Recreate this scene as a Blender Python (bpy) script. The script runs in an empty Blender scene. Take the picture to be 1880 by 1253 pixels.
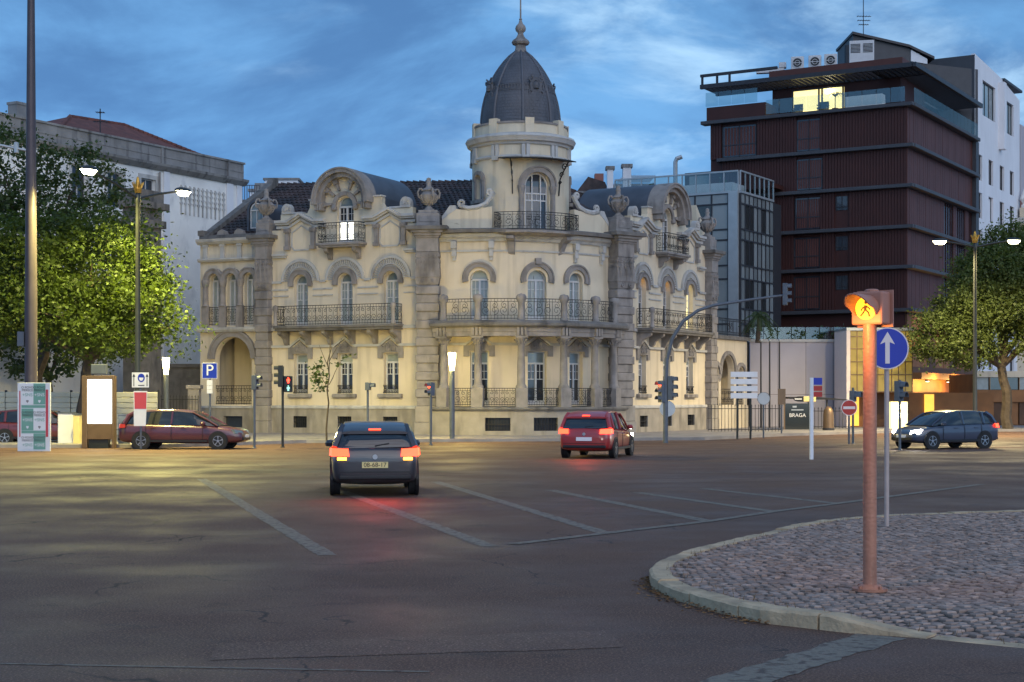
import bpy, bmesh, math, random
from mathutils import Vector, Matrix
from mathutils.geometry import tessellate_polygon
random.seed(7)
PI = math.pi; RAD = math.radians
sc = bpy.context.scene
C = sc.collection

# ---------------------------------------------------------------- camera
cam = bpy.data.cameras.new('camera'); cam_o = bpy.data.objects.new('camera', cam); C.objects.link(cam_o)
cam_o.location = (0, 0, 2.0); cam_o.rotation_euler = (RAD(90), 0, 0)
cam.sensor_width = 36; cam.lens = 2850 / 1880 * 36
cam.shift_y = (730 - 626.5) / 1880
cam.clip_start = 0.1; cam.clip_end = 9000
sc.camera = cam_o

# ---------------------------------------------------------------- sky and dusk light
SUN_AZ = RAD(156)          # clockwise from +Y: behind the camera, to its right
SUN_EL = RAD(32)
w = bpy.data.worlds.new('World'); sc.world = w; w.use_nodes = True
nt = w.node_tree; nt.nodes.clear()
def N(t, **kw):
    n = nt.nodes.new(t)
    for k, v in kw.items(): setattr(n, k, v)
    return n
def LK(a, b): nt.links.new(a, b)
out = N('ShaderNodeOutputWorld'); bg = N('ShaderNodeBackground'); bg.inputs['Strength'].default_value = 0.145
sky = N('ShaderNodeTexSky', sky_type='NISHITA', sun_disc=False)
sky.sun_elevation = SUN_EL; sky.sun_rotation = SUN_AZ; sky.altitude = 50; sky.air_density = 1.0; sky.dust_density = 0.3; sky.ozone_density = 2.0
tint = N('ShaderNodeMix', data_type='RGBA', blend_type='MULTIPLY'); tint.inputs[0].default_value = 1.0
tint.inputs[7].default_value = (0.95, 1.34, 1.36, 1)
LK(sky.outputs[0], tint.inputs[6])
tc0 = N('ShaderNodeTexCoord'); lift = N('ShaderNodeVectorMath', operation='ADD'); lift.inputs[1].default_value = (0, 0, 0.55); LK(tc0.outputs['Generated'], lift.inputs[0])
nrm = N('ShaderNodeVectorMath', operation='NORMALIZE'); LK(lift.outputs[0], nrm.inputs[0]); LK(nrm.outputs[0], sky.inputs[0])
tc = N('ShaderNodeTexCoord')
cmb = N('ShaderNodeMapping'); cmb.inputs['Scale'].default_value = (1.0, 1.0, 2.3); LK(tc.outputs['Generated'], cmb.inputs[0])
OFA, OFB, OFC = 5.8, 2.2, 6.3
def cloud(scale, rot, sx, sy, lo, hi, detail, off, dist=0.6):
    m = N('ShaderNodeMapping'); m.inputs['Scale'].default_value = (sx, sx, sy); m.inputs['Rotation'].default_value = (0, rot, 0); m.inputs['Location'].default_value = (off, off*0.7, 0)
    LK(cmb.outputs[0], m.inputs[0])
    n = N('ShaderNodeTexNoise'); n.inputs['Scale'].default_value = scale; n.inputs['Detail'].default_value = detail; n.inputs['Roughness'].default_value = 0.58; n.inputs['Distortion'].default_value = dist
    LK(m.outputs[0], n.inputs[0])
    r = N('ShaderNodeValToRGB'); r.color_ramp.elements[0].position = lo; r.color_ramp.elements[1].position = hi; r.color_ramp.interpolation = 'EASE'
    LK(n.outputs[0], r.inputs[0]); return r.outputs[0]
c_dark = cloud(4.2, 0.20, 0.9, 1.0, 0.38, 0.62, 10, OFA, 0.35)
c_lite = cloud(8.5, 0.28, 0.8, 1.0, 0.44, 0.70, 11, OFB, 0.35)
c_gap = cloud(2.4, 0.0, 1.0, 0.8, 0.36, 0.52, 3, OFC, 0.2)
m1 = N('ShaderNodeMix', data_type='RGBA'); LK(c_dark, m1.inputs[0]); LK(tint.outputs[2], m1.inputs[6])
dk = N('ShaderNodeMix', data_type='RGBA', blend_type='MULTIPLY'); dk.inputs[0].default_value = 1; LK(tint.outputs[2], dk.inputs[6]); dk.inputs[7].default_value = (0.52, 0.54, 0.62, 1)
LK(dk.outputs[2], m1.inputs[7])
lt = N('ShaderNodeMix', data_type='RGBA', blend_type='MULTIPLY'); lt.inputs[0].default_value = 1; LK(tint.outputs[2], lt.inputs[6]); lt.inputs[7].default_value = (2.6, 1.72, 1.30, 1)
mulf = N('ShaderNodeMath', operation='MULTIPLY'); LK(c_lite, mulf.inputs[0]); LK(c_gap, mulf.inputs[1])
m2 = N('ShaderNodeMix', data_type='RGBA'); LK(mulf.outputs[0], m2.inputs[0]); LK(m1.outputs[2], m2.inputs[6]); LK(lt.outputs[2], m2.inputs[7])
LK(m2.outputs[2], bg.inputs[0]); LK(bg.outputs[0], out.inputs[0])

sun = bpy.data.lights.new('sun', 'SUN'); sun.energy = 0.62; sun.angle = RAD(60); sun.color = (1.0, 0.78, 0.64)
sun_o = bpy.data.objects.new('sun', sun); C.objects.link(sun_o)
dirv = Vector((math.sin(SUN_AZ)*math.cos(SUN_EL), math.cos(SUN_AZ)*math.cos(SUN_EL), math.sin(SUN_EL)))
sun_o.rotation_euler = dirv.to_track_quat('Z', 'Y').to_euler(); sun_o.location = (40, -60, 60)
vs = sc.view_settings; vs.view_transform = 'Standard'; vs.look = 'None'; vs.exposure = 0.68; vs.gamma = 1.0; vs.use_curve_mapping = False
try:
    sc.cycles.max_bounces = 6; sc.cycles.diffuse_bounces = 3; sc.cycles.glossy_bounces = 3; sc.cycles.transmission_bounces = 4; sc.cycles.use_denoising = True
    sc.cycles.sample_clamp_indirect = 6.0
except Exception: pass

# ---------------------------------------------------------------- materials
def mat(name, col, rough=0.8, var=0.12, vscale=3.0, bump=0.0, bscale=20.0, metal=0.0, emit=None, estr=0.0, stain=0.0, stcol=(0.03, 0.03, 0.032), spec=0.4, stretch=(1, 1, 0.25), col2=None, c2lo=0.45, c2hi=0.6, c2scale=1.0, lines=None):
    m = bpy.data.materials.new(name); m.use_nodes = True
    t = m.node_tree; b = t.nodes['Principled BSDF']
    b.inputs['Roughness'].default_value = rough; b.inputs['Metallic'].default_value = metal; b.inputs['Specular IOR Level'].default_value = spec
    g = t.nodes.new('ShaderNodeTexCoord')
    def noise(scale, detail=4, st=None):
        n = t.nodes.new('ShaderNodeTexNoise'); n.inputs['Scale'].default_value = scale; n.inputs['Detail'].default_value = detail
        if st:
            mp = t.nodes.new('ShaderNodeMapping'); mp.inputs['Scale'].default_value = st
            t.links.new(g.outputs['Object'], mp.inputs[0]); t.links.new(mp.outputs[0], n.inputs[0])
        else: t.links.new(g.outputs['Object'], n.inputs[0])
        return n.outputs[0]
    def ramp(sock, lo, hi):
        r = t.nodes.new('ShaderNodeMapRange'); r.inputs[1].default_value = lo; r.inputs[2].default_value = hi
        t.links.new(sock, r.inputs[0]); return r.outputs[0]
    def mix(f, a, bb, typ='MIX'):
        x = t.nodes.new('ShaderNodeMix'); x.data_type = 'RGBA'; x.blend_type = typ
        for i, v in ((0, f), (6, a), (7, bb)):
            if hasattr(v, 'is_linked'): t.links.new(v, x.inputs[i])
            else: x.inputs[i].default_value = v if i == 0 else (*v, 1)
        return x.outputs[2]
    c = tuple(col)
    cur = mix(ramp(noise(vscale), 0.3, 0.7), tuple(max(0, q*(1-var)) for q in c), tuple(min(1, q*(1+var)) for q in c))
    if col2: cur = mix(ramp(noise(c2scale, 3), c2lo, c2hi), cur, col2)
    if lines:   # fine parallel joints: (axis, scale, colour)
        wv = t.nodes.new('ShaderNodeTexWave'); wv.wave_type = 'BANDS'; wv.bands_direction = lines[0]; wv.inputs['Scale'].default_value = lines[1]; wv.inputs['Distortion'].default_value = 0
        t.links.new(g.outputs['Object'], wv.inputs[0])
        cur = mix(ramp(wv.outputs[1], 0.12, 0.0), cur, lines[2])
    if stain > 0:
        s1 = ramp(noise(1.6, 6, stretch), 0.52, 0.72)
        s2 = t.nodes.new('ShaderNodeMath'); s2.operation = 'MULTIPLY'; s2.inputs[1].default_value = stain; t.links.new(s1, s2.inputs[0])
        cur = mix(s2.outputs[0], cur, stcol)
    t.links.new(cur, b.inputs['Base Color'])
    if bump > 0:
        bp = t.nodes.new('ShaderNodeBump'); bp.inputs['Strength'].default_value = bump; bp.inputs['Distance'].default_value = 0.03
        t.links.new(noise(bscale, 5), bp.inputs['Height']); t.links.new(bp.outputs[0], b.inputs['Normal'])
    if emit:
        b.inputs['Emission Color'].default_value = (*emit, 1); b.inputs['Emission Strength'].default_value = estr
    return m

M = {}
def asphalt_mat(name, base, dark, crack=1.0):
    m = bpy.data.materials.new(name); m.use_nodes = True; t = m.node_tree; b = t.nodes['Principled BSDF']; L = t.links.new
    g = t.nodes.new('ShaderNodeTexCoord')
    def noise(sc_, det=4, st=(1, 1, 1), rough=0.55):
        mp = t.nodes.new('ShaderNodeMapping'); mp.inputs['Scale'].default_value = st; L(g.outputs['Object'], mp.inputs[0])
        n = t.nodes.new('ShaderNodeTexNoise'); n.inputs['Scale'].default_value = sc_; n.inputs['Detail'].default_value = det; n.inputs['Roughness'].default_value = rough; L(mp.outputs[0], n.inputs[0]); return n.outputs[0]
    def rng(sock, lo, hi, a_=0.0, b_=1.0):
        r = t.nodes.new('ShaderNodeMapRange'); r.inputs[1].default_value = lo; r.inputs[2].default_value = hi; r.inputs[3].default_value = a_; r.inputs[4].default_value = b_; L(sock, r.inputs[0]); return r.outputs[0]
    def mix(f, a_, b_, typ='MIX'):
        x = t.nodes.new('ShaderNodeMix'); x.data_type = 'RGBA'; x.blend_type = typ
        for i, v in ((0, f), (6, a_), (7, b_)):
            if hasattr(v, 'is_linked'): L(v, x.inputs[i])
            else: x.inputs[i].default_value = v if i == 0 else (*v, 1)
        return x.outputs[2]
    cur = mix(rng(noise(0.22, 5), 0.38, 0.62), base, dark)
    cur = mix(rng(noise(0.5, 4, (0.12, 1.0, 1)), 0.50, 0.70, 0, 0.30), cur, tuple(q*0.62 for q in base))       # tyre-darkened lanes
    cur = mix(rng(noise(1.3, 6), 0.60, 0.72, 0, 0.6), cur, (0.022, 0.019, 0.018))                              # oil stains
    cur = mix(rng(noise(48, 3), 0.52, 0.70, 0, 0.8), cur, tuple(min(1, q*3.0+0.02) for q in base))           # pale aggregate
    cur = mix(rng(noise(62, 3), 0.55, 0.68, 0, 0.8), cur, (0.012, 0.011, 0.010))
    vo = t.nodes.new('ShaderNodeTexVoronoi'); vo.feature = 'DISTANCE_TO_EDGE'; vo.inputs['Scale'].default_value = 0.30
    wp = t.nodes.new('ShaderNodeVectorMath'); wp.operation = 'MULTIPLY_ADD'; nz = t.nodes.new('ShaderNodeTexNoise'); nz.inputs['Scale'].default_value = 1.1; nz.inputs['Detail'].default_value = 5; L(g.outputs['Object'], nz.inputs[0])
    L(nz.outputs[1], wp.inputs[0]); wp.inputs[1].default_value = (1.3, 1.3, 0); L(g.outputs['Object'], wp.inputs[2]); L(wp.outputs[0], vo.inputs['Vector'])
    ck = t.nodes.new('ShaderNodeMath'); ck.operation = 'MULTIPLY'; L(rng(vo.outputs[0], 0.0055, 0.0015), ck.inputs[0]); L(rng(noise(0.35, 3), 0.48, 0.56, 0, 0.85*crack), ck.inputs[1])
    cur = mix(ck.outputs[0], cur, (0.010, 0.009, 0.009))
    L(cur, b.inputs['Base Color']); b.inputs['Specular IOR Level'].default_value = 0.3
    L(rng(noise(0.4, 4), 0.35, 0.65, 0.55, 0.85), b.inputs['Roughness'])
    bp = t.nodes.new('ShaderNodeBump'); bp.inputs['Strength'].default_value = 0.7; bp.inputs['Distance'].default_value = 0.012; L(noise(75, 4, rough=0.7), bp.inputs['Height']); L(bp.outputs[0], b.inputs['Normal'])
    return m
M['asphalt'] = asphalt_mat('asphalt', (0.115, 0.064, 0.043), (0.088, 0.052, 0.038))
M['asphalt_new'] = asphalt_mat('asphalt_new', (0.070, 0.045, 0.036), (0.058, 0.039, 0.032), 0.2)
M['asphalt_old'] = asphalt_mat('asphalt_old', (0.13, 0.078, 0.055), (0.11, 0.066, 0.048), 1.0)
M['marking'] = mat('marking', (0.21, 0.18, 0.14), 0.7, 0.35, 9.0, 0.5, 60, col2=(0.085, 0.062, 0.05), c2scale=9.0, c2lo=0.47, c2hi=0.62)
M['pave'] = mat('pave', (0.26, 0.24, 0.23), 0.75, 0.2, 1.2, 0.3, 30)
M['cobble'] = mat('cobble', (0.225, 0.165, 0.135), 0.7, 0.3, 5.0, 0.35, 60)
M['cobble2'] = mat('cobble2', (0.31, 0.23, 0.19), 0.66, 0.25, 6.0, 0.35, 60)
M['joint'] = mat('joint', (0.045, 0.04, 0.036), 0.95, 0.3, 8)
M['kerb'] = mat('kerb', (0.46, 0.345, 0.22), 0.85, 0.25, 4, 0.5, 25, stain=0.55, stcol=(0.10, 0.09, 0.075), stretch=(1, 1, 1))
M['litter'] = mat('litter', (0.20, 0.10, 0.035), 0.9, 0.5, 20)
M['stucco'] = mat('stucco', (0.63, 0.54, 0.40), 0.85, 0.09, 0.7, 0.2, 18, stain=0.5, stcol=(0.36, 0.30, 0.215), stretch=(1.6, 1.6, 0.16))
M['trim'] = mat('trim', (0.43, 0.42, 0.40), 0.8, 0.10, 2.0, 0.15, 20, stain=0.55, stcol=(0.13, 0.125, 0.12))
M['stone'] = mat('stone', (0.25, 0.228, 0.212), 0.85, 0.16, 2.5, 0.35, 14, stain=0.75, stcol=(0.07, 0.065, 0.062), stretch=(1, 1, 0.35))
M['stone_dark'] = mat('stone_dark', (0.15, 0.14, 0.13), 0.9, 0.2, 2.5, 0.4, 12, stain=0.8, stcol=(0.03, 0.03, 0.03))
M['plinth'] = mat('plinth', (0.30, 0.27, 0.23), 0.85, 0.15, 1.5, 0.25, 10, stain=0.6, stcol=(0.10, 0.09, 0.08))
M['iron'] = mat('iron', (0.010, 0.010, 0.011), 0.6, 0.2, 8, metal=0.0)
M['roof_tile'] = mat('roof_tile', (0.060, 0.042, 0.040), 0.75, 0.35, 1.5, 0.3, 12, col2=(0.028, 0.026, 0.028), c2scale=0.9)
M['red_tile'] = mat('red_tile', (0.13, 0.045, 0.034), 0.8, 0.3, 2, 0.4, 8, stain=0.4)
M['zinc'] = mat('zinc', (0.085, 0.095, 0.115), 0.5, 0.15, 1.2, 0.1, 6, metal=0.35)
M['slate'] = mat('slate', (0.092, 0.096, 0.112), 0.6, 0.15, 1.6, 0.5, 16, stain=0.5, stcol=(0.05, 0.05, 0.055))
M['frame_w'] = mat('frame_w', (0.52, 0.52, 0.52), 0.6, 0.08, 5)
M['pane'] = mat('pane', (0.17, 0.21, 0.22), 0.08, 0.25, 1.5, spec=0.6)
M['pane_dark'] = mat('pane_dark', (0.03, 0.035, 0.045), 0.06, 0.3, 1.5, spec=0.7)
M['curtain'] = mat('curtain', (0.26, 0.30, 0.30), 0.25, 0.12, 3, spec=0.6)
M['lit_white'] = mat('lit_white', (0.8, 0.8, 0.75), 0.4, emit=(1.0, 0.97, 0.80), estr=1.7)
M['lit_yellow'] = mat('lit_yellow', (0.8, 0.7, 0.4), 0.4, emit=(1.0, 0.83, 0.33), estr=1.0)
M['lit_amber'] = mat('lit_amber', (0.7, 0.4, 0.1), 0.4, emit=(1.0, 0.50, 0.05), estr=0.9)
M['plaster_old'] = mat('plaster_old', (0.74, 0.73, 0.70), 0.9, 0.08, 0.6, 0.3, 9, stain=0.4, stcol=(0.36, 0.36, 0.37), stretch=(1, 1, 0.6))
M['concrete_old'] = mat('concrete_old', (0.22, 0.215, 0.21), 0.9, 0.2, 1.0, 0.3, 6, stain=0.85, stcol=(0.05, 0.05, 0.052), stretch=(1.5, 1.5, 0.12))
M['white_wall'] = mat('white_wall', (0.66, 0.67, 0.70), 0.8, 0.05, 0.4, 0.08, 8, stain=0.18, stcol=(0.45, 0.46, 0.48))
M['lilac_wall'] = mat('lilac_wall', (0.40, 0.37, 0.40), 0.85, 0.06, 0.5, 0.1, 8, stain=0.25, stcol=(0.28, 0.26, 0.28))
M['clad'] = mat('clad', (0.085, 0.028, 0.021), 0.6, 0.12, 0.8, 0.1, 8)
M['clad2'] = mat('clad2', (0.046, 0.013, 0.010), 0.62, 0.12, 0.8, 0.1, 8)  # darker copy of the cladding; the left face's shade is put into its colour
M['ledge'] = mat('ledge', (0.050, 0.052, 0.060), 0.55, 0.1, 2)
M['steel_dark'] = mat('steel_dark', (0.040, 0.040, 0.046), 0.5, 0.1, 3, metal=0.3)
M['glass_panel'] = mat('glass_panel', (0.21, 0.235, 0.24), 0.16, 0.10, 0.4, spec=0.6)
M['glass_panel2'] = mat('glass_panel2', (0.15, 0.17, 0.175), 0.16, 0.15, 0.4, spec=0.6)
M['glass_dark'] = mat('glass_dark', (0.022, 0.028, 0.03), 0.07, 0.2, 0.6, spec=0.7)
M['alu'] = mat('alu', (0.40, 0.42, 0.43), 0.4, 0.08, 2, metal=0.5)
M['amber_glass'] = mat('amber_glass', (0.33, 0.25, 0.07), 0.3, 0.25, 0.9, emit=(0.9, 0.55, 0.06), estr=0.10)
M['wood_panel'] = mat('wood_panel', (0.26, 0.11, 0.035), 0.6, 0.2, 1.2, 0.1, 12)
M['wood_dark'] = mat('wood_dark', (0.10, 0.045, 0.02), 0.6, 0.2, 1.2, 0.1, 12)
M['pole_dark'] = mat('pole_dark', (0.030, 0.034, 0.034), 0.45, 0.15, 3, metal=0.3)
M['pole_brown'] = mat('pole_brown', (0.075, 0.060, 0.066), 0.45, 0.12, 2, metal=0.2)
M['pole_grey'] = mat('pole_grey', (0.10, 0.115, 0.14), 0.5, 0.15, 3, metal=0.2)
M['pole_orange'] = mat('pole_orange', (0.36, 0.165, 0.105), 0.42, 0.10, 5, 0.25, 30, stain=0.7, stcol=(0.16, 0.085, 0.06), stretch=(6, 6, 1.2))
M['hood_orange'] = mat('hood_orange', (0.38, 0.17, 0.12), 0.5, 0.08, 5)
M['galv'] = mat('galv', (0.42, 0.34, 0.31), 0.5, 0.1, 5)
M['black'] = mat('black', (0.012, 0.012, 0.014), 0.5, 0.1, 5)
M['white'] = mat('white', (0.72, 0.70, 0.68), 0.5, 0.04, 4)
M['paint_white'] = mat('paint_white', (0.70, 0.70, 0.72), 0.5, 0.05, 3)
M['sign_blue'] = mat('sign_blue', (0.012, 0.035, 0.36), 0.4, 0.05, 4)
M['sign_red'] = mat('sign_red', (0.40, 0.025, 0.02), 0.4, 0.05, 4)
M['sign_white'] = mat('sign_white', (0.72, 0.62, 0.60), 0.45, 0.04, 4)
M['poster_green'] = mat('poster_green', (0.16, 0.34, 0.27), 0.6, 0.05, 3)
M['poster_white'] = mat('poster_white', (0.66, 0.68, 0.68), 0.6, 0.04, 3)
M['poster_red'] = mat('poster_red', (0.50, 0.06, 0.08), 0.6, 0.05, 3)
M['bronze'] = mat('bronze', (0.20, 0.13, 0.075), 0.4, 0.1, 3, metal=0.5)
M['hoarding'] = mat('hoarding', (0.60, 0.56, 0.44), 0.6, 0.06, 1, stain=0.2, stcol=(0.4, 0.37, 0.3))
M['screen'] = mat('screen', (0.8, 0.8, 0.8), 0.4, emit=(0.93, 0.99, 1.0), estr=2.2)
M['led_warm'] = mat('led_warm', (0.9, 0.9, 0.8), 0.4, emit=(1.0, 0.90, 0.55), estr=26)
M['lantern'] = mat('lantern', (0.9, 0.9, 0.8), 0.4, emit=(1.0, 0.92, 0.62), estr=9)
M['amber'] = mat('amber', (0.9, 0.5, 0.1), 0.4, emit=(1.0, 0.50, 0.015), estr=1.1)
M['red_led'] = mat('red_led', (0.6, 0.05, 0.03), 0.4, emit=(1.0, 0.05, 0.02), estr=4.0)
M['green_led'] = mat('green_led', (0.3, 0.6, 0.5), 0.4, emit=(0.45, 0.95, 0.80), estr=0.7)
M['headlight'] = mat('headlight', (0.9, 0.9, 0.9), 0.3, emit=(1.0, 0.93, 0.80), estr=34)
M['taillight'] = mat('taillight', (0.5, 0.02, 0.02), 0.25, emit=(1.0, 0.045, 0.015), estr=4.5)
M['indicator'] = mat('indicator', (0.6, 0.3, 0.02), 0.25, emit=(1.0, 0.42, 0.02), estr=12)
M['plate_y'] = mat('plate_y', (0.72, 0.58, 0.25), 0.4, 0.05, 8)
M['rubber'] = mat('rubber', (0.016, 0.016, 0.017), 0.8, 0.2, 10)
M['rim'] = mat('rim', (0.42, 0.42, 0.44), 0.3, 0.1, 5, metal=0.9)
M['car_glass'] = mat('car_glass', (0.012, 0.014, 0.018), 0.04, 0.2, 2, spec=0.8)
M['bark'] = mat('bark', (0.075, 0.058, 0.042), 0.9, 0.3, 4, 0.8, 10)
M['terracotta'] = mat('terracotta', (0.3, 0.12, 0.07), 0.8, 0.1, 4)
M['gold'] = mat('gold', (0.55, 0.30, 0.05), 0.35, 0.2, 12, metal=0.6)
M['ac_white'] = mat('ac_white', (0.52, 0.52, 0.53), 0.5, 0.05, 3)
M['brick_pink'] = mat('brick_pink', (0.27, 0.12, 0.10), 0.85, 0.1, 2)
def glassmat(name, tint, refl):
    m = bpy.data.materials.new(name); m.use_nodes = True; t = m.node_tree; o = t.nodes['Material Output']
    tr = t.nodes.new('ShaderNodeBsdfTransparent'); tr.inputs[0].default_value = (*tint, 1); gl = t.nodes.new('ShaderNodeBsdfGlossy'); gl.inputs['Roughness'].default_value = 0.05; gl.inputs[0].default_value = (0.8, 0.9, 0.9, 1)
    mx = t.nodes.new('ShaderNodeMixShader'); mx.inputs[0].default_value = refl; t.links.new(tr.outputs[0], mx.inputs[1]); t.links.new(gl.outputs[0], mx.inputs[2]); t.links.new(mx.outputs[0], o.inputs[0]); return m
M['clear_glass'] = glassmat('clear_glass', (0.80, 0.84, 0.83), 0.09)
def leafmat(name, col, tr=0.35):
    m = mat(name, col, 0.55, 0.35, 1.3, spec=0.35); t = m.node_tree; b = t.nodes['Principled BSDF']; o = t.nodes['Material Output']
    tl = t.nodes.new('ShaderNodeBsdfTranslucent'); tl.inputs[0].default_value = (col[0]*1.6, col[1]*1.5, col[2]*0.6, 1)
    mx = t.nodes.new('ShaderNodeMixShader'); mx.inputs[0].default_value = tr
    t.links.new(b.outputs[0], mx.inputs[1]); t.links.new(tl.outputs[0], mx.inputs[2]); t.links.new(mx.outputs[0], o.inputs[0]); return m
M['leaf'] = leafmat('leaf', (0.055, 0.085, 0.014))
M['leaf2'] = leafmat('leaf2', (0.080, 0.110, 0.030))
M['leaf_dark'] = leafmat('leaf_dark', (0.045, 0.072, 0.022), 0.3)
M['dry_grass'] = leafmat('dry_grass', (0.16, 0.10, 0.04), 0.2)

# ---------------------------------------------------------------- mesh helpers
OFF = [Vector((0, 0, 0))]
class Flat:
    arc = False
    def __init__(s, o, ang, flip=False):
        # ang: bearing of +s in the plan; outward normal lies towards the viewer (flip picks the side)
        s.o = Vector(o); s.S = Vector((math.cos(RAD(ang)), math.sin(RAD(ang)), 0)); s.N = Vector((s.S.y, -s.S.x, 0))
        if flip: s.N = -s.N
    def p(s, a, d, z): return s.o + s.S*a + s.N*d + Vector((0, 0, z))
class Arc:
    arc = True
    def __init__(s, c, r, a0): s.c = Vector(c); s.r = r; s.a0 = a0
    def p(s, a, d, z):
        t = s.a0 + a/s.r
        return s.c + Vector(((s.r+d)*math.cos(t), (s.r+d)*math.sin(t), z))
WORLD = Flat((0, 0, 0), 0)          # s = X, d = -Y, z = Z
class LocalF:                        # s = x, d = -y in a thing's own space
    arc = False
    def p(s, a, d, z): return Vector((a, -d, z))
LOC = LocalF()

class MB:
    def __init__(s): s.v = []; s.f = []
    def add(s, vs, fs):
        n = len(s.v); s.v += [Vector(q) for q in vs]; s.f += [tuple(i+n for i in f) for f in fs]; return s
    def box(s, F, s0, s1, d0, d1, z0, z1):
        n = max(1, int(abs(s1-s0)/0.45+0.5)) if F.arc else 1
        for i in range(n):
            a = s0+(s1-s0)*i/n; b = s0+(s1-s0)*(i+1)/n
            s.add([F.p(x, d, z) for x in (a, b) for d in (d0, d1) for z in (z0, z1)],
                  [(0, 1, 3, 2), (4, 6, 7, 5), (0, 4, 5, 1), (2, 3, 7, 6), (0, 2, 6, 4), (1, 5, 7, 3)] if n == 1 else
                  [(0, 4, 5, 1), (2, 3, 7, 6), (0, 2, 6, 4), (1, 5, 7, 3)] + ([(0, 1, 3, 2)] if i == 0 else []) + ([(4, 6, 7, 5)] if i == n-1 else []))
        return s
    def prism(s, F, poly, d0, d1):
        n = len(poly)
        vs = [F.p(a, d0, z) for a, z in poly] + [F.p(a, d1, z) for a, z in poly]
        tri = tessellate_polygon([[Vector((a, z, 0)) for a, z in poly]])
        fs = [tuple(t) for t in tri] + [tuple(i+n for i in t) for t in tri]
        fs += [(i, (i+1) % n, n+(i+1) % n, n+i) for i in range(n)]
        return s.add(vs, fs)
    def strip(s, F, path, h, d0, d1):
        n = len(path)
        vs = [F.p(a, d, z+e) for a, z in path for d in (d0, d1) for e in (0, h)]
        fs = []
        for i in range(n-1):
            a = 4*i; b = a+4
            fs += [(a, b, b+1, a+1), (a+2, a+3, b+3, b+2), (a, a+2, b+2, b), (a+1, b+1, b+3, a+3)]
        fs += [(0, 1, 3, 2), (4*n-4, 4*n-2, 4*n-1, 4*n-3)]
        return s.add(vs, fs)
    def ring(s, F, c, z, r0, r1, d0, d1, a0=0, a1=PI, n=18, ez=1.0):
        vs = []; fs = []
        for i in range(n+1):
            t = a0+(a1-a0)*i/n; co, si = math.cos(t), math.sin(t)*ez
            vs += [F.p(c+r0*co, d0, z+r0*si), F.p(c+r1*co, d0, z+r1*si), F.p(c+r1*co, d1, z+r1*si), F.p(c+r0*co, d1, z+r0*si)]
        for i in range(n):
            a = 4*i; b = a+4
            fs += [(a+j, a+(j+1) % 4, b+(j+1) % 4, b+j) for j in range(4)]
        fs += [(0, 1, 2, 3), (4*n, 4*n+3, 4*n+2, 4*n+1)]
        return s.add(vs, fs)
    def sweep(s, F, prof, s0, s1):
        n = max(1, int(abs(s1-s0)/0.4+0.5)) if F.arc else 1
        k = len(prof); vs = []; fs = []
        for i in range(n+1):
            a = s0+(s1-s0)*i/n; vs += [F.p(a, d, z) for d, z in prof]
        for i in range(n):
            fs += [(i*k+j, i*k+(j+1) % k, (i+1)*k+(j+1) % k, (i+1)*k+j) for j in range(k)]
        tri = tessellate_polygon([[Vector((d, z, 0)) for d, z in prof]])
        fs += [tuple(t) for t in tri] + [tuple(n*k+i for i in t) for t in tri]
        return s.add(vs, fs)
    def tube(s, pts, r, sides=4, r1=None, cap=True):
        pts = [Vector(p) for p in pts]; n = len(pts); r1 = r if r1 is None else r1
        vs = []; prev = None
        for i, p in enumerate(pts):
            t = (pts[min(i+1, n-1)]-pts[max(i-1, 0)])
            t = t.normalized() if t.length > 1e-9 else Vector((0, 0, 1))
            if prev is None:
                up = Vector((0, 0, 1)) if abs(t.z) < 0.9 else Vector((1, 0, 0)); a = t.cross(up).normalized()
            else:
                a = prev - t*prev.dot(t); a = a.normalized() if a.length > 1e-6 else t.orthogonal().normalized()
            prev = a; b = t.cross(a); rr = r+(r1-r)*i/max(1, n-1)
            vs += [p + (a*math.cos(2*PI*j/sides+PI/4)+b*math.sin(2*PI*j/sides+PI/4))*rr for j in range(sides)]
        fs = [(i*sides+j, i*sides+(j+1) % sides, (i+1)*sides+(j+1) % sides, (i+1)*sides+j) for i in range(n-1) for j in range(sides)]
        if cap: fs += [tuple(range(sides)), tuple((n-1)*sides+j for j in range(sides))]
        return s.add(vs, fs)
    def lathe(s, c, prof, n=16, rot=0.0):
        c = Vector(c); vs = []; k = len(prof)
        for i in range(n):
            t = 2*PI*i/n+rot
            vs += [c+Vector((r*math.cos(t), r*math.sin(t), z)) for r, z in prof]
        fs = [(i*k+j, ((i+1) % n)*k+j, ((i+1) % n)*k+j+1, i*k+j+1) for i in range(n) for j in range(k-1)]
        if prof[0][0] > 1e-4: fs.append(tuple(i*k for i in range(n)))
        if prof[-1][0] > 1e-4: fs.append(tuple(i*k+k-1 for i in range(n)))
        return s.add(vs, fs)
    def mesh(s, name, smooth=False):
        me = bpy.data.meshes.new(name); o = OFF[0]
        me.from_pydata([v-o for v in s.v], [], s.f); me.validate()
        bm = bmesh.new(); bm.from_mesh(me); bmesh.ops.recalc_face_normals(bm, faces=bm.faces); bm.to_mesh(me); bm.free()
        if smooth:
            for p in me.polygons: p.use_smooth = True
            try: me.set_sharp_from_angle(angle=RAD(40))
            except Exception: pass
        return me
    def build(s, name, m, parent=None, smooth=False, bevel=0.0, **kw):
        me = s.mesh(name, smooth); me.materials.append(M[m] if isinstance(m, str) else m)
        o = bpy.data.objects.new(name, me); C.objects.link(o)
        if parent is not None: o.parent = parent
        if bevel > 0:
            b = o.modifiers.new('bevel', 'BEVEL'); b.width = bevel; b.segments = 2; b.limit_method = 'ANGLE'
        tag(o, **kw); return o
def tag(o, label=None, cat=None, group=None, kind=None):
    if label: o['label'] = label
    if cat: o['category'] = cat
    if group: o['group'] = group
    if kind: o['kind'] = kind
    return o
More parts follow.
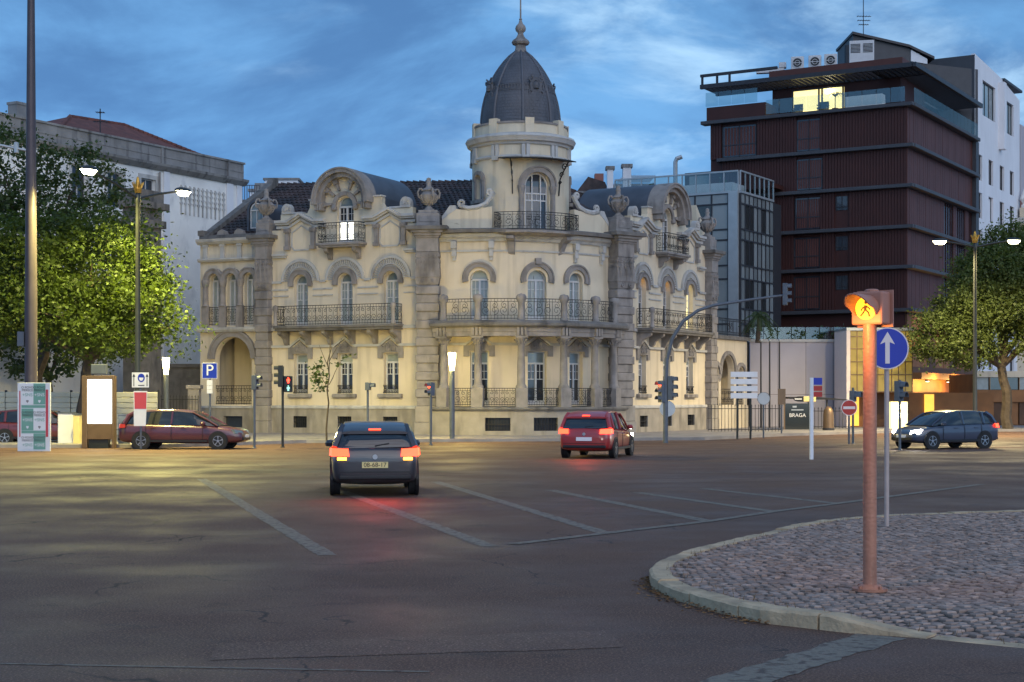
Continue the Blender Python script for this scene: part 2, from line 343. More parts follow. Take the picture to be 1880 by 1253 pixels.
def thing(name, loc, rz=0, **kw):
    o = bpy.data.objects.new(name, None); o.empty_display_size = 0.3; C.objects.link(o)
    o.location = loc; o.rotation_euler = (0, 0, rz); return tag(o, **kw)
def piece(name, me, parent, loc=(0, 0, 0), rz=0, scale=(1, 1, 1), m=None):
    o = bpy.data.objects.new(name, me); C.objects.link(o); o.parent = parent; o.location = loc; o.rotation_euler = (0, 0, rz); o.scale = scale
    if m:
        o.material_slots[0].link = 'OBJECT'; o.material_slots[0].material = M[m]
    return o
def text(s, parent, loc, size, m, rz=0, name='lettering', align='CENTER', rx=PI/2, xs=1.0):
    cu = bpy.data.curves.new(name, 'FONT'); cu.body = s; cu.size = size; cu.align_x = align; cu.align_y = 'CENTER'; cu.extrude = 0.002; cu.space_line = 0.9
    cu.materials.append(M[m]); tmp = bpy.data.objects.new(name, cu); C.objects.link(tmp); bpy.context.view_layer.update()
    me = bpy.data.meshes.new_from_object(tmp.evaluated_get(bpy.context.evaluated_depsgraph_get())); bpy.data.objects.remove(tmp)
    o = bpy.data.objects.new(name, me); C.objects.link(o); o.parent = parent; o.location = loc; o.rotation_euler = (rx, 0, rz); o.scale = (xs, 1, 1); return o
def copy_tree(o, parent=None):
    c = o.copy(); C.objects.link(c)
    if parent is not None: c.parent = parent
    for ch in list(o.children): copy_tree(ch, c)
    return c
def spiral(F, cs, cz, d, r, turns, a0, sgn=1, n=14):
    return [F.p(cs+sgn*r*(1-0.85*i/n)*math.cos(a0+2*PI*turns*i/n), d, cz+r*(1-0.85*i/n)*math.sin(a0+2*PI*turns*i/n)) for i in range(n+1)]
def bar(F, pts, r, mb, sides=4): mb.tube([F.p(*q) for q in pts], r, sides)
def gx(px, Y): return (px-940)/2850*Y        # survey notes: bearing and height read at a known distance
def gz(py, Y): return 2+(730-py)/2850*Y

def wall(F, outer, holes, d0, depth, name, m, parent, step=0.5):
    """a wall sheet with real openings: front face, reveals, and outer rim"""
    loops = [outer]+holes
    flat = [q for l in loops for q in l]
    tri = tessellate_polygon([[Vector((a, z, 0)) for a, z in l] for l in loops])
    bm = bmesh.new(); vs = [bm.verts.new((a, 0, z)) for a, z in flat]
    for t in tri:
        try: bm.faces.new([vs[i] for i in t])
        except ValueError: pass
    n = 0
    for l in loops:
        k = len(l); back = [bm.verts.new((a, -depth, z)) for a, z in l]
        for i in range(k):
            try: bm.faces.new([vs[n+i], vs[n+(i+1) % k], back[(i+1) % k], back[i]])
            except ValueError: pass
        n += k
    if F.arc:
        lo = min(a for a, z in outer); hi = max(a for a, z in outer); x = lo+step
        while x < hi-1e-3:
            bmesh.ops.bisect_plane(bm, geom=bm.verts[:]+bm.edges[:]+bm.faces[:], plane_co=(x, 0, 0), plane_no=(1, 0, 0)); x += step
    for v in bm.verts: v.co = F.p(v.co.x, d0+v.co.y, v.co.z)-OFF[0]
    bmesh.ops.recalc_face_normals(bm, faces=bm.faces)
    me = bpy.data.meshes.new(name); bm.to_mesh(me); bm.free(); me.materials.append(M[m])
    o = bpy.data.objects.new(name, me); C.objects.link(o); o.parent = parent; return o
def archpoly(c, z0, zs, w, n=12, e=1.0):
    r = w/2
    return [(c-r, z0), (c+r, z0)] + [(c+r*math.cos(PI*i/n), zs+e*r*math.sin(PI*i/n)) for i in range(n+1)]
def rect(a, b, z0, z1): return [(a, z0), (b, z0), (b, z1), (a, z1)]
# ---------------------------------------------------------------- ground, road, pavements
def sheet(name, pts, z, m, **kw):
    mb = MB(); mb.add([(x, y, z) for x, y in pts], [tuple(range(len(pts)))]); o = mb.build(name, m, **kw); return o
gm = MB(); gm.add([(-2500, -600, 0), (2500, -600, 0), (2500, 5000, 0), (-2500, 5000, 0)], [(0, 1, 2, 3)])
gm.build('road', 'asphalt', kind='structure')
def slab(name, pts, h, m, kerbm=None, parent=None, **kw):
    mb = MB(); n = len(pts)
    mb.add([(x, y, -0.05) for x, y in pts]+[(x, y, h) for x, y in pts], [tuple(range(n, 2*n))]+[(i, (i+1) % n, n+(i+1) % n, n+i) for i in range(n)])
    return mb.build(name, m, parent, **kw)
slab('pavement', [(-70, 61.5), (-14, 61.5), (-9, 68), (9.0, 72.5), (14, 80), (24, 90), (42, 92.5), (90, 100), (90, 200), (-70, 200)], 0.14, 'pave', kind='structure')

# ---------------------------------------------------------------- the corner palace
L0 = (-4.19, 78.0, 0); R0 = (5.59, 80.9, 0); CH = 17.5
BASE = Vector((0.70, 79.45, 0.0)); OFF[0] = BASE
palace = thing('corner_palace', BASE, label='cream corner palace with slate dome, grey stone piers and iron balconies', cat='palace')
FL = Flat(L0, 155, True); FR = Flat(R0, 59)
bn = Vector((math.sin(RAD(CH)), -math.cos(RAD(CH)), 0)); bu = Vector((math.cos(RAD(CH)), math.sin(RAD(CH)), 0))
A0 = math.atan2(bn.y, bn.x)
FB = Arc(BASE+bn*(1.58-7.5), 7.5, A0)           # bay wall
FP = Arc(BASE+bn*(2.95-6.41), 6.41, A0)         # porch colonnade
TC = BASE+bn*(-0.85)
FT = Arc(TC, 2.5, A0)                            # tower drum

def window(F, c, z0, zs, w, arched=True, d=-0.30, top=None, panes=('pane', 'pane', 'pane'), rows=True, parent=None, midbar=0.62):
    """frame > panes; zs = springing (arched) or head height"""
    parent = parent or palace; r = w/2; mb = MB(); fw = 0.065; f0, f1 = d-0.05, d+0.04
    tr = zs if arched else z0+(zs-z0)*0.78
    mb.box(F, c-r, c-r+fw, f0, f1, z0, zs); mb.box(F, c+r-fw, c+r, f0, f1, z0, zs)
    mb.box(F, c-r+fw, c+r-fw, f0, f1, z0, z0+0.22)
    mb.box(F, c-r+fw, c+r-fw, f0, f1+0.01, tr-0.05, tr+0.04)
    mb.box(F, c-0.05, c+0.05, f0, f1+0.015, z0+0.22, tr-0.05)
    if arched: mb.ring(F, c, zs+0.045, r-fw, r, f0, f1, n=12)
    else: mb.box(F, c-r+fw, c+r-fw, f0, f1, zs-fw, zs)
    if rows:
        zb = z0+(tr-z0)*midbar
        for sg in (-1, 1):
            a, b = sorted((c+sg*0.05, c+sg*(r-fw)))
            mb.box(F, a, b, d-0.02, d+0.02, zb-0.02, zb+0.02); mb.box(F, a, b, d-0.02, d+0.02, (zb+tr)/2-0.012, (zb+tr)/2+0.012)
            mb.box(F, (a+b)/2-0.012, (a+b)/2+0.012, d-0.022, d+0.022, zb+0.02, tr-0.05)
    o = mb.build('window', 'frame_w', parent)
    for i, sg in enumerate((-1, 1)):
        a, b = sorted((c+sg*0.05, c+sg*(r-fw)))
        zl = z0+0.22
        if panes[i] == 'lit_half':
            zl = z0+(tr-z0)*0.58; MB().box(F, a, b, d-0.035, d-0.022, z0+0.22, zl).build('pane', 'lit_white', o)
        MB().box(F, a, b, d-0.035, d-0.022, zl, tr-0.05).build('pane', 'pane_dark' if panes[i] == 'lit_half' else panes[i], o)
    if arched: MB().prism(F, [(c+(r-fw)*math.cos(PI*i/12), zs+0.045+(r-fw)*math.sin(PI*i/12)) for i in range(13)], d-0.035, d-0.022).build('pane', panes[2], o)
    else: MB().box(F, c-r+fw, c+r-fw, d-0.035, d-0.022, tr+0.04, zs-fw).build('pane', panes[2], o)
    return o
def railing(F, path, z0, z1, parent, motif=0.62, name='railing', r=0.016, bars=0.16, m='iron'):
    """path: list of (s, d) corners; wrought iron with bars and C-scrolls"""
    mb = MB()
    for (a, da), (b, db) in zip(path[:-1], path[1:]):
        ln = math.hypot(b-a, db-da); k = max(1, int(ln/0.5)) if F.arc else 1
        P = lambda t: (a+(b-a)*t, da+(db-da)*t)
        for z, rr in ((z1, r*1.5), (z1-0.14*(z1-z0), r), (z0+0.05, r*1.2), (z0+0.20*(z1-z0), r*0.9)):
            mb.tube([F.p(*P(i/k), z) for i in range(k+1)], rr)
        nb = max(2, int(ln/bars))
        for i in range(nb+1):
            q = P(i/nb); full = i % 4 == 0
            if full: mb.tube([F.p(*q, z0), F.p(*q, z1)], r*0.9)
            else:
                mb.tube([F.p(*q, z1-0.14*(z1-z0)), F.p(*q, z1)], r*0.7); mb.tube([F.p(*q, z0), F.p(*q, z0+0.20*(z1-z0))], r*0.7)
        nm = max(1, int(ln/motif+0.3)); h = z1-z0; lo = z0+0.2*h; hi = z1-0.14*h; rad = min(0.24*h, ln/nm*0.25)
        for i in range(nm):
            for sg in (-1, 1):
                for cz, a0, tw in ((lo+rad*1.05, -PI/2, -1), (hi-rad*0.75, PI/2, 1)):
                    rr = rad if tw < 0 else rad*0.72
                    pts = []
                    for j in range(13):
                        t = a0-tw*2*PI*1.35*j/12; q = rr*(1-0.8*j/12)
                        u = (i+0.5)/nm + sg*(rad*0.98+q*math.cos(t)*1.0)/ln*1.0
                        u = min(max(u, 0), 1); pts.append(F.p(*P(u), cz+q*math.sin(t)))
                    mb.tube(pts, r*0.85, 3)
            u = (i+0.5)/nm; mb.tube([F.p(*P(u), lo), F.p(*P(u), hi)], r*0.8)
    return mb.build(name, m, parent)
def bracket(F, c, z1, z0, dep, w, parent, m='stone'):
    prof = [(0, z1), (dep, z1), (dep, z1-0.14), (dep*0.86, z1-0.22), (dep*0.62, z1-0.30), (dep*0.42, z0+0.30), (dep*0.34, z0+0.12), (dep*0.2, z0), (0, z0)]
    mb = MB(); k = len(prof)
    mb.add([F.p(c-w/2, d, z) for d, z in prof]+[F.p(c+w/2, d, z) for d, z in prof],
           [tuple(t) for t in tessellate_polygon([[Vector((d, z, 0)) for d, z in prof]])]+[tuple(k+i for i in t) for t in tessellate_polygon([[Vector((d, z, 0)) for d, z in prof]])]+[(i, (i+1) % k, k+(i+1) % k, k+i) for i in range(k)])
    return mb.build('bracket', m, parent)
def urn(pos, sc_, parent):
    P = Vector(pos); q = lambda pr: [(r*sc_, z*sc_) for r, z in pr]
    mb = MB(); mb.lathe(P, q([(0.30, 0), (0.30, 0.08), (0.20, 0.12), (0.13, 0.22), (0.15, 0.30), (0.34, 0.46), (0.44, 0.66), (0.46, 0.80), (0.36, 0.90), (0.30, 0.98), (0.36, 1.04), (0.30, 1.12), (0.16, 1.20), (0.12, 1.32), (0.15, 1.46), (0.11, 1.52), (0.12, 1.66), (0.0, 1.72)]), 12)
    for t in range(4):
        a = t*PI/2+0.4; dx, dy = math.cos(a), math.sin(a)
        mb.tube([P+Vector((dx*r, dy*r, z))*sc_ for r, z in ((0.40, 0.62), (0.56, 0.70), (0.60, 0.92), (0.52, 1.10), (0.40, 1.12), (0.34, 1.0))], 0.055*sc_, 5)
    for t in range(10):
        a = t*2*PI/10; dx, dy = math.cos(a), math.sin(a)
        mb.tube([P+Vector((dx*r, dy*r, z))*sc_ for r, z in ((0.17, 0.30), (0.36, 0.46), (0.46, 0.66), (0.47, 0.80))], 0.045*sc_, 4)
    return mb.build('urn', 'stone', parent, smooth=True)
def leafy(F, s0, s1, z0, z1, d, mb):
    w = s1-s0; h = z1-z0; n = 3 if w > 0.7 else 2
    for i in range(n):
        c = s0+w*(i+0.5)/n; q = w/n
        for zz_, sg in ((z1-0.16*h, 1), (z0+0.32*h, -1), (z0+0.62*h, 1)):
            for hnd in (-1, 1):
                mb.tube(spiral(F, c+hnd*q*0.24, zz_, d, q*0.24, 1.1, PI/2*sg, hnd, 9), 0.040, 4)
        mb.tube([F.p(c, d+0.02, z0+0.05), F.p(c, d+0.05, z0+h*0.5), F.p(c, d+0.03, z1)], 0.045, 4, 0.02)
        mb.tube([F.p(c-q*0.4, d-0.02, z0+h*0.1), F.p(c-q*0.15, d+0.05, z0+h*0.45), F.p(c-q*0.42, d+0.02, z0+h*0.85)], 0.04, 4, 0.02)
def pier(pos, ang, w, parent, top=True, dep=0.55, flip=False):
    F = Flat(pos, ang, flip); h = w/2
    core = MB(); core.box(F, -h*0.86, h*0.86, -0.5, dep*0.82, 0.1, 10.05)
    o = core.build('pier', 'stone', parent)
    z = 1.56; i = 0
    MB().box(F, -h*1.1, h*1.1, -0.4, dep*1.12, 0.1, 0.75).build('pier_block', 'plinth', o, bevel=0.03)
    MB().box(F, -h*1.03, h*1.03, -0.4, dep*1.04, 0.76, 1.55).build('pier_block', 'plinth', o, bevel=0.03)
    while z < 7.55:
        big = i % 2 == 1; hh = 0.44 if big else 0.42
        e = 1.0 if big else 0.90
        MB().box(F, -h*e, h*e, -0.45, dep*(1.0 if big else 0.88), z+0.012, z+hh-0.012).build('pier_block', 'stone', o, bevel=0.045 if big else 0.02)
        z += hh; i += 1
    # carved capital: bulging block wrapped in leaves
    mb = MB(); zc = [(7.66, 0.92), (7.95, 1.0), (8.02, 1.06), (8.55, 1.0), (9.05, 0.92), (9.25, 0.98)]
    for (za, ea), (zb, eb) in zip(zc[:-1], zc[1:]):
        mb.add([F.p(sg*h*e, d, z_) for z_, e in ((za, ea), (zb, eb)) for sg, d in ((-1, -0.4), (1, -0.4), (1, dep*e), (-1, dep*e))], [(0, 1, 5, 4), (1, 2, 6, 5), (2, 3, 7, 6), (3, 0, 4, 7)])
    leafy(F, -h*0.98, h*0.98, 8.0, 9.28, dep*1.0, mb)
    for sg in (-1, 1):
        G = Flat(F.p(sg*h, 0, 0), math.degrees(math.atan2(F.N.y, F.N.x)), (sg < 0) != flip)
        leafy(G, -0.1, dep, 8.0, 9.28, 0.02, mb)
        mb.tube(spiral(F, sg*h*0.45, 7.82, dep*1.03, 0.12, 1.3, PI/2, sg, 10), 0.04, 4)
    mb.build('carved_capital', 'stone', o)
    mb = MB()
    for e, z0_, z1_ in ((0.92, 9.28, 9.98), (1.02, 9.98, 10.08), (1.16, 10.08, 10.22), (1.34, 10.22, 10.34)):
        mb.box(F, -h*e, h*e, -0.5, dep+(e-0.92)*h*1.2, z0_, z1_)
    mb.build('pier_neck', 'stone', o)
    MB().box(F, -h*1.75, h*1.75, -0.6, dep+h*0.72, 10.34, 10.55).build('pier_cornice', 'stone_dark', o, bevel=0.03)
    if top:
        mb = MB(); 
        mb.box(F, -h*0.95, h*0.95, -0.75, dep*0.75, 10.55, 11.22); mb.box(F, -h*0.80, h*0.80, -0.65, dep*0.6, 11.22, 11.38)
        mb.box(F, -h*1.0, h*1.0, -0.8, dep*0.80, 10.55, 10.68)
        mb.box(F, -h*0.7, h*0.7, 0.1, dep*0.80, 10.78, 11.12)
        mb.build('urn_pedestal', 'stone', o, bevel=0.02)
        urn(F.p(0, -0.08, 11.38), 0.98, o)
    return o

def facade(F, ctr, k, s_end, lit=None, rank=None):
    cs = [ctr-2.7*k, ctr, ctr+2.7*k]; U = lambda o: ctr+o*k
    top = [(0, 10.75), (U(-4.05), 10.75)] if True else []
    hc = 12.15; hr = 1.42*k
    prof = [(U(-4.3), 10.8), (U(-3.95), 10.8), (U(-3.95), 11.62), (U(-2.3), 11.62), (U(-2.15), 11.9), (U(-2.15), 12.25), (U(-1.5), 12.25)]
    arch = [(ctr-hr*math.cos(PI*i/16), hc+1.42*math.sin(PI*i/16)) for i in range(17)]
    rt = [(2*ctr-a, z) for a, z in reversed(prof)]
    outer = [(0.0, 1.55), (s_end, 1.55), (s_end, 10.8)] + [q for q in reversed([q for q in prof+arch+rt]) if -0.0 < q[0] < s_end] + [(0.0, 10.8)]
    W = 0.86*(1+(k-1)*0.6)
    holes = [archpoly(c, 5.72, 7.95, W) for c in cs] + [rect(c-W/2, c+W/2, 2.2, 4.25) for c in cs] + [archpoly(ctr, 9.95, 11.85, 0.98*k)]
    wall(F, outer, holes, 0, 0.36, 'wall', 'stucco', palace)
    # plinth with basement grilles
    g = [rect(c-0.42*k, c+0.42*k, 0.42, 1.02) for c in cs]
    wall(F, [(0, 0.0), (s_end, 0.0), (s_end, 1.42), (0, 1.42)], g, 0.10, 0.3, 'plinth', 'plinth', palace)
    MB().sweep(F, [(-0.1, 1.42), (0.16, 1.42), (0.16, 1.50), (0.10, 1.58), (-0.1, 1.58)], 0.0, s_end).build('plinth_moulding', 'trim', palace)
    for c in cs:
        gr = MB()
        for i in range(7): gr.box(F, c-0.40*k+i*0.133*k-0.012, c-0.40*k+i*0.133*k+0.012, 0.0, 0.03, 0.42, 1.02)
        gr.box(F, c-0.42*k, c+0.42*k, 0.0, 0.035, 0.70, 0.74)
        o = gr.build('basement_grille', 'iron', palace)
        MB().box(F, c-0.42*k, c+0.42*k, -0.17, -0.14, 0.42, 1.02).build('pane', 'pane_dark', o)
    for i, c in enumerate(cs):
        lm = lit[i] if lit else ('curtain', 'curtain', 'pane')
        window(F, c, 5.72, 7.95, W, True, panes=lm)
        window(F, c, 2.2, 4.25, W, False, panes=('pane_dark', 'pane_dark', 'curtain'))
        # upper surround: stone arch + fluted fan arch
        sr = MB(); sr.ring(F, c, 7.98, W/2+0.02, W/2+0.22, -0.06, 0.13, n=16); sr.ring(F, c, 7.98, W/2+0.22, W/2+0.28, -0.02, 0.17, n=16)
        for sg in (-1, 1): sr.box(F, min(c+sg*(W/2+0.02), c+sg*(W/2+0.30)), max(c+sg*(W/2+0.02), c+sg*(W/2+0.30)), -0.05, 0.15, 7.80, 7.98)
        sr.build('window_surround', 'stone', palace)
        fan = MB(); fan.ring(F, c, 8.06, W/2+0.29, W/2+0.34, 0.0, 0.07, n=18); fan.ring(F, c, 8.06, W/2+0.60, W/2+0.74, 0.0, 0.12, n=20)
        for j in range(25):
            t = PI*(j+0.5)/25
            fan.ring(F, c, 8.06, W/2+0.33, W/2+0.61, 0.0, 0.075, t-0.030, t+0.030, n=1)
        fan.build('fan_arch', 'trim', palace)
        # ground floor surround, pediment, sill, guard
        p = MB()
        p.box(F, c-W/2-0.30, c-W/2-0.02, 0, 0.10, 4.0, 4.62); p.box(F, c+W/2+0.02, c+W/2+0.30, 0, 0.10, 4.0, 4.62)
        p.prism(F, [(c-W/2-0.02, 4.28), (c+W/2+0.02, 4.28), (c+W/2+0.02, 4.55), (c, 4.92), (c-W/2-0.02, 4.55)], 0, 0.11)
        leafy(F, c-0.34, c+0.34, 4.34, 4.72, 0.13, p)
        p.build('window_pediment', 'stone', palace)
        MB().box(F, c-W/2-0.26, c+W/2+0.26, -0.3, 0.24, 1.98, 2.18).build('window_sill', 'stone', palace, bevel=0.04)
        railing(F, [(c-W/2, 0.04), (c+W/2, 0.04)], 2.2, 2.62, palace, 0.4, 'window_guard')
    # string course rising over each ground window
    e = 0.0; path = [(0.0, 4.60)]
    for c in cs: path += [(c-0.62, 4.60), (c, 5.02), (c+0.62, 4.60)]
    path += [(s_end, 4.60)]
    MB().strip(F, path, 0.13, 0, 0.15).build('string_course', 'trim', palace)
    # bands at first-floor arch level
    b = MB(); edges = [0.0]+[x for c in cs for x in (c-W/2-0.74, c+W/2+0.74)]+[s_end]
    for i in range(0, 8, 2):
        if edges[i+1] > edges[i]: b.box(F, edges[i], edges[i+1], 0, 0.10, 7.98, 8.10)
    e2 = [0.0]+[x for c in cs for x in (c-W/2-0.32, c+W/2+0.32)]+[s_end]
    for i in range(0, 8, 2):
        if e2[i+1] > e2[i]: b.box(F, e2[i], e2[i+1], 0, 0.05, 7.60, 7.68); b.box(F, e2[i], e2[i+1], 0, 0.05, 7.28, 7.34)
    b.box(F, 0, s_end, 0, 0.12, 5.50, 5.66)
    b.build('wall_band', 'trim', palace)
    # long balcony on brackets
    b0, b1 = U(-3.45), U(3.75); b0 = max(b0, 1.2)
    sl = MB(); sl.box(F, b0, b1, 0, 1.05, 5.56, 5.70); sl.box(F, b0+0.06, b1-0.06, 0, 0.98, 5.44, 5.56)
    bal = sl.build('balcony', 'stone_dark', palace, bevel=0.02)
    for i in range(6): bracket(F, b0+0.25+(b1-b0-0.5)*i/5, 5.44, 4.72, 0.85, 0.20, palace)
    railing(F, [(b0+0.1, 0.05), (b0+0.1, 0.95), (b1-0.1, 0.95), (b1-0.1, 0.05)], 5.72, 6.72, bal, 0.62)
    for s_ in (b0+0.1, b1-0.1):
        P = MB(); P.lathe(F.p(s_, 0.95, 0), [(0.13, 5.70), (0.13, 5.82), (0.10, 5.86), (0.10, 6.45), (0.15, 6.56), (0.15, 6.68), (0.11, 6.76), (0.0, 6.80)], 10); P.build('balcony_post', 'stone', bal, smooth=True)
    # attic: door, hood, balconet, side gables
    window(F, ctr, 9.95, 11.85, 0.98*k, True, d=-0.25, panes=('lit_half', 'lit_half', 'pane') if rank == 'left' else ('pane_dark', 'pane_dark', 'pane'))
    h = MB(); w3 = 0.49*k
    h.ring(F, ctr, 11.90, w3+0.02, w3+0.24, -0.05, 0.12, n=16)
    for sg in (-1, 1): h.lathe(F.p(ctr+sg*(w3+0.14), 0.06, 0), [(0.0, 11.62), (0.15, 11.68), (0.17, 11.78), (0.12, 11.9), (0, 11.94)], 8)
    for t in (0.0, 0.63, 1.15, 1.95, 2.50, PI):
        for rr, wd, dd in ((w3+0.26, 0.07, 0.16), (w3+0.62, 0.10, 0.24)):
            h.ring(F, ctr, 11.98, rr, rr+0.36, 0, dd, t-wd, t+wd, n=1, ez=1.0)
    h.build('attic_surround', 'stone', palace)
    hd = MB(); hd.ring(F, ctr, 12.13, 1.20*k, 1.42*k, -0.1, 0.42, -0.12, PI+0.12, n=26, ez=1/k); hd.ring(F, ctr, 12.13, 1.42*k, 1.60*k, -0.3, 0.62, -0.12, PI+0.12, n=26, ez=1/k); hd.ring(F, ctr, 12.13, 1.60*k, 1.68*k, -0.3, 0.68, -0.10, PI+0.10, n=26, ez=1/k)
    for sg in (-1, 1):
        for j in range(3):
            hd.box(F, ctr+sg*(1.24+0.14*j)*k-0.05, ctr+sg*(1.24+0.14*j)*k+0.05, 0.0, 0.50, 11.66, 11.98)
    hd.build('arched_hood', 'stone', palace)
    zr = MB(); zr.ring(F, ctr, 12.13, 1.2*k, 1.66*k, -4.6, -0.3, -0.05, PI+0.05, n=26, ez=1/k); zr.box(F, U(-2.1), U(2.1), -4.4, -0.35, 10.9, 12.2)
    zr.build('hood_roof', 'zinc', palace, smooth=True)
    s3 = MB(); s3.box(F, U(-1.30), U(1.30), 0, 0.80, 9.80, 9.93); s3.box(F, U(-1.2), U(1.2), 0, 0.72, 9.70, 9.80)
    b3 = s3.build('balconet', 'stone', palace, bevel=0.02)
    for sg in (-1, 1): bracket(F, U(sg*0.85), 9.70, 9.12, 0.62, 0.22, palace)
    railing(F, [(U(-1.2), 0.03), (U(-1.2), 0.72), (U(1.2), 0.72), (U(1.2), 0.03)], 9.95, 10.95, b3, 0.46)
    for sg in (-1, 1):
        pth = [(U(sg*1.15), 11.12), (U(sg*1.80), 11.12), (U(sg*2.65), 11.52), (U(sg*3.35), 11.14), (U(sg*4.15), 11.14)]
        if sg < 0: pth = list(reversed(pth))
        pth = [q for q in pth if 0.05 < q[0] < s_end+0.4]
        g = MB(); g.strip(F, pth, 0.14, 0, 0.34); g.strip(F, [(a, z-0.10) for a, z in pth], 0.10, 0, 0.24); g.strip(F, [(a, z-0.28) for a, z in pth], 0.14, 0, 0.12)
        g.build('gable_moulding', 'trim', palace)
        c = U(sg*2.65); q = 0.58*k
        hexa = [(c-q, 9.88), (c-q+0.14, 9.70), (c+q-0.14, 9.70), (c+q, 9.88), (c+q, 10.62), (c, 10.98), (c-q, 10.62), (c-q, 9.88)]
        t = MB(); t.tube([F.p(a, 0.02, z) for a, z in hexa], 0.05); t.build('panel_frame', 'trim', palace)
        for o_ in (1.90, 3.48):
            cp = U(sg*o_); t = MB()
            t.box(F, cp-0.11, cp+0.11, 0, 0.17, 9.92, 10.62); t.box(F, cp-0.17, cp+0.17, 0, 0.23, 10.62, 10.84); t.box(F, cp-0.16, cp+0.16, 0, 0.22, 9.72, 9.92)
            for j in (-1, 1): t.tube(spiral(F, cp+j*0.09, 10.72, 0.25, 0.08, 1.1, PI/2, j, 8), 0.025)
            t.build('pilaster', 'stone', palace)
        cp = U(sg*3.95); t = MB(); t.box(F, cp-0.38, cp+0.38, 0, 0.16, 9.32, 9.42); t.box(F, cp-0.42, cp+0.42, 0, 0.24, 9.42, 9.52); t.build('corbel_band', 'trim', palace)
        cp = U(sg*3.55); t = MB(); t.prism(F, [(cp-0.30, 11.62)]+[(cp-0.30*math.cos(PI*i/10), 11.82+0.34*math.sin(PI*i/10)) for i in range(11)]+[(cp+0.30, 11.62)], -0.25, 0.08)
        for j in range(7):
            a = PI*(j+0.5)/7; t.tube([F.p(cp+0.07*math.cos(a), 0.09, 11.74+0.07*math.sin(a)), F.p(cp+0.26*math.cos(a), 0.11, 11.78+0.30*math.sin(a))], 0.03)
        t.build('shell_ornament', 'trim', palace)
        t = MB(); t.box(F, U(sg*3.15)-0.55, U(sg*3.15)+0.55, -0.36, 0.06, 11.62, 11.70); t.build('parapet_cap', 'trim', palace)
        t = MB(); t.box(F, min(U(sg*1.52), U(sg*2.2)), max(U(sg*1.52), U(sg*2.2)), -0.36, 0.06, 12.25, 12.33); t.build('parapet_cap', 'trim', palace)
M['lit_half'] = M['lit_white']

KR = 1.126
facade(FL, 4.86, 1.0, 9.45, None, 'left')
facade(FR, 5.75, KR, 11.0, lit=[('pane_dark', 'pane_dark', 'lit_amber'), ('pane_dark', 'pane_dark', 'lit_amber'), ('lit_yellow', 'lit_yellow', 'lit_yellow')], rank='right')
pier(L0, -4, 1.20, palace); pier(R0, 38, 1.20, palace)
pier(FL.p(9.75, 0.02, 0), -25, 0.86, palace, dep=0.42); pier(FR.p(11.4, 0.02, 0), 59, 0.95, palace, dep=0.42)

# ---- left wing: loggia of three arched windows over one big arch
w3 = [10.80, 11.92, 13.03]
wall(FL, [(10.1, 1.55), (14.0, 1.55), (14.0, 10.3), (10.1, 10.3)], [archpoly(c, 5.85, 8.28, 0.68) for c in w3]+[archpoly(11.85, 1.62, 4.05, 2.35, 16)], -0.05, 0.4, 'wall', 'stucco', palace)
for c in w3: window(FL, c, 5.85, 8.28, 0.68, True, d=-0.34, rows=False, panes=('curtain', 'curtain', 'pane'))
t = MB()
for c in w3: t.ring(FL, c, 8.30, 0.35, 0.56, -0.05, 0.16, n=14); t.ring(FL, c, 8.30, 0.56, 0.63, -0.05, 0.21, n=14)
for s_ in (10.24, 11.36, 12.475, 13.59):
    t.box(FL, s_-0.20, s_+0.20, -0.05, 0.14, 5.72, 6.9); t.lathe(FL.p(s_, 0.04, 0), [(0.2, 6.9), (0.16, 7.0), (0.15, 7.9), (0.19, 8.0), (0.23, 8.2), (0.23, 8.3)], 12)
t.build('loggia_arcade', 'stone', palace)
for c in w3: railing(FL, [(c-0.34, -0.02), (c+0.34, -0.02)], 5.88, 6.85, palace, 0.6, 'window_guard')
t = MB(); t.sweep(FL, [(-0.1, 5.50), (0.2, 5.50), (0.26, 5.62), (0.26, 5.74), (-0.1, 5.74)], 10.1, 14.02)
t.sweep(FL, [(-0.1, 9.28), (0.14, 9.28), (0.22, 9.38), (0.22, 9.46), (-0.1, 9.46)], 10.1, 14.02)
t.sweep(FL, [(-0.3, 10.22), (0.15, 10.22), (0.30, 10.36), (0.34, 10.50), (-0.3, 10.50)], 10.0, 14.05); t.build('wall_band', 'trim', palace)
t = MB()
for s_ in (10.45, 11.4, 12.5, 13.6): t.box(FL, s_-0.13, s_+0.13, -0.05, 0.08, 9.46, 10.1); t.box(FL, s_-0.17, s_+0.17, -0.05, 0.12, 10.1, 10.22)
t.build('frieze_pilaster', 'trim', palace)
t = MB(); t.ring(FL, 11.85, 4.07, 1.18, 1.45, -0.1, 0.10, n=24); t.ring(FL, 11.85, 4.07, 1.45, 1.55, -0.05, 0.16, n=24); t.build('arch_surround', 'stone', palace)
MB().box(FL, 10.2, 13.5, -2.6, -2.5, 1.5, 5.6).build('porch_wall', 'stucco', palace)
MB().box(FL, 10.0, 14.0, -2.6, -0.02, 1.40, 1.55).build('porch_floor', 'plinth', palace)
window(FL, 11.4, 1.6, 4.0, 1.0, False, d=-2.44, panes=('pane_dark', 'pane_dark', 'pane'))
railing(FL, [(10.7, -0.1), (13.0, -0.1)], 1.62, 2.62, palace, 0.6)
wall(FL, [(10.0, 0), (14.0, 0), (14.0, 1.42), (10.0, 1.42)], [rect(11.2, 12.4, 0.4, 1.0)], 0.06, 0.3, 'plinth', 'plinth', palace)
MB().box(FL, 11.2, 12.4, -0.2, -0.17, 0.4, 1.0).build('pane', 'pane_dark', palace)
MB().sweep(FL, [(-0.1, 1.42), (0.12, 1.42), (0.12, 1.52), (-0.1, 1.56)], 10.0, 14.0).build('plinth_moulding', 'trim', palace)
t = MB(); t.box(FL, 10.0, 14.0, -0.35, 0.05, 10.50, 10.72); t.build('parapet', 'stone_dark', palace)
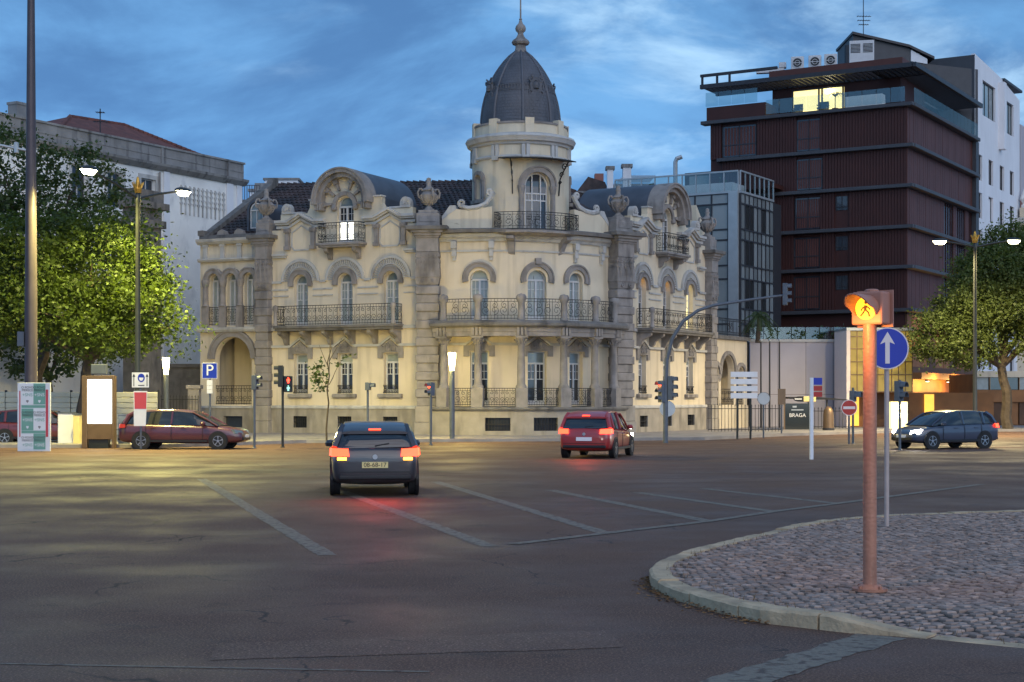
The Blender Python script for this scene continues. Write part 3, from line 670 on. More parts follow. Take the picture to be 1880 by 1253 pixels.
for s_ in (11.5, 12.6):
    t = MB(); t.prism(FL, [(s_-0.30, 10.72), (s_-0.22, 10.92), (s_, 11.02), (s_+0.22, 10.92), (s_+0.30, 10.72)], -0.3, 0.0); t.build('parapet_ornament', 'stone', palace)
MB().box(FL, 13.7, 14.05, -0.5, 0.12, 10.72, 11.0).build('parapet_ornament', 'stone_dark', palace)
# end wall of the left wing
E1 = Flat(FL.p(14.0, -0.05, 0), 65, True)
MB().box(FL, 13.65, 14.0, -13.0, -0.45, 0, 10.4).build('end_wall', 'stucco', palace)

# ---- round bay wall between the big piers
half = math.asin(4.75/7.5)*7.5
bw = [-2.85, 0.10, 2.35]; W0 = [0.92, 1.0, 0.86]
wall(FB, [(-half, 1.55), (half, 1.55), (half, 9.95), (-half, 9.95)], [archpoly(c, 5.85, 7.90, wd) for c, wd in zip(bw, W0)]+[rect(c-wd/2, c+wd/2, 1.62, 4.3) for c, wd in zip(bw, W0)], 0, 0.36, 'wall', 'stucco', palace)
for c, wd in zip(bw, W0):
    window(FB, c, 5.85, 7.90, wd, True, panes=('curtain', 'curtain', 'curtain'), midbar=0.55)
    window(FB, c, 1.62, 4.3, wd, False, panes=('pane_dark', 'pane_dark', 'pane'))
    t = MB(); t.ring(FB, c, 7.95, wd/2+0.10, wd/2+0.30, 0, 0.12, -0.25, PI+0.25, n=18); t.ring(FB, c, 7.95, wd/2+0.30, wd/2+0.38, 0, 0.17, -0.25, PI+0.25, n=18)
    if c == bw[1]: t.box(FB, c-0.14, c+0.14, 0, 0.24, 8.68, 8.98)
    t.build('window_surround', 'stone', palace)
    t = MB(); t.box(FB, c-wd/2-0.32, c-wd/2-0.04, 0, 0.1, 4.05, 4.6); t.box(FB, c+wd/2+0.04, c+wd/2+0.32, 0, 0.1, 4.05, 4.6)
    t.prism(FB, [(c-wd/2-0.04, 4.33), (c+wd/2+0.04, 4.33), (c+wd/2+0.04, 4.58), (c, 4.96), (c-wd/2-0.04, 4.58)], 0, 0.11); leafy(FB, c-0.34, c+0.34, 4.38, 4.75, 0.13, t)
    t.build('window_pediment', 'stone', palace)
pth = [(-half, 4.6)]
for c in bw: pth += [(c-0.66, 4.6), (c, 5.06), (c+0.66, 4.6)]
pth += [(half, 4.6)]
pf = []
for (a, za), (b, zb) in zip(pth[:-1], pth[1:]):
    n = max(1, int((b-a)/0.4)); pf += [(a+(b-a)*i/n, za+(zb-za)*i/n) for i in range(n)]
MB().strip(FB, pf+[pth[-1]], 0.13, 0, 0.15).build('string_course', 'trim', palace)
t = MB(); t.sweep(FB, [(0, 9.28), (0.06, 9.28), (0.06, 9.36), (0, 9.36)], -half, half)
t.build('wall_band', 'trim', palace)
t = MB(); t.sweep(FB, [(-0.3, 9.80), (0.10, 9.80), (0.16, 9.92), (0.30, 10.02), (0.34, 10.18), (-0.3, 10.18)], -half, half); t.build('bay_cornice', 'trim', palace)
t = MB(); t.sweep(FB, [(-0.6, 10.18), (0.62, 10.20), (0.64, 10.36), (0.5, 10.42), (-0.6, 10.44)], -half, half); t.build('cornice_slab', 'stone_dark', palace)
for c in (-4.1, -2.25, 2.25, 4.1):
    t = MB(); t.box(FB, c-0.13, c+0.13, 0, 0.28, 9.45, 9.80); t.box(FB, c-0.10, c+0.10, 0, 0.20, 9.05, 9.45); t.box(FB, c-0.08, c+0.08, 0, 0.12, 8.85, 9.05); t.build('console', 'trim', palace)
# parapet with volutes beside the tower
for sg in (-1, 1):
    top_ = [(sg*2.2, 11.55), (sg*3.4, 11.35), (sg*4.1, 11.45), (sg*4.35, 11.2), (sg*4.75, 10.9)]
    prev = None; t = MB()
    pts = []
    for (a, za), (b, zb) in zip(top_[:-1], top_[1:]):
        for i in range(4): pts.append((a+(b-a)*i/4, za+(zb-za)*i/4))
    pts.append(top_[-1])
    for (a, za), (b, zb) in zip(pts[:-1], pts[1:]):
        vs = [FB.p(x, d, z) for x, zt in ((a, za), (b, zb)) for d in (-0.35, 0.05) for z in (10.40, zt)]
        t.add(vs, [(0, 1, 3, 2), (4, 6, 7, 5), (0, 4, 5, 1), (2, 3, 7, 6), (1, 5, 7, 3)])
    t.build('bay_parapet', 'stucco', palace)
    t = MB(); r_ = 0.12
    cv = [(sg*2.15, 12.25), (sg*2.28, 12.0), (sg*2.5, 11.7), (sg*2.9, 11.52), (sg*3.4, 11.46), (sg*3.75, 11.56)]
    t.tube([FB.p(a, 0.02, z) for a, z in cv], 0.13, 6); t.tube(spiral(FB, sg*3.72, 11.72, 0.02, 0.2, 1.3, -PI/2, sg, 12), 0.08, 5); t.tube(spiral(FB, sg*2.32, 12.28, 0.02, 0.2, 1.3, PI, sg, 12), 0.08, 5)
    t.build('volute', 'trim', palace, smooth=True)
    t = MB(); t.prism(FB, [(sg*4.0, 11.42), (sg*4.05, 11.62), (sg*4.35, 11.62), (sg*4.5, 11.4), (sg*4.75, 11.1), (sg*4.75, 10.9), (sg*4.35, 11.2)], -0.34, 0.07); t.build('parapet_cap', 'trim', palace)

# ---- porch: curved colonnade carrying the big balcony
hp = math.asin(4.95/6.41)*6.41
cols = [-0.80, -0.515, -0.182, 0.165, 0.475, 0.745]; cols = [a*6.41 for a in cols]
t = MB(); t.sweep(FP, [(-0.55, 5.02), (0.20, 5.02), (0.20, 5.22), (0.24, 5.24), (0.24, 5.46), (-0.55, 5.46)], -hp, hp); t.build('porch_entablature', 'stone', palace)
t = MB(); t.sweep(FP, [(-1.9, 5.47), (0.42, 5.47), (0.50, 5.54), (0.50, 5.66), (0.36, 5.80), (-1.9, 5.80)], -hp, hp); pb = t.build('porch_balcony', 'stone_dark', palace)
for i, c in enumerate(cols):
    o = MB().lathe(FP.p(c, 0, 0), [(0.27, 2.46), (0.27, 2.56), (0.22, 2.62), (0.20, 2.70), (0.19, 3.6), (0.165, 4.55), (0.20, 4.60), (0.165, 4.64)], 16).build('column', 'stone', palace, smooth=True)
    t = MB(); t.lathe(FP.p(c, 0, 0), [(0.17, 4.62), (0.20, 4.72), (0.27, 4.86), (0.31, 4.94)], 12)
    for j in range(10):
        a = 2*PI*j/10; P = FP.p(c, 0, 0); q = Vector((math.cos(a), math.sin(a), 0))
        t.tube([P+q*0.18+Vector((0, 0, 4.64)), P+q*0.25+Vector((0, 0, 4.78)), P+q*0.35+Vector((0, 0, 4.86)), P+q*0.31+Vector((0, 0, 4.80))], 0.04, 4)
    t.box(FP, c-0.30, c+0.30, -0.30, 0.30, 4.94, 5.02); t.build('capital', 'stone', o)
    t = MB()
    for q in (-0.18, 0.0, 0.18): t.box(FP, c+q-0.06, c+q+0.06, 0.2, 0.34, 5.06, 5.46)
    t.build('triglyph', 'stone', o)
    MB().box(FP, c-0.29, c+0.29, -0.29, 0.29, 1.50, 2.46).build('pedestal', 'stone', o, bevel=0.02)
    P = MB(); P.lathe(FP.p(c, 0.05, 0), [(0.20, 5.80), (0.20, 5.92), (0.155, 5.98), (0.155, 6.66), (0.24, 6.80), (0.26, 6.94), (0.20, 7.06), (0.0, 7.12)], 14); P.build('balcony_post', 'stone', pb, smooth=True)
for a, b in zip(cols[:-1], cols[1:]):
    railing(FP, [(a+0.17, 0.05), (b-0.17, 0.05)], 5.84, 6.86, pb, 0.95, bars=0.15)
    railing(FP, [(a+0.29, 0.0), (b-0.29, 0.0)], 1.60, 2.45, palace, 0.55, bars=0.12)
wall(FP, [(-hp, 0), (hp, 0), (hp, 1.36), (-hp, 1.36)], [rect(c-0.6, c+0.6, 0.35, 1.0) for c in (-2.3, 0.0, 2.1)], 0.30, 0.3, 'plinth', 'plinth', palace)
for c in (-2.3, 0.0, 2.1):
    g = MB()
    for i in range(9): g.box(FP, c-0.58+i*0.145-0.012, c-0.58+i*0.145+0.012, 0.22, 0.25, 0.35, 1.0)
    g.box(FP, c-0.6, c+0.6, 0.22, 0.255, 0.66, 0.70); o = g.build('basement_grille', 'iron', palace); MB().box(FP, c-0.6, c+0.6, 0.04, 0.07, 0.35, 1.0).build('pane', 'pane_dark', o)
t = MB(); t.sweep(FP, [(-2.0, 1.36), (0.42, 1.36), (0.46, 1.44), (0.42, 1.52), (-2.0, 1.52)], -hp, hp); t.build('porch_floor', 'stone_dark', palace)

# ---- tower
win_s = 0.10
full = PI*2.5
sl_, sr_ = -1.30*2.5, 1.45*2.5
wall(FT, [(-full, 10.3), (full, 10.3), (full, 14.2), (-full, 14.2)], [archpoly(win_s, 10.3+0.02, 12.62, 1.34), archpoly(sl_, 12.0, 13.0, 0.6), archpoly(sr_, 12.0, 13.0, 0.6)], 0.0, 0.35, 'tower_wall', 'stucco', palace, 0.35)
o = MB(); c = win_s
for x in (-0.62, -0.25, 0.25, 0.62): 
    zt = 12.62+math.sqrt(max(0, 0.62**2-x*x)); o.box(FT, c+x-0.03, c+x+0.03, -0.28, -0.20, 10.32, zt)
for z in (10.36, 11.9, 12.25): o.box(FT, c-0.62, c+0.62, -0.28, -0.205, z-0.03, z+0.03)
for x in (-0.43, 0.0, 0.43): o.box(FT, c+x-0.012, c+x+0.012, -0.27, -0.22, 11.93, 12.22)
o.ring(FT, c, 12.62, 0.60, 0.67, -0.29, -0.19, n=16)
wn = o.build('window', 'frame_w', palace)
for a, b in ((-0.62, -0.25), (-0.25, 0.25), (0.25, 0.62)): MB().box(FT, c+a+0.03, c+b-0.03, -0.27, -0.25, 10.35, 12.22).build('pane', 'pane_dark', wn)
MB().prism(FT, [(c+0.61*math.cos(PI*i/14), 12.25+(0.37 if 1 else 0)+0.61*math.sin(PI*i/14)) for i in range(15)]+[(c-0.61, 12.26), (c+0.61, 12.26)], -0.27, -0.25).build('pane', 'pane_dark', wn)
for s_ in (sl_, sr_):
    o = MB(); o.ring(FT, s_, 13.0, 0.24, 0.30, -0.25, -0.18, n=12); o.box(FT, s_-0.03, s_+0.03, -0.25, -0.18, 12.0, 13.26); o.box(FT, s_-0.3, s_-0.24, -0.25, -0.18, 12.0, 13.0); o.box(FT, s_+0.24, s_+0.3, -0.25, -0.18, 12.0, 13.0)
    o = o.build('window', 'frame_w', palace); MB().prism(FT, archpoly(s_, 12.0, 13.0, 0.5), -0.24, -0.22).build('pane', 'pane_dark', o)
    o = MB(); o.ring(FT, s_, 13.0, 0.31, 0.5, 0, 0.14, n=14); o.box(FT, s_-0.5, s_-0.31, 0, 0.1, 12.1, 13.0); o.box(FT, s_+0.31, s_+0.5, 0, 0.1, 12.1, 13.0); o.box(FT, s_-0.6, s_+0.6, 0, 0.22, 11.85, 12.03); o.build('window_surround', 'stone', palace)
o = MB(); o.ring(FT, c, 12.62, 0.68, 0.92, -0.05, 0.16, n=20); o.ring(FT, c, 12.62, 0.92, 1.0, -0.05, 0.22, n=20)
for sg in (-1, 1):
    o.lathe(FT.p(c+sg*0.84, 0.05, 0), [(0.17, 10.35), (0.14, 10.5), (0.13, 12.2), (0.16, 12.3), (0.20, 12.5), (0.20, 12.62)], 12)
o.build('door_surround', 'stone', palace)
# canopy over the tower door with scrolled iron stays
o = MB(); o.sweep(FT, [(0, 13.98), (0.75, 13.90), (0.75, 13.95), (0, 14.05)], c-1.75, c+1.75); cn = o.build('door_canopy', 'iron', palace)
for sg in (-1, 1):
    o = MB(); s_ = c+sg*1.28
    o.tube([FT.p(s_, 0.7, 13.88), FT.p(s_, 0.38, 13.45), FT.p(s_, 0.12, 13.0), FT.p(s_, 0.05, 12.2)], 0.035, 4)
    for cz, dd, r_ in ((13.62, 0.42, 0.20), (13.25, 0.22, 0.14), (12.85, 0.12, 0.10)):
        o.tube([FT.p(s_, dd+r_*(1-0.8*i/12)*math.cos(2.6*PI*i/12), cz+r_*(1-0.8*i/12)*math.sin(2.6*PI*i/12)) for i in range(13)], 0.03, 4)
    o.build('iron_stay', 'iron', cn)
o = MB(); o.sweep(FT, [(-0.1, 14.02), (0.08, 14.02), (0.12, 14.10), (0.06, 14.18), (-0.1, 14.18)], -full, full); o.build('tower_moulding', 'trim', palace)
wall(FT, [(-full, 14.18), (full, 14.18), (full, 14.75), (-full, 14.75)], [], 0.0, 0.2, 'tower_frieze', 'stucco', palace, 0.35)
for i in range(-4, 6):
    s_ = win_s+0.15+(i-0.5)*1.55
    o = MB(); o.box(FT, s_-0.20, s_-0.03, 0, 0.13, 14.12, 14.70); o.box(FT, s_+0.03, s_+0.20, 0, 0.13, 14.12, 14.70); o.box(FT, s_-0.16, s_+0.16, 0, 0.17, 13.92, 14.12); o.build('frieze_bracket', 'trim', palace)
o = MB(); o.sweep(FT, [(-0.4, 14.72), (0.10, 14.72), (0.14, 14.82), (0.26, 14.88), (0.32, 15.04), (0.36, 15.10), (0.30, 15.22), (-0.1, 15.34), (-0.4, 15.34)], -full, full); o.build('tower_cornice', 'trim', palace, smooth=True)
FT2 = Arc(TC, 2.42, A0); f2 = PI*2.42
wall(FT2, [(-f2, 15.2), (f2, 15.2), (f2, 15.82), (-f2, 15.82)], [], 0.0, 0.3, 'tower_parapet', 'stucco', palace, 0.35)
o = MB(); o.sweep(FT2, [(-0.35, 15.78), (0.05, 15.78), (0.05, 15.88), (-0.35, 15.9)], -f2, f2); o.build('parapet_cap', 'stone', palace)
for i in range(8):
    s_ = -0.30+i*f2/4; MB().box(FT2, s_-0.22, s_+0.22, -0.30, 0.09, 15.22, 16.05).build('parapet_pier', 'stucco', palace)
# tower balcony
o = MB(); o.sweep(FT, [(0, 10.06), (0.55, 10.06), (0.85, 10.20), (0.85, 10.32), (0, 10.32)], c-1.95, c+1.95); tb = o.build('tower_balcony', 'stone', palace)
for s_ in (c-1.3, c+1.3): bracket(FT, s_, 10.06, 9.15, 0.72, 0.3, palace)
railing(FT, [(c-1.9, 0.05), (c-1.9, 0.78), (c+1.9, 0.78), (c+1.9, 0.05)], 10.34, 11.22, tb, 0.75, bars=0.18)
# dome: faceted ogive with ribs, garland band and finial
def ogive(t):   # t 0..1 -> radius, height
    z = 15.55+t*4.35; r = 2.02*(1-t**2.35)**0.85*(1-0.06*t)+0.22*t; return r, z
NS = 16; prof = [ogive(i/NS) for i in range(NS+1)]
dm = MB(); dm.lathe(TC, prof, 32); dome = dm.build('dome', 'slate', palace, smooth=True)
for j in range(8):
    a = A0+PI/8+j*PI/4+0.14
    rb = MB(); q = Vector((math.cos(a), math.sin(a), 0))
    rb.tube([TC+q*(r+0.01)+Vector((0, 0, z)) for r, z in prof], 0.085, 6, 0.06); rb.build('dome_rib', 'slate', dome)
bd = MB()
for t_, rr in ((0.47, 0.03), (0.54, 0.03)):
    r, z = ogive(t_); bd.tube([TC+Vector(((r+0.02)*math.cos(2*PI*i/40), (r+0.02)*math.sin(2*PI*i/40), z)) for i in range(41)], rr, 4)
r, z = ogive(0.505)
for i in range(72): bd.box(Flat(TC+Vector((r*math.cos(2*PI*i/72), r*math.sin(2*PI*i/72), z)), math.degrees(2*PI*i/72)+90), -0.03, 0.03, -0.02, 0.05, -0.11, 0.11)
bd.build('dome_band', 'slate', dome)
# rows of slate: thin raised courses
cs_ = MB()
for i in range(26):
    t_ = 0.01+i*0.0365
    r, z = ogive(t_); r2, z2 = ogive(t_+0.028)
    k_ = 56; ph = (i % 2)*0.5
    for j in range(k_):
        a = 2*PI*(j+ph)/k_; b = a+2*PI*0.90/k_
        cs_.add([TC+Vector(((q+e)*math.cos(x), (q+e)*math.sin(x), y)) for x, q, y, e in ((a, r, z, 0.011), (b, r, z, 0.011), (b, r2, z2, 0.003), (a, r2, z2, 0.003))], [(0, 1, 2, 3)])
cs_.build('slate_course', 'slate', dome, kind='stuff')
for j in range(4):
    a = A0+0.14+j*PI/2; r, z = ogive(0.52); q = Vector((math.cos(a), math.sin(a), 0)); G = Flat(TC+q*(r+0.04)+Vector((0, 0, z)), math.degrees(a)+90)
    m_ = MB(); m_.ring(G, 0, 0.0, 0.20, 0.34, -0.04, 0.06, 0, 2*PI, n=14, ez=1.25); m_.lathe(G.p(0, 0, 0), [(0.18, -0.15), (0.2, 0), (0.15, 0.18)], 8)
    for sg in (-1, 1): m_.tube(spiral(G, sg*0.30, 0.32, 0.05, 0.18, 1.2, PI/2, sg, 9), 0.045, 4); m_.tube(spiral(G, sg*0.28, -0.36, 0.05, 0.16, 1.2, -PI/2, sg, 9), 0.045, 4)
    m_.tube([G.p(0, 0.05, -0.4), G.p(0, 0.06, -0.75)], 0.06, 4, 0.01); m_.build('cartouche', 'slate', dome)
fn = MB(); fn.lathe(TC, [(0.34, 19.80), (0.30, 19.95), (0.27, 20.05), (0.27, 20.18), (0.42, 20.24), (0.47, 20.34), (0.42, 20.44), (0.26, 20.56), (0.18, 20.68), (0.14, 20.80), (0.16, 20.86), (0.25, 20.94), (0.28, 21.06), (0.24, 21.20), (0.12, 21.32), (0.06, 21.5), (0.09, 21.55), (0.045, 21.6), (0.03, 23.3), (0.02, 25.5), (0, 25.5)], 16)
fn.build('finial', 'stone', dome, smooth=True)

# ---- roofs with pantiles
def tiles(name, a, b, c_, d_, cols_, rows_, parent):
    """quad a-b (eaves) to d-c (ridge): overlapping arched tiles, real relief"""
    a, b, c_, d_ = map(Vector, (a, b, c_, d_)); mb = MB(); nrm = (b-a).cross(d_-a).normalized()
    if nrm.z < 0: nrm = -nrm
    P = lambda u, v: (a*(1-u)+b*u)*(1-v)+(d_*(1-u)+c_*u)*v
    for j in range(rows_):
        for i in range(cols_):
            u0, u1 = i/cols_, (i+1)/cols_; v0, v1 = j/rows_-0.004, (j+1)/rows_+0.012
            vs = []
            for v, lift in ((v0, 0.085), (v1, 0.02)):
                for u, h in ((u0, 0), (u0+(u1-u0)*0.3, 0.085), (u0+(u1-u0)*0.62, 0.06), (u1, 0)):
                    vs.append(P(u, v)+nrm*(h+lift+random.uniform(-.006, .006)))
            mb.add(vs, [(0, 1, 5, 4), (1, 2, 6, 5), (2, 3, 7, 6)])
    return mb.build(name, 'roof_tile', parent, kind='stuff')
RZ = 14.25
def fp(F, s_, d, z): return F.p(s_, d, z)
J = Vector((0.9, 88.6, RZ))     # where the two ridges meet behind the tower
lr0 = FL.p(13.85, -7.0, RZ); rr0 = FR.p(6.4, -6.6, RZ-0.2)
rf = MB(); rf.add([FL.p(14.0, -0.4, 10.55), FL.p(-1.5, -0.4, 10.55), J, lr0], [(0, 1, 2, 3)])
rf.add([FR.p(0, -0.4, 10.55), FR.p(11.6, -0.4, 10.55), rr0, J], [(0, 1, 2, 3)])
rf.add([FR.p(11.6, -0.4, 10.55), FR.p(11.6, -13, 10.55), rr0], [(0, 1, 2)])
rf.add([FL.p(14.0, -13.6, 10.55), lr0, J, FL.p(-4, -14, 10.55)], [(0, 1, 2, 3)])
rf.add([FL.p(-1.5, -0.4, 10.55), FR.p(0, -0.4, 10.55), J], [(0, 1, 2)])
roof = rf.build('roof', 'roof_tile', palace)
tiles('roof_tiles', FL.p(13.6, -0.45, 10.6), FL.p(-1.5, -0.45, 10.6), J, lr0+Vector((0.3, -.1, 0)), 52, 18, roof)
tiles('roof_tiles', FR.p(0.0, -0.45, 10.6), FR.p(11.6, -0.45, 10.6), rr0, J, 40, 18, roof)
rd = MB(); n = 40
for i in range(n):
    p = lr0.lerp(J, i/n); q = lr0.lerp(J, (i+0.9)/n); rd.tube([p+Vector((0, 0, 0.10)), q+Vector((0, 0, 0.06))], 0.15, 6, 0.12)
rd.build('ridge_tiles', 'roof_tile', roof)
cp = MB(); a = FL.p(14.0, 0.1, 10.75); b = FL.p(14.0, -7.0, RZ+0.25)
G = Flat(FL.p(14.0, 0, 0), 65)      # runs back along the end wall
cp.prism(Flat(FL.p(14.02, 0, 0), 65), [(-0.0, 10.4), (7.0, 10.4), (7.0, RZ+0.45), (6.6, RZ+0.45), (6.4, RZ+0.1), (0.1, 10.75)], -0.02, 0.42); cp.build('gable_parapet', 'stone_dark', palace)
# dormer of the left wing
DF = Flat(FL.p(10.9, -0.9, 0), 155, True)
d_ = MB(); d_.ring(DF, 0, 12.05, 0.0, 0.52, -2.6, 0.0, n=18); d_.box(DF, -0.52, 0.52, -2.6, 0.0, 10.9, 12.06); dmr = d_.build('dormer', 'zinc', palace)
d_ = MB(); d_.ring(DF, 0, 12.05, 0.46, 0.60, -0.1, 0.10, n=18); d_.box(DF, -0.6, -0.46, -0.1, 0.10, 10.95, 12.05); d_.box(DF, 0.46, 0.6, -0.1, 0.10, 10.95, 12.05); d_.build('dormer_frame', 'zinc', dmr)
d_ = MB(); d_.ring(DF, 0, 12.05, 0.34, 0.40, 0.01, 0.06, n=14); d_.box(DF, -0.4, -0.34, 0.01, 0.06, 11.1, 12.05); d_.box(DF, 0.34, 0.4, 0.01, 0.06, 11.1, 12.05); d_.box(DF, -0.03, 0.03, 0.01, 0.06, 11.1, 12.05); d_.box(DF, -0.4, 0.4, 0.01, 0.065, 12.02, 12.08); d_.box(DF, -0.4, 0.4, 0.01, 0.065, 11.08, 11.14); d_.build('sash', 'frame_w', dmr)
MB().prism(DF, archpoly(0, 11.1, 12.05, 0.7), 0.005, 0.015).build('pane', 'pane', dmr)
# core so that no light leaks through
MB().box(FL, 0.3, 13.6, -6.0, -2.7, 0.1, 10.5).build('inner_core', 'pane_dark', palace)
MB().box(FR, 0.5, 11.0, -6.0, -0.45, 0.1, 10.5).build('inner_core', 'pane_dark', palace)
MB().box(FL, 0.3, 9.9, -2.69, -0.45, 0.1, 10.5).build('inner_core', 'pane_dark', palace)
MB().lathe(TC, [(2.1, 0.1), (2.1, 15.3)], 20).build('inner_core', 'pane_dark', palace)

# ---- low annex with three arches at the far end of the right facade
AF = FR; s0, s1 = 11.9, 18.0
wall(AF, [(s0, 1.5), (s1, 1.5), (s1, 5.5), (s0, 5.5)], [archpoly(13.05, 1.55, 3.35, 1.15), archpoly(14.95, 1.55, 3.55, 2.0, 16), archpoly(16.95, 1.55, 3.35, 1.05)], -0.3, 0.4, 'annex_wall', 'stucco', palace)
t = MB()
for c_, z_, r_ in ((13.05, 3.37, 0.60), (14.95, 3.57, 1.02), (16.95, 3.37, 0.55)):
    t.ring(AF, c_, z_, r_, r_+0.22, -0.35, -0.18, n=18)
for c_ in (13.78, 16.25): t.lathe(AF.p(c_, -0.45, 0), [(0.20, 1.5), (0.16, 1.7), (0.15, 2.9), (0.22, 3.1), (0.26, 3.35)], 12)
t.build('annex_arch_surround', 'stone', palace)
t = MB(); t.box(AF, s0, s1+0.1, -2.8, -0.1, 5.5, 5.72); t.build('annex_cornice', 'stone_dark', palace)
MB().box(AF, s0, s1, -2.9, -2.75, 1.5, 5.5).build('annex_back_wall', 'lilac_wall', palace)
MB().box(AF, s1-0.3, s1, -2.75, -0.72, 1.5, 5.5).build('annex_side_wall', 'stucco', palace)
MB().box(AF, s0, s1, -2.8, -0.2, 0.0, 1.5).build('annex_plinth', 'stucco', palace)
railing(AF, [(s0+0.3, -0.2), (s1, -0.2)], 5.75, 6.75, palace, 9, bars=0.14, r=0.02)
railing(AF, [(12.6, -0.35), (17.4, -0.35)], 1.55, 2.5, palace, 0.6)
MB().box(AF, 11.45, 13.2, -6.0, -0.8, 5.7, 11.0).build('wall', 'stucco', palace)
MB().box(AF, 11.4, 13.3, -6.1, -0.7, 11.0, 11.25).build('cornice_slab', 'stone', palace)
MB().box(AF, 11.4, 13.3, -6.05, -0.62, 7.6, 7.85).build('wall_band', 'stone', palace)
t = MB(); t.prism(AF, [(11.5, 11.25), (13.2, 11.25), (13.2, 12.0), (12.6, 12.2), (11.5, 13.3)], -1.2, -0.8); t.build('parapet', 'stucco', palace)
OFF[0] = Vector((0, 0, 0))
# ---------------------------------------------------------------- neighbouring buildings
def simple_window(F, c, z0, z1, w, parent, m='pane_dark', fr='frame_w', d=0.0, bars=1, sill=None, fw=0.06):
    mb = MB(); r = w/2
    mb.box(F, c-r, c-r+fw, d-0.04, d+0.05, z0, z1); mb.box(F, c+r-fw, c+r, d-0.04, d+0.05, z0, z1); mb.box(F, c-r+fw, c+r-fw, d-0.04, d+0.05, z0, z0+fw); mb.box(F, c-r+fw, c+r-fw, d-0.04, d+0.05, z1-fw, z1)
    for i in range(bars): x = c-r+w*(i+1)/(bars+1); mb.box(F, x-0.03, x+0.03, d-0.03, d+0.045, z0+fw, z1-fw)
    o = mb.build('window', fr, parent)
    MB().box(F, c-r+fw, c+r-fw, d-0.03, d+0.0, z0+fw, z1-fw).build('pane', m, o)
    if sill: MB().box(F, c-r-0.1, c+r+0.1, d-0.05, d+0.14, z0-0.10, z0-0.005).build('sill', sill, o)
    return o

# ---- big old white building on the left
B = Vector((gx(443, 100), 100, 0)); OFF[0] = B
WF = Flat(B, 61)
wb = thing('weathered_building', B, label='tall weathered white building with stained parapet behind the left tree', cat='building')
wins = [(-11.5, 13.0, 15.05, 1.25), (-8.7, 12.9, 15.0, 1.25), (-14.3, 13.0, 15.1, 1.25)]
wall(WF, [(-26, 0), (0, 0), (0, 15.9), (-26, 15.9)], [rect(c-w_/2, c+w_/2, a, b) for c, a, b, w_ in wins], 0, 0.35, 'wall', 'plaster_old', wb)
MB().box(WF, -26, -0.02, -14, -0.4, 0, 15.8).build('building_core', 'plaster_old', wb)
MB().box(WF, -0.02, 0.0, -14, 0.0, 0, 15.9).build('end_wall', 'plaster_old', wb)
for c, a, b, w_ in wins:
    simple_window(WF, c, a, b, w_, wb, d=-0.25, bars=1)
    t = MB(); t.box(WF, c-w_/2-0.22, c-w_/2, 0, 0.05, a-0.2, b+0.25); t.box(WF, c+w_/2, c+w_/2+0.22, 0, 0.05, a-0.2, b+0.25); t.box(WF, c-w_/2, c+w_/2, 0, 0.05, b, b+0.25); t.build('window_surround', 'trim', wb)
t = MB(); t.sweep(WF, [(-0.4, 15.62), (0.12, 15.62), (0.38, 15.86), (0.42, 16.0), (-0.4, 16.02)], -26, 0.30); t.build('cornice', 'concrete_old', wb)
t = MB(); t.box(WF, -26, 0.12, -0.35, 0.10, 16.02, 17.0); t.box(WF, -26, 0.2, -0.45, 0.18, 17.0, 17.12); t.box(WF, -7.7, -7.5, -0.4, 0.16, 16.02, 17.0); t.box(WF, -1.5, -1.35, -0.4, 0.16, 16.02, 17.0); t.box(WF, -26, 0.1, -0.3, 0.13, 16.45, 16.55); t.build('parapet', 'concrete_old', wb)
t = MB(); t.box(WF, -7.4, -6.9, 0, 0.10, 0, 15.62); t.box(WF, -1.55, -0.9, 0, 0.10, 0, 15.62); t.box(WF, -0.5, 0, 0, 0.07, 0, 15.62); t.build('wall_pilaster', 'white_wall', wb)
for i in range(11):
    s_ = -5.8+i*0.40; t = MB(); t.box(WF, s_-0.05, s_+0.05, 0, 0.05, 13.2-0.0, 15.0)
    for j in range(4): t.prism(WF, [(s_-0.14, 13.9+j*0.32), (s_, 13.72+j*0.32), (s_+0.14, 13.9+j*0.32), (s_, 14.02+j*0.32)], 0, 0.07)
    t.build('relief_strip', 'trim', wb)
t = MB(); t.tube([WF.p(-7.85, 0.15, 15.5), WF.p(-7.85, 0.15, 9)], 0.07, 6); t.build('drainpipe', 'stone', wb)
A1, A2 = WF.p(-4.3, -6, 19.4), WF.p(-9.0, -6, 19.2)
t = MB(); t.add([WF.p(-15, -1.0, 17.0), WF.p(-1.0, -1.0, 17.0), WF.p(-1.0, -11, 17), WF.p(-15, -11, 17), A1, A2], [(0, 1, 4, 5), (1, 2, 4), (2, 3, 5, 4), (3, 0, 5)]); rfw = t.build('roof', 'red_tile', wb)
t = MB()
for a_, b_, n_ in ((WF.p(-1.0, -1.0, 17.05), A1, 20), (A1, A2, 14), (A2, WF.p(-15, -1.0, 17.05), 24)):
    for i in range(n_): t.tube([a_.lerp(b_, i/n_), a_.lerp(b_, (i+0.9)/n_)], 0.14, 6, 0.12)
t.build('ridge_tiles', 'red_tile', rfw)
t = MB(); p = Vector((gx(40, 86), 86, 0)); G = Flat(p, 61); t.box(G, -0.35, 0.35, -0.7, 0, 16.0, 18.2); t.box(G, -0.42, 0.42, -0.77, 0.07, 17.5, 17.65); t.box(G, -0.4, 0.4, -0.75, 0.05, 18.2, 18.35); t.build('chimney', 'concrete_old', rfw)
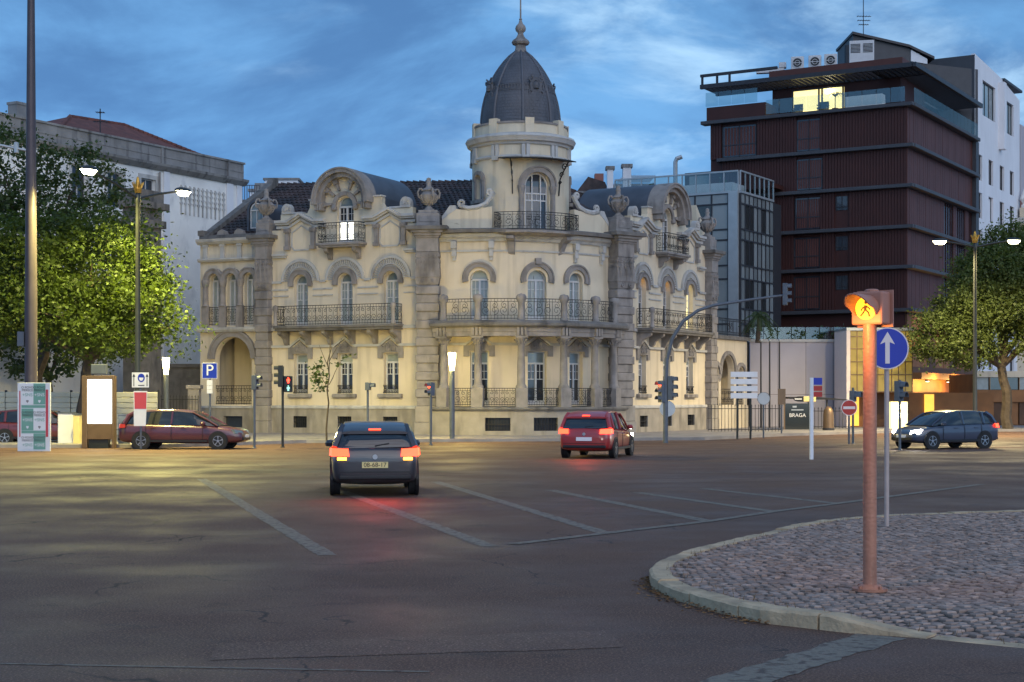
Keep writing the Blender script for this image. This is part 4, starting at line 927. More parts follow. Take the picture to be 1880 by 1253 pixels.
# crumbling pier beside it
G = Flat((gx(275, 84), 84, 0), 61)
t = MB(); t.box(G, -1.2, 0.9, -0.8, 0, 0, 11.2); t.box(G, -1.4, 1.1, -1, 0.2, 11.2, 11.6); t.box(G, -1.2, 0.9, -0.8, 0.05, 11.6, 12.2); t.box(G, -1.5, 1.25, -1.1, 0.3, 12.2, 12.55); t.box(G, -1.3, 1.0, -0.9, 0.1, 12.55, 13.2)
t.build('stone_pier', 'stone_dark', wb)
OFF[0] = Vector((0, 0, 0))
def antenna(px, Y, z0, z1, lab, arms=((0.9, 0.5), (0.6, 0.8))):
    o = thing('tv_antenna', (gx(px, Y), Y, z0), label=lab, cat='antenna'); h = z1-z0
    MB().tube([(0, 0, 0), (0, 0, h)], 0.035, 5).build('mast', 'steel_dark', o)
    for fz, L_ in arms:
        t = MB(); t.tube([(-L_*0.5, 0.1, h*fz), (L_*0.6, -0.1, h*fz-0.08)], 0.03, 4)
        for i in range(5): x = -L_*0.45+L_*i/4.5; t.tube([(x, -0.25, h*fz-0.04), (x, 0.25, h*fz-0.04)], 0.016, 4)
        t.build('boom', 'steel_dark', o)
    return o
antenna(184, 92, 17.3, gz(200, 92), 'thin rooftop antenna above the red tiled roof at left')

# ---- small rooftop buildings glimpsed between the white building and the palace, and right of the tower
def box_house(name, lab, px0, px1, Y, ytop, m, parts=()):
    x0, x1 = gx(px0, Y), gx(px1, Y); zt = gz(ytop, Y); B_ = Vector(((x0+x1)/2, Y, 0)); h = (x1-x0)/2
    o = thing(name, B_, label=lab, cat='building')
    MB().box(LOC, -h, h, -9, 0, 0, zt).build('wall', m, o); MB().box(LOC, -h-0.15, h+0.15, -9.1, 0.15, zt, zt+0.2).build('roof_edge', 'concrete_old', o); return o, h, zt
o, h, zt = box_house('roof_house', 'pale green rooftop block with dark cap left of the palace gable', 459, 500, 122, 352, 'white_wall')
MB().box(LOC, -h*0.7, h*0.7, -6, -0.6, zt+0.2, zt+0.75).build('chimney_cap', 'concrete_old', o)
o, h, zt = box_house('roof_house', 'flat white rooftop box peeking over the palace gable', 486, 547, 150, 331, 'white_wall')
o, h, zt = box_house('roof_house', 'low white block with roof railing beside the weathered building', 440, 476, 118, 372, 'white_wall')
t = MB()
for i in range(9): t.tube([(-h+2*h*i/8, 0, zt+0.2), (-h+2*h*i/8, 0, zt+1.3)], 0.03, 4)
t.tube([(-h, 0, zt+1.3), (h, 0, zt+1.3)], 0.035, 4); t.build('roof_railing', 'steel_dark', o)
o, h, zt = box_house('roof_house', 'white house with dark tiled gable right of the tower', 1058, 1172, 128, 356, 'white_wall')
t = MB(); t.prism(LOC, [(-h, zt+0.2), (h*0.1, zt+0.2), (-h*0.05, zt+1.1), (-h*0.6, zt+1.55)], -6, -1); t.build('tiled_roof', 'roof_tile', o)
MB().box(LOC, -h*0.34, -h*0.05, -4, -3, zt+0.9, zt+2.1).build('brick_chimney', 'brick_pink', o)
for nm, pxs, yt in (('chimney', (1116, 1127), 303), ('chimney', (1145, 1160), 299)):
    a, b = gx(pxs[0], 124), gx(pxs[1], 124); bx = gx((1058+1172)/2, 128)
    t = MB(); t.box(LOC, a-bx, b-bx, 2.5, 3.3, zt-2.5, gz(yt+6, 124)); t.build('chimney', 'white_wall', o)
    t = MB(); t.box(LOC, a-bx-0.12, b-bx+0.12, 2.4, 3.4, gz(yt+6, 124), gz(yt, 124)); t.build('chimney_cap', 'concrete_old', o)
o, h, zt = box_house('roof_house', 'white house with corrugated grey lean-to roof behind the twin chimneys', 1130, 1200, 140, 342, 'white_wall')
t = MB()
for i in range(14): t.add([(-h+i*h/8, -0.2, zt+0.25), (-h+(i+0.5)*h/8, -0.2, zt+0.32), (-h+(i+1)*h/8, -0.2, zt+0.25), (-h+(i+1)*h/8+1.0, 4, zt+1.5), (-h+(i+0.5)*h/8+1.0, 4, zt+1.57), (-h+i*h/8+1.0, 4, zt+1.5)], [(0, 1, 4, 5), (1, 2, 3, 4)])
t.build('corrugated_roof', 'alu', o)

# ---- glass block
B = Vector((gx(1358, 103), 103, 0)); OFF[0] = B
gb = thing('glass_block', B, label='grey curtain wall office block with roof terrace behind the palace', cat='building')
GL = Flat(B, 150, True); GR = Flat(B, 59)
MB().box(GL, 0.05, 9.5, -8, -0.12, 0, 15.6).build('building_core', 'steel_dark', gb)
MB().box(GR, 0.05, 6.2, -8, -0.12, 0, 15.6).build('building_core', 'steel_dark', gb)
MB().box(GL, 0.10, 0.75, -0.1, 0.16, 0, 15.6).build('corner_strip', 'alu', gb)
def curtain(F, s0, s1, cols, zrows, mats, pat):
    w_ = (s1-s0)/cols
    for zi, (za, zb) in enumerate(zip(zrows[:-1], zrows[1:])):
        me = {}
        for i in range(cols):
            m_ = pat(i, zi)
            t = MB(); t.box(F, s0+i*w_+0.05, s0+(i+1)*w_-0.05, -0.06, random.choice((-0.01, 0.0, 0.008)), za+0.05, zb-0.05); t.build('pane', m_, gb)
    t = MB()
    for i in range(cols+1): t.box(F, s0+i*w_-0.045, s0+i*w_+0.045, -0.08, 0.05, zrows[0], zrows[-1])
    for z in zrows: t.box(F, s0, s1, -0.08, 0.06, z-0.05, z+0.05)
    t.build('mullion_grid', 'steel_dark', gb)
zr = [3.6, 5.1, 6.6, 8.05, 8.9, 11.0, 11.9, 14.0, 14.65, 15.6]
zr = [3.6, 5.3, 6.9, 7.9, 9.9, 10.8, 12.5, 13.2, 14.9, 15.6]
curtain(GL, 0.8, 9.2, 7, zr, None, lambda i, z: 'glass_dark' if (z in (1, 3, 5, 7) and i in (1, 2)) or (i == 5 and z in (3, 7)) else random.choice(['glass_panel', 'glass_panel', 'glass_panel2']))
curtain(GR, 0.15, 6.0, 8, zr, None, lambda i, z: 'glass_dark' if (i in (1, 2) and z % 2 == 1) or (i == 5 and z in (3, 7)) else random.choice(['glass_panel2', 'glass_panel', 'glass_panel2']))
for F, a, b, n in ((GL, 0.1, 9.2, 9), (GR, 0.1, 6.0, 7)):
    w_ = (b-a)/n
    for i in range(n): MB().box(F, a+i*w_+0.05, a+(i+1)*w_-0.05, 0.0, 0.03, 15.75, 17.0).build('balustrade_pane', 'clear_glass', gb)
    t = MB(); t.box(F, a, b, -0.05, 0.07, 17.0, 17.1); t.box(F, a, b, -0.1, 0.08, 15.6, 15.74)
    for i in range(n+1): t.box(F, a+i*w_-0.035, a+i*w_+0.035, -0.04, 0.05, 15.74, 17.0)
    t.build('balustrade_frame', 'alu', gb)
MB().box(GL, 1.0, 5.5, -3.5, -1.2, 15.6, 16.5).build('terrace_sofa', 'paint_white', gb)
OFF[0] = Vector((0, 0, 0))

# ---- dark red clad apartment block
B = Vector((27.98, 110, 0)); OFF[0] = B
rb = thing('clad_block', B, label='dark red clad apartment block with projecting grey floor ledges', cat='building')
QL = Flat(B, 150, True); QR = Flat(B, 59)
LV = [8.2, 11.25, 14.1, 17.0, 19.85, 22.75]
def battens(F, s0, s1, z0, z1, name, m, step=0.22, skip=()):
    t = MB(); x = s0
    while x < s1-0.03:
        if not any(a < x < b for a, b in skip):
            dd = random.choice((0.0, 0.005, 0.012)); t.box(F, x, min(x+step-0.03, s1), -0.1, 0.03+dd, z0, z1)
        x += step
    return t.build(name, m, rb, kind='stuff')
left_w = {5: [(6.28, 8.18), (11.3, 14.0)], 4: [(6.2, 8.2)], 3: [(6.3, 8.3), (4.3, 5.2)], 2: [(6.4, 8.4), (4.3, 5.2)], 1: [(6.4, 8.4), (4.3, 5.2)]}
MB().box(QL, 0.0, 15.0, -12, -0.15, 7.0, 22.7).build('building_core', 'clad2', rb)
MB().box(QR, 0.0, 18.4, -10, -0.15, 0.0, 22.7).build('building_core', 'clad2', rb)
for i in range(1, 6):
    z0, z1 = LV[i-1]+0.12, LV[i]-0.14
    ws = left_w[i]; L1 = 15.0 if i == 5 else 14.0
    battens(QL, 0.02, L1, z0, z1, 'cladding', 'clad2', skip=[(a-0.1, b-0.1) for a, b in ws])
    for a, b in ws:
        zz0, zz1 = (z0+0.1, z1-0.25) if b-a > 1.5 else (z1-1.3, z1-0.3)
        o = MB().box(QL, a, b, -0.09, -0.06, zz0, zz1).build('window', 'pane_dark', rb)
        t = MB(); t.box(QL, a, b, -0.06, -0.02, (zz0+zz1)/2-0.3, (zz0+zz1)/2-0.22)
        for q in (a, (a+b)/2-0.03, b-0.06): t.box(QL, q, q+0.06, -0.06, -0.02, zz0, zz1)
        if b-a > 1.5: t.build('frame', 'steel_dark', o)
        else: t.build('frame', 'steel_dark', o)
        if b-a > 1.5:
            t = MB()
            for j in range(10): x = a+0.1+(b-a-0.2)*j/10; t.box(QL, x, x+(b-a)*0.07, -0.058, -0.045-0.01*(j % 2), zz0+0.1, zz1-0.1)
            t.build('curtain', 'clad', o)
    sk = [(9.5, 12.0), (13.0, 15.4), (16.2, 17.6)] if i <= 3 else []
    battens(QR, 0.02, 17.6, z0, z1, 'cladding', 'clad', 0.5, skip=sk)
    for a, b in sk:
        o = MB().box(QR, a, b+0.4, -0.12, -0.06, z0, z1).build('window', 'pane_dark', rb)
        t = MB()
        for j in range(5): x = a+(b-a)*j/4; t.box(QR, x, x+0.1, -0.06, 0.0, z0, z1)
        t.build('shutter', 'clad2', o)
    MB().box(QR, 17.6, 18.5, -0.1, 0.35, z0, z1+0.02).build('party_wall', 'ledge', rb)
for z in LV:
    dd = 0.9 if z < 20 else 1.1
    MB().box(QL, -0.55, 15.6 if z > 20 else 14.3, -0.4, 0.45, z-0.14, z+0.12).build('floor_ledge', 'ledge', rb, bevel=0.03)
    MB().box(QR, 0.0, 18.0, -0.4, 0.6, z-0.135, z+0.125).build('floor_ledge', 'ledge', rb, bevel=0.03)
# roof terrace storey
MB().box(QL, 1.2, 11.0, -9, -2.6, 22.85, 25.9).build('penthouse', 'clad2', rb)
o = MB().box(QL, 5.4, 9.4, -2.6, -2.55, 22.9, 25.0).build('lit_opening', 'lit_yellow', rb)
t = MB()
for x in (5.4, 7.0, 7.25, 9.3): t.box(QL, x, x+0.12, -2.55, -2.45, 22.9, 25.05)
t.box(QL, 5.4, 9.42, -2.55, -2.45, 25.0, 25.1); t.build('opening_frame', 'steel_dark', o)
MB().box(QL, 0.5, 15.4, -4.4, 0.9, 25.0, 25.35) if False else None
t = MB(); t.box(QL, -0.5, 15.6, 0.3, 0.55, 25.3, 25.62); t.box(QL, -0.5, 15.6, -2.8, -2.5, 25.3, 25.55)
for i in range(40): x = -0.3+i*0.40; t.box(QL, x, x+0.09, -2.5, 0.3, 25.33, 25.55)
for x in (13.2, 14.2, 15.4): t.box(QL, x, x+0.12, 0.3, 0.5, 25.62, 26.2)
t.box(QL, 9.5, 15.6, 0.3, 0.5, 26.2, 26.4)
t.build('pergola', 'steel_dark', rb)
t = MB(); t.box(QR, -0.5, 18.0, 0.55, 0.8, 25.3, 25.62); t.box(QR, 0, 18, -2.4, -2.1, 25.3, 25.55)
for i in range(44): x = 0.1+i*0.41; t.box(QR, x, x+0.09, -2.1, 0.55, 25.33, 25.52)
t.build('pergola', 'steel_dark', rb)
MB().box(QR, 2.9, 18.0, -9, -2.6, 22.85, 25.3).build('penthouse', 'ledge', rb)
MB().box(QL, 1.0, 11.2, -9.2, -2.4, 25.9, 26.7).build('roof_upstand', 'clad', rb)
MB().box(QL, 10.5, 15.2, -3.0, 0.2, 22.88, 23.9).build('terrace_wall', 'clad2', rb)
for i in range(10):
    a = 0.05+i*1.04; MB().box(QL, a, a+1.0, 0.30, 0.33, 22.95, 24.0).build('balustrade_pane', 'clear_glass', rb)
for i in range(17):
    a = 0.4+i*1.03; MB().box(QR, a, a+0.99, 0.40, 0.43, 22.95, 24.0).build('balustrade_pane', 'clear_glass', rb)
for i in range(4): MB().box(QL, 11.1+i*1.04, 12.1+i*1.04, 0.30, 0.33, 23.95, 25.0).build('balustrade_pane', 'clear_glass', rb)
MB().box(QL, 1.9, 4.6, -1.2, -0.4, 22.9, 23.8).build('planter', 'white', rb)
# terrace garden storey and lower glazed base
MB().box(QL, 3.5, 15, -6, -1.5, 5.9, 8.0).build('garden_storey', 'wood_dark', rb)
o = MB().box(QL, 7.0, 9.4, -1.5, -1.45, 6.2, 7.7).build('lit_opening', 'lit_yellow', rb); MB().box(QL, 8.15, 8.25, -1.45, -1.4, 6.2, 7.7).build('opening_frame', 'steel_dark', o)
for z0, z1, m_ in ((0.0, 2.4, 'wood_dark'), (4.2, 7.9, 'wood_panel')):
    x = 0.0; t = MB(); i = 0
    while x < 17:
        wd = random.choice((1.1, 1.6, 2.2)); MB().box(QR, x, x+wd-0.05, -0.12, 0.03+0.02*(i % 2), z0, z1).build('wall_panel', m_ if i % 3 else 'wood_dark', rb); x += wd; i += 1
MB().box(QR, -0.5, 18, -0.1, 1.2, 3.3, 3.75).build('entrance_canopy', 'wood_panel', rb)
MB().box(QR, 0, 18, -0.1, 0.1, 3.75, 4.2).build('wall_panel', 'wood_dark', rb); MB().box(QR, 0, 18, -0.1, 0.1, 2.4, 3.3).build('wall_panel', 'wood_panel', rb)
# lower dark canopy roof to the left of the block, above the glass block
t = MB(); t.box(QL, 9.2, 18.5, -3, 1.8, 17.3, 17.6); t.build('terrace_canopy', 'clad2', rb)
for x in (9.6, 13.5, 17.5): MB().box(QL, x, x+0.2, 1.2, 1.4, 14.0, 17.3).build('canopy_post', 'clad2', rb)
MB().box(QL, 9.3, 17.0, -3.0, -1.0, 14.0, 17.3).build('terrace_room', 'pane_dark', rb)
MB().box(QL, 15.2, 17.6, -3, -1.2, 17.6, 19.3).build('roof_room', 'ledge', rb); MB().box(QL, 15.5, 17.2, -1.2, -1.15, 18.1, 19.0).build('window', 'lit_yellow' if False else 'curtain', rb)
OFF[0] = Vector((0, 0, 0))
p = QL.p(18.3, -1.0, 0)
t = thing('vent_pipe', (p.x, p.y, 17.6), label='bent silver vent pipe on the dark canopy roof', cat='pipe'); MB().tube([(0, 0, 0), (0, 0, 2.6), (0.1, 0, 2.85), (0.5, 0, 3.0)], 0.17, 8).build('duct', 'alu', t)
# air conditioners on the roof
acm = {}
for i, (px, yy, w_, lab) in enumerate(((1464, 118, 0.95, 'leftmost of three white fan units on the red block roof'), (1496, 115, 0.95, 'middle of three white fan units on the red block roof'), (1525, 112, 0.95, 'rightmost of three white fan units, next to the big cabinet'))):
    Y = (117.0, 116.6, 116.1)[i]; o = thing('air_conditioner', (gx(px, Y), Y, 26.7), RAD(-12), label=lab, cat='air conditioner', group='fan units on the red block roof')
    MB().box(LOC, -w_/2, w_/2, -0.4, 0, 0.05, 1.0).build('casing', 'ac_white', o, bevel=0.03)
    t = MB(); t.ring(LOC, 0, 0.52, 0.0, 0.36, 0.0, 0.02, 0, 2*PI, n=16); t.build('fan_opening', 'black', o)
    t = MB(); t.ring(LOC, 0, 0.52, 0.34, 0.38, 0.02, 0.05, 0, 2*PI, n=16); t.ring(LOC, 0, 0.52, 0.17, 0.20, 0.02, 0.05, 0, 2*PI, n=12); t.box(LOC, -0.36, 0.36, 0.02, 0.045, 0.5, 0.54); t.build('fan_grille', 'ac_white', o)
o = thing('air_handler', (gx(1582, 115.2), 115.2, 26.7), RAD(-12), label='large white ventilation cabinet on the red block roof', cat='ventilation unit')
MB().box(LOC, -0.9, 0.9, -1, 0, 0.1, 1.8).build('casing', 'ac_white', o, bevel=0.04)
for sg in (-1, 1):
    t = MB()
    for j in range(7): t.box(LOC, sg*0.45-0.35, sg*0.45+0.35, 0, 0.03, 0.9+j*0.1, 0.95+j*0.1)
    t.build('louvre', 'steel_dark', o)
o = thing('rooftop_duct', (gx(1420, 118.0), 118.0, 26.7), RAD(-12), label='low white duct lying on the red block roof edge', cat='duct'); MB().box(LOC, -1.3, 0.8, -0.5, 0, 0, 0.35).build('casing', 'ac_white', o, bevel=0.03); MB().box(LOC, 0.4, 0.95, -0.6, 0.05, 0.35, 0.75).build('cowl', 'ac_white', o, bevel=0.03)
# stair tower with sloping top behind, and white apartment house to the right
o = thing('stair_tower', (gx(1640, 126), 126, 0), label='dark grey sloping rooftop volume above the red block', cat='building')
x0 = gx(1566, 126)-o.location.x; x1 = gx(1705, 126)-o.location.x
MB().prism(LOC, [(x0, 10), (x1+4, 10), (x1+4, gz(128, 126)), (x1, gz(118, 126)), (gx(1668, 126)-o.location.x, gz(88, 126)), (x0, gz(64, 126))], -6, 0).build('wall', 'ledge', o)
MB().strip(LOC, [(x0-0.1, gz(64, 126)), (gx(1668, 126)-o.location.x, gz(88, 126)), (x1+0.4, gz(110, 126))], 0.2, -6.2, 0.3).build('roof_edge', 'steel_dark', o)
MB().prism(LOC, [(gx(1672, 126)-o.location.x, gz(113, 126)), (gx(1672, 126)-o.location.x, gz(92, 126)), (gx(1702, 126)-o.location.x, gz(109, 126)), (gx(1702, 126)-o.location.x, gz(118, 126))], 0, 0.08).build('white_panel', 'white_wall', o)
t = MB(); t.tube([(gx(1557, 126)-o.location.x, 0, 26), (gx(1557, 126)-o.location.x, 0, gz(84, 126))], 0.28, 8); t.build('flue', 'steel_dark', o)
antenna(1585, 124, gz(66, 124), gz(-10, 124), 'tall antenna on the dark volume above the red block', ((0.48, 1.0), (0.38, 0.9), (0.28, 0.7)))
# white apartment house
B = QR.p(18.55, 0, 0); OFF[0] = B; HF = Flat(B, 59)
wh = thing('white_apartments', B, label='white apartment house with small shuttered windows at right edge', cat='building')
H1 = 15.5; rows_ = [4.3, 7.4, 10.5, 13.6, 16.7, 19.8]
hl = []; cx = [1.6, 5.2, 9.0, 12.6]
for z in rows_:
    for c in cx: hl.append((c, z, z+2.1, 1.5))
big = [(4.6, 25.3, 28.2, 4.2), (11.6, 25.0, 27.8, 3.2)]
wall(HF, [(0, 0), (H1, 0), (H1, 28.6), (9, 29.4), (0, 29.9)], [rect(c-w_/2, c+w_/2, a, b) for c, a, b, w_ in hl+big], 0, 0.3, 'wall', 'white_wall', wh)
MB().box(HF, 0, H1, -12, -0.4, 0, 28.5).build('building_core', 'steel_dark', wh)
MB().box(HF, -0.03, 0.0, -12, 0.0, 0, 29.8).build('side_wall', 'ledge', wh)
for i, (c, a, b, w_) in enumerate(hl):
    sh = (i*7 % 11) in (3, 6, 9)
    simple_window(HF, c, a, b, w_, wh, 'white_wall' if sh else 'pane_dark', 'steel_dark', -0.22, 0 if sh else 1, 'frame_w', 0.09)
for c, a, b, w_ in big: simple_window(HF, c, a, b, w_, wh, 'pane', 'steel_dark', -0.22, 2, None, 0.1)
MB().box(HF, 7.8, 8.6, 0, 0.5, 23.2, 28.9).build('flue', 'white_wall', wh)
t = MB(); sd = Flat(B, 150, True)
for i in range(3):
    for j in range(2): MB().box(sd, 1.0+i*1.9, 2.8+i*1.9, 0.0, 0.1, 25.6+j*1.3, 26.8+j*1.3).build('pane', 'curtain', wh)
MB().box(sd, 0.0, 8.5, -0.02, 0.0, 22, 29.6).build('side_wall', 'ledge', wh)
MB().box(HF, 9.2, H1+0.2, -4, 0.2, 29.3, 29.5).build('roof_edge', 'steel_dark', wh); MB().box(HF, 9.5, H1, -4, -0.5, 28.5, 29.3).build('roof_room', 'white_wall', wh)
OFF[0] = Vector((0, 0, 0))
# pink house and small yellow house beyond
B = HF.p(H1+0.1, 0, 0); OFF[0] = B; PF = Flat(B, 59)
ph = thing('pink_house', B, label='terracotta pink house with grey attic at the far right edge', cat='building')
MB().box(PF, 0, 14, -10, 0, 0, 20.0).build('wall', 'brick_pink', ph); MB().box(PF, 0, 14, -10, 0.05, 20.0, 26.5).build('attic_wall', 'lilac_wall', ph)
for z in (10, 16): simple_window(PF, 3.0, z, z+2.4, 1.7, ph, d=0.06)
simple_window(PF, 3.4, 21.6, 24.4, 1.9, ph, d=0.1)
OFF[0] = Vector((0, 0, 0)); B = HF.p(14.6, 0, 0); OFF[0] = B; PF = Flat(B, 59)
yh = thing('ornate_house', B, label='cream ornate house with white finials behind the right lamp', cat='building')
MB().box(PF, 0, 8, -0.6, 0.8, 0, 17.5).build('wall', 'stucco', yh); MB().box(PF, -0.2, 8.2, -0.6, 1.05, 17.5, 18.0).build('cornice', 'trim', yh); MB().box(PF, 0, 8, 0.2, 0.8, 18.0, 18.9).build('parapet', 'stucco', yh)
for s_ in (0.5, 2.6, 4.8): MB().lathe(PF.p(s_, 0.5, 0), [(0.3, 18.9), (0.3, 19.1), (0.15, 19.3), (0.4, 19.7), (0.3, 20.0), (0.0, 20.7)], 10).build('finial', 'white', yh)
for z in (6.5, 11): simple_window(PF, 2.4, z, z+2.6, 1.2, yh, 'lit_yellow' if z > 10 else 'pane_dark', d=0.86)
OFF[0] = Vector((0, 0, 0))

# ---- lilac wall with garden terrace, amber glazed bay
B = Vector((gx(1480, 99), 99, 0)); OFF[0] = B
x0, x1 = gx(1378, 99), gx(1585, 99); WL = Flat(Vector((0, 99, 0)), 1.0)
lw = thing('lilac_boundary_wall', B, label='smooth lilac grey wall behind the three flagpoles', cat='wall')
for i in range(4):
    a = x0+(x1-x0)*i/4; MB().box(WL, a+0.012, a+(x1-x0)/4-0.012, -0.3, 0, 2.2, 5.55).build('wall_panel', 'lilac_wall', lw); MB().box(WL, a+0.012, a+(x1-x0)/4-0.012, -0.3, 0.0, 0.1, 2.18).build('wall_panel', 'lilac_wall', lw)
MB().box(WL, x0-0.05, x1, -0.5, 0.08, 5.55, 5.72).build('coping', 'trim', lw)
MB().box(WL, x0, x1, -8, -0.31, 0.0, 5.4).build('wall_core', 'wood_dark', lw)
for i in range(8): a = x0+(x1-x0)*i/8; MB().box(WL, a+0.03, a+(x1-x0)/8-0.03, -0.2, -0.17, 5.74, 6.5).build('balustrade_pane', 'clear_glass', lw)
OFF[0] = Vector((0, 0, 0)); B = Vector((gx(1622, 95), 95, 0)); OFF[0] = B
ab = thing('glazed_entrance', B, label='amber lit glazed entrance bay behind the amber walking signal', cat='building')
x0, x1 = gx(1566, 95), gx(1682, 95); WL = Flat(Vector((0, 95, 0)), 2.0); n = 9; zs_ = [2.35, 3.4, 4.2, 5.0, 5.75, 6.1]
w_ = (x1-x0)/n
for i in range(n):
    for za, zb in zip(zs_[:-1], zs_[1:]): MB().box(WL, x0+i*w_+0.03, x0+(i+1)*w_-0.03, -0.1, 0.0, za+0.03, zb-0.03).build('pane', 'amber_glass', ab)
t = MB()
for i in range(n+1): t.box(WL, x0+i*w_-0.025, x0+i*w_+0.025, -0.1, 0.04, 2.3, 6.1)
for z in zs_: t.box(WL, x0, x1, -0.1, 0.05, z-0.025, z+0.025)
t.build('mullion_grid', 'bronze', ab)
MB().box(WL, x0-0.25, x0-0.02, -3, 0.1, 0.1, 6.2).build('end_post', 'sign_white', ab)
MB().box(WL, x0-0.25, x1+0.1, -3, 0.12, 6.12, 6.3).build('roof_edge', 'alu', ab)
MB().box(WL, x0, x1, -3, -0.11, 2.3, 6.1).build('inner_wall', 'wood_panel', ab)
MB().box(WL, x0, x1+6, -3.2, -2.6, 0.1, 2.3).build('lobby_wall', 'wood_panel', ab)
for i in range(4): MB().box(WL, x0+0.6+i*1.6, x0+1.2+i*1.6, -2.6, -2.5, 0.2, 2.2).build('lobby_panel', 'lit_amber' if i in (0, 3) else 'wood_dark', ab)
OFF[0] = Vector((0, 0, 0))
# lit kiosk box by the entrance
o = thing('lit_display', (gx(1651, 93), 93, 0.14), label='brightly lit yellow display box at the entrance', cat='display')
MB().box(LOC, -0.5, 0.5, -0.4, 0, 0, 1.6).build('cabinet', 'lit_yellow', o)
for i in range(2):
    for j in range(2): MB().box(LOC, -0.38+i*0.45, -0.05+i*0.45, 0, 0.05, 0.65+j*0.5, 0.95+j*0.5).build('lamp_panel', 'lantern', o)

# ---- flagpoles
for px, lab in ((1397, 'leftmost of three slim flagpoles before the lilac wall'), (1413, 'middle one of three slim flagpoles before the lilac wall'), (1431, 'rightmost of three slim flagpoles before the lilac wall')):
    Y = 95; zt = gz(628, Y); o = thing('flagpole', (gx(px, Y), Y, 0.14), label=lab, cat='flagpole', group='flagpoles before the lilac wall')
    MB().tube([(0, 0, 0), (0, 0, zt-0.14)], 0.06, 8, 0.045).build('pole', 'steel_dark', o, smooth=True); MB().lathe((0, 0, zt-0.14), [(0.0, 0), (0.09, 0.06), (0.09, 0.14), (0, 0.2)], 8).build('finial', 'alu', o)

# low shop building at the right edge
B = Vector((gx(1845, 103), 103, 0.14)); OFF[0] = Vector((0, 0, 0))
o = thing('shop_building', B, RAD(4), label='low ochre shop building behind the right tree trunk', cat='building')
MB().box(LOC, -2.0, 6.0, -5, -0.3, 0, 3.4).build('wall', 'wood_panel', o)
MB().box(LOC, -2.0, 6.0, -0.3, 0.0, 1.55, 2.35).build('fascia', 'wood_panel', o); MB().box(LOC, -2.0, 6.0, -0.3, -0.02, 3.2, 3.6).build('roof_edge', 'stucco', o)
for i in range(8): MB().box(LOC, -1.95+i*1.0, -1.05+i*1.0, -0.28, -0.2, 2.38, 3.18).build('pane', 'pane_dark' if i % 3 else 'curtain', o)
for i in range(8): MB().box(LOC, -2.0+i*1.0, -1.95+i*1.0, -0.28, -0.1, 2.36, 3.2).build('mullion', 'bronze', o)
for i in range(8): MB().box(LOC, -1.95+i*1.0, -1.05+i*1.0, -0.28, -0.16, 0.05, 1.5).build('wall_panel', 'wood_dark' if i % 2 else 'wood_panel', o)

# ceiling lamps added under the red block's canopy for an orange glow
for k, s_ in enumerate((2.5, 8.0)):
    p = QR.p(s_, 0.75, 3.15); o = thing('added_canopy_lamp', p, label=('added round canopy lamp nearest the glazed entrance', 'added round canopy lamp behind the right tree')[k], cat='lamp')
    MB().lathe((0, 0, 0), [(0.16, 0.14), (0.18, 0.02), (0.15, 0.0)], 12).build('casing', 'steel_dark', o); MB().lathe((0, 0, -0.02), [(0.14, 0.015), (0.10, 0), (0, 0)], 12).build('lens', 'lantern', o)
    li = bpy.data.lights.new('added_canopy_light', 'POINT'); li.energy = 480; li.color = (1.0, 0.55, 0.14); li.shadow_soft_size = 0.12; lo = bpy.data.objects.new('added_canopy_light', li); C.objects.link(lo); lo.parent = o; lo.location = (0.8, -0.5, -0.25)

# terrace furniture seen against the lit penthouse room
for k, (s_, lab) in enumerate(((8.6, 'left terrace armchair before the lit penthouse window'), (6.6, 'right terrace armchair before the lit penthouse window'))):
    p = QL.p(s_, -1.3, 22.9); o = thing('terrace_chair', p, RAD(-30), label=lab, cat='chair', group='terrace chairs')
    MB().box(LOC, -0.35, 0.35, -0.35, 0.35, 0.35, 0.45).build('seat', 'steel_dark', o); MB().box(LOC, -0.35, 0.35, -0.38, -0.32, 0.45, 0.95).build('backrest', 'steel_dark', o)
    for sx in (-1, 1):
        for sy in (-1, 1): MB().box(LOC, sx*0.32-0.02, sx*0.32+0.02, sy*0.32-0.02, sy*0.32+0.02, 0, 0.35).build('leg', 'steel_dark', o)
        MB().box(LOC, sx*0.35-0.03, sx*0.35+0.03, -0.35, 0.3, 0.6, 0.66).build('armrest', 'steel_dark', o)
p = QL.p(5.9, -2.0, 22.9); OFF[0] = Vector((0, 0, 0)); o = thing('potted_palm', p, label='small potted palm before the lit penthouse window', cat='plant')
MB().lathe((0, 0, 0), [(0.18, 0), (0.26, 0.45), (0.22, 0.45)], 12).build('pot', 'terracotta', o); MB().tube([(0, 0, 0.4), (0, 0, 1.3)], 0.04, 6).build('stem', 'bark', o); t = MB()
for i in range(14):
    a = i*2.4; r_ = random.uniform(.5, .8); t.tube([(0, 0, 1.3), (r_*.5*math.cos(a), r_*.5*math.sin(a), 1.6), (r_*math.cos(a), r_*math.sin(a), 1.35)], 0.04, 3, 0.01)
t.build('fronds', 'leaf_dark', o)
p = QL.p(6.5, -2.3, 24.6); o = thing('pendant_lamp', p, label='small warm pendant lamp glowing at the penthouse opening', cat='lamp'); MB().lathe((0, 0, 0), [(0.05, 0.3), (0.22, 0.05), (0.2, 0.0), (0, 0)], 12).build('shade', 'lantern', o); MB().tube([(0, 0, 0.3), (0, 0, 0.75)], 0.012, 4).build('cord', 'black', o)
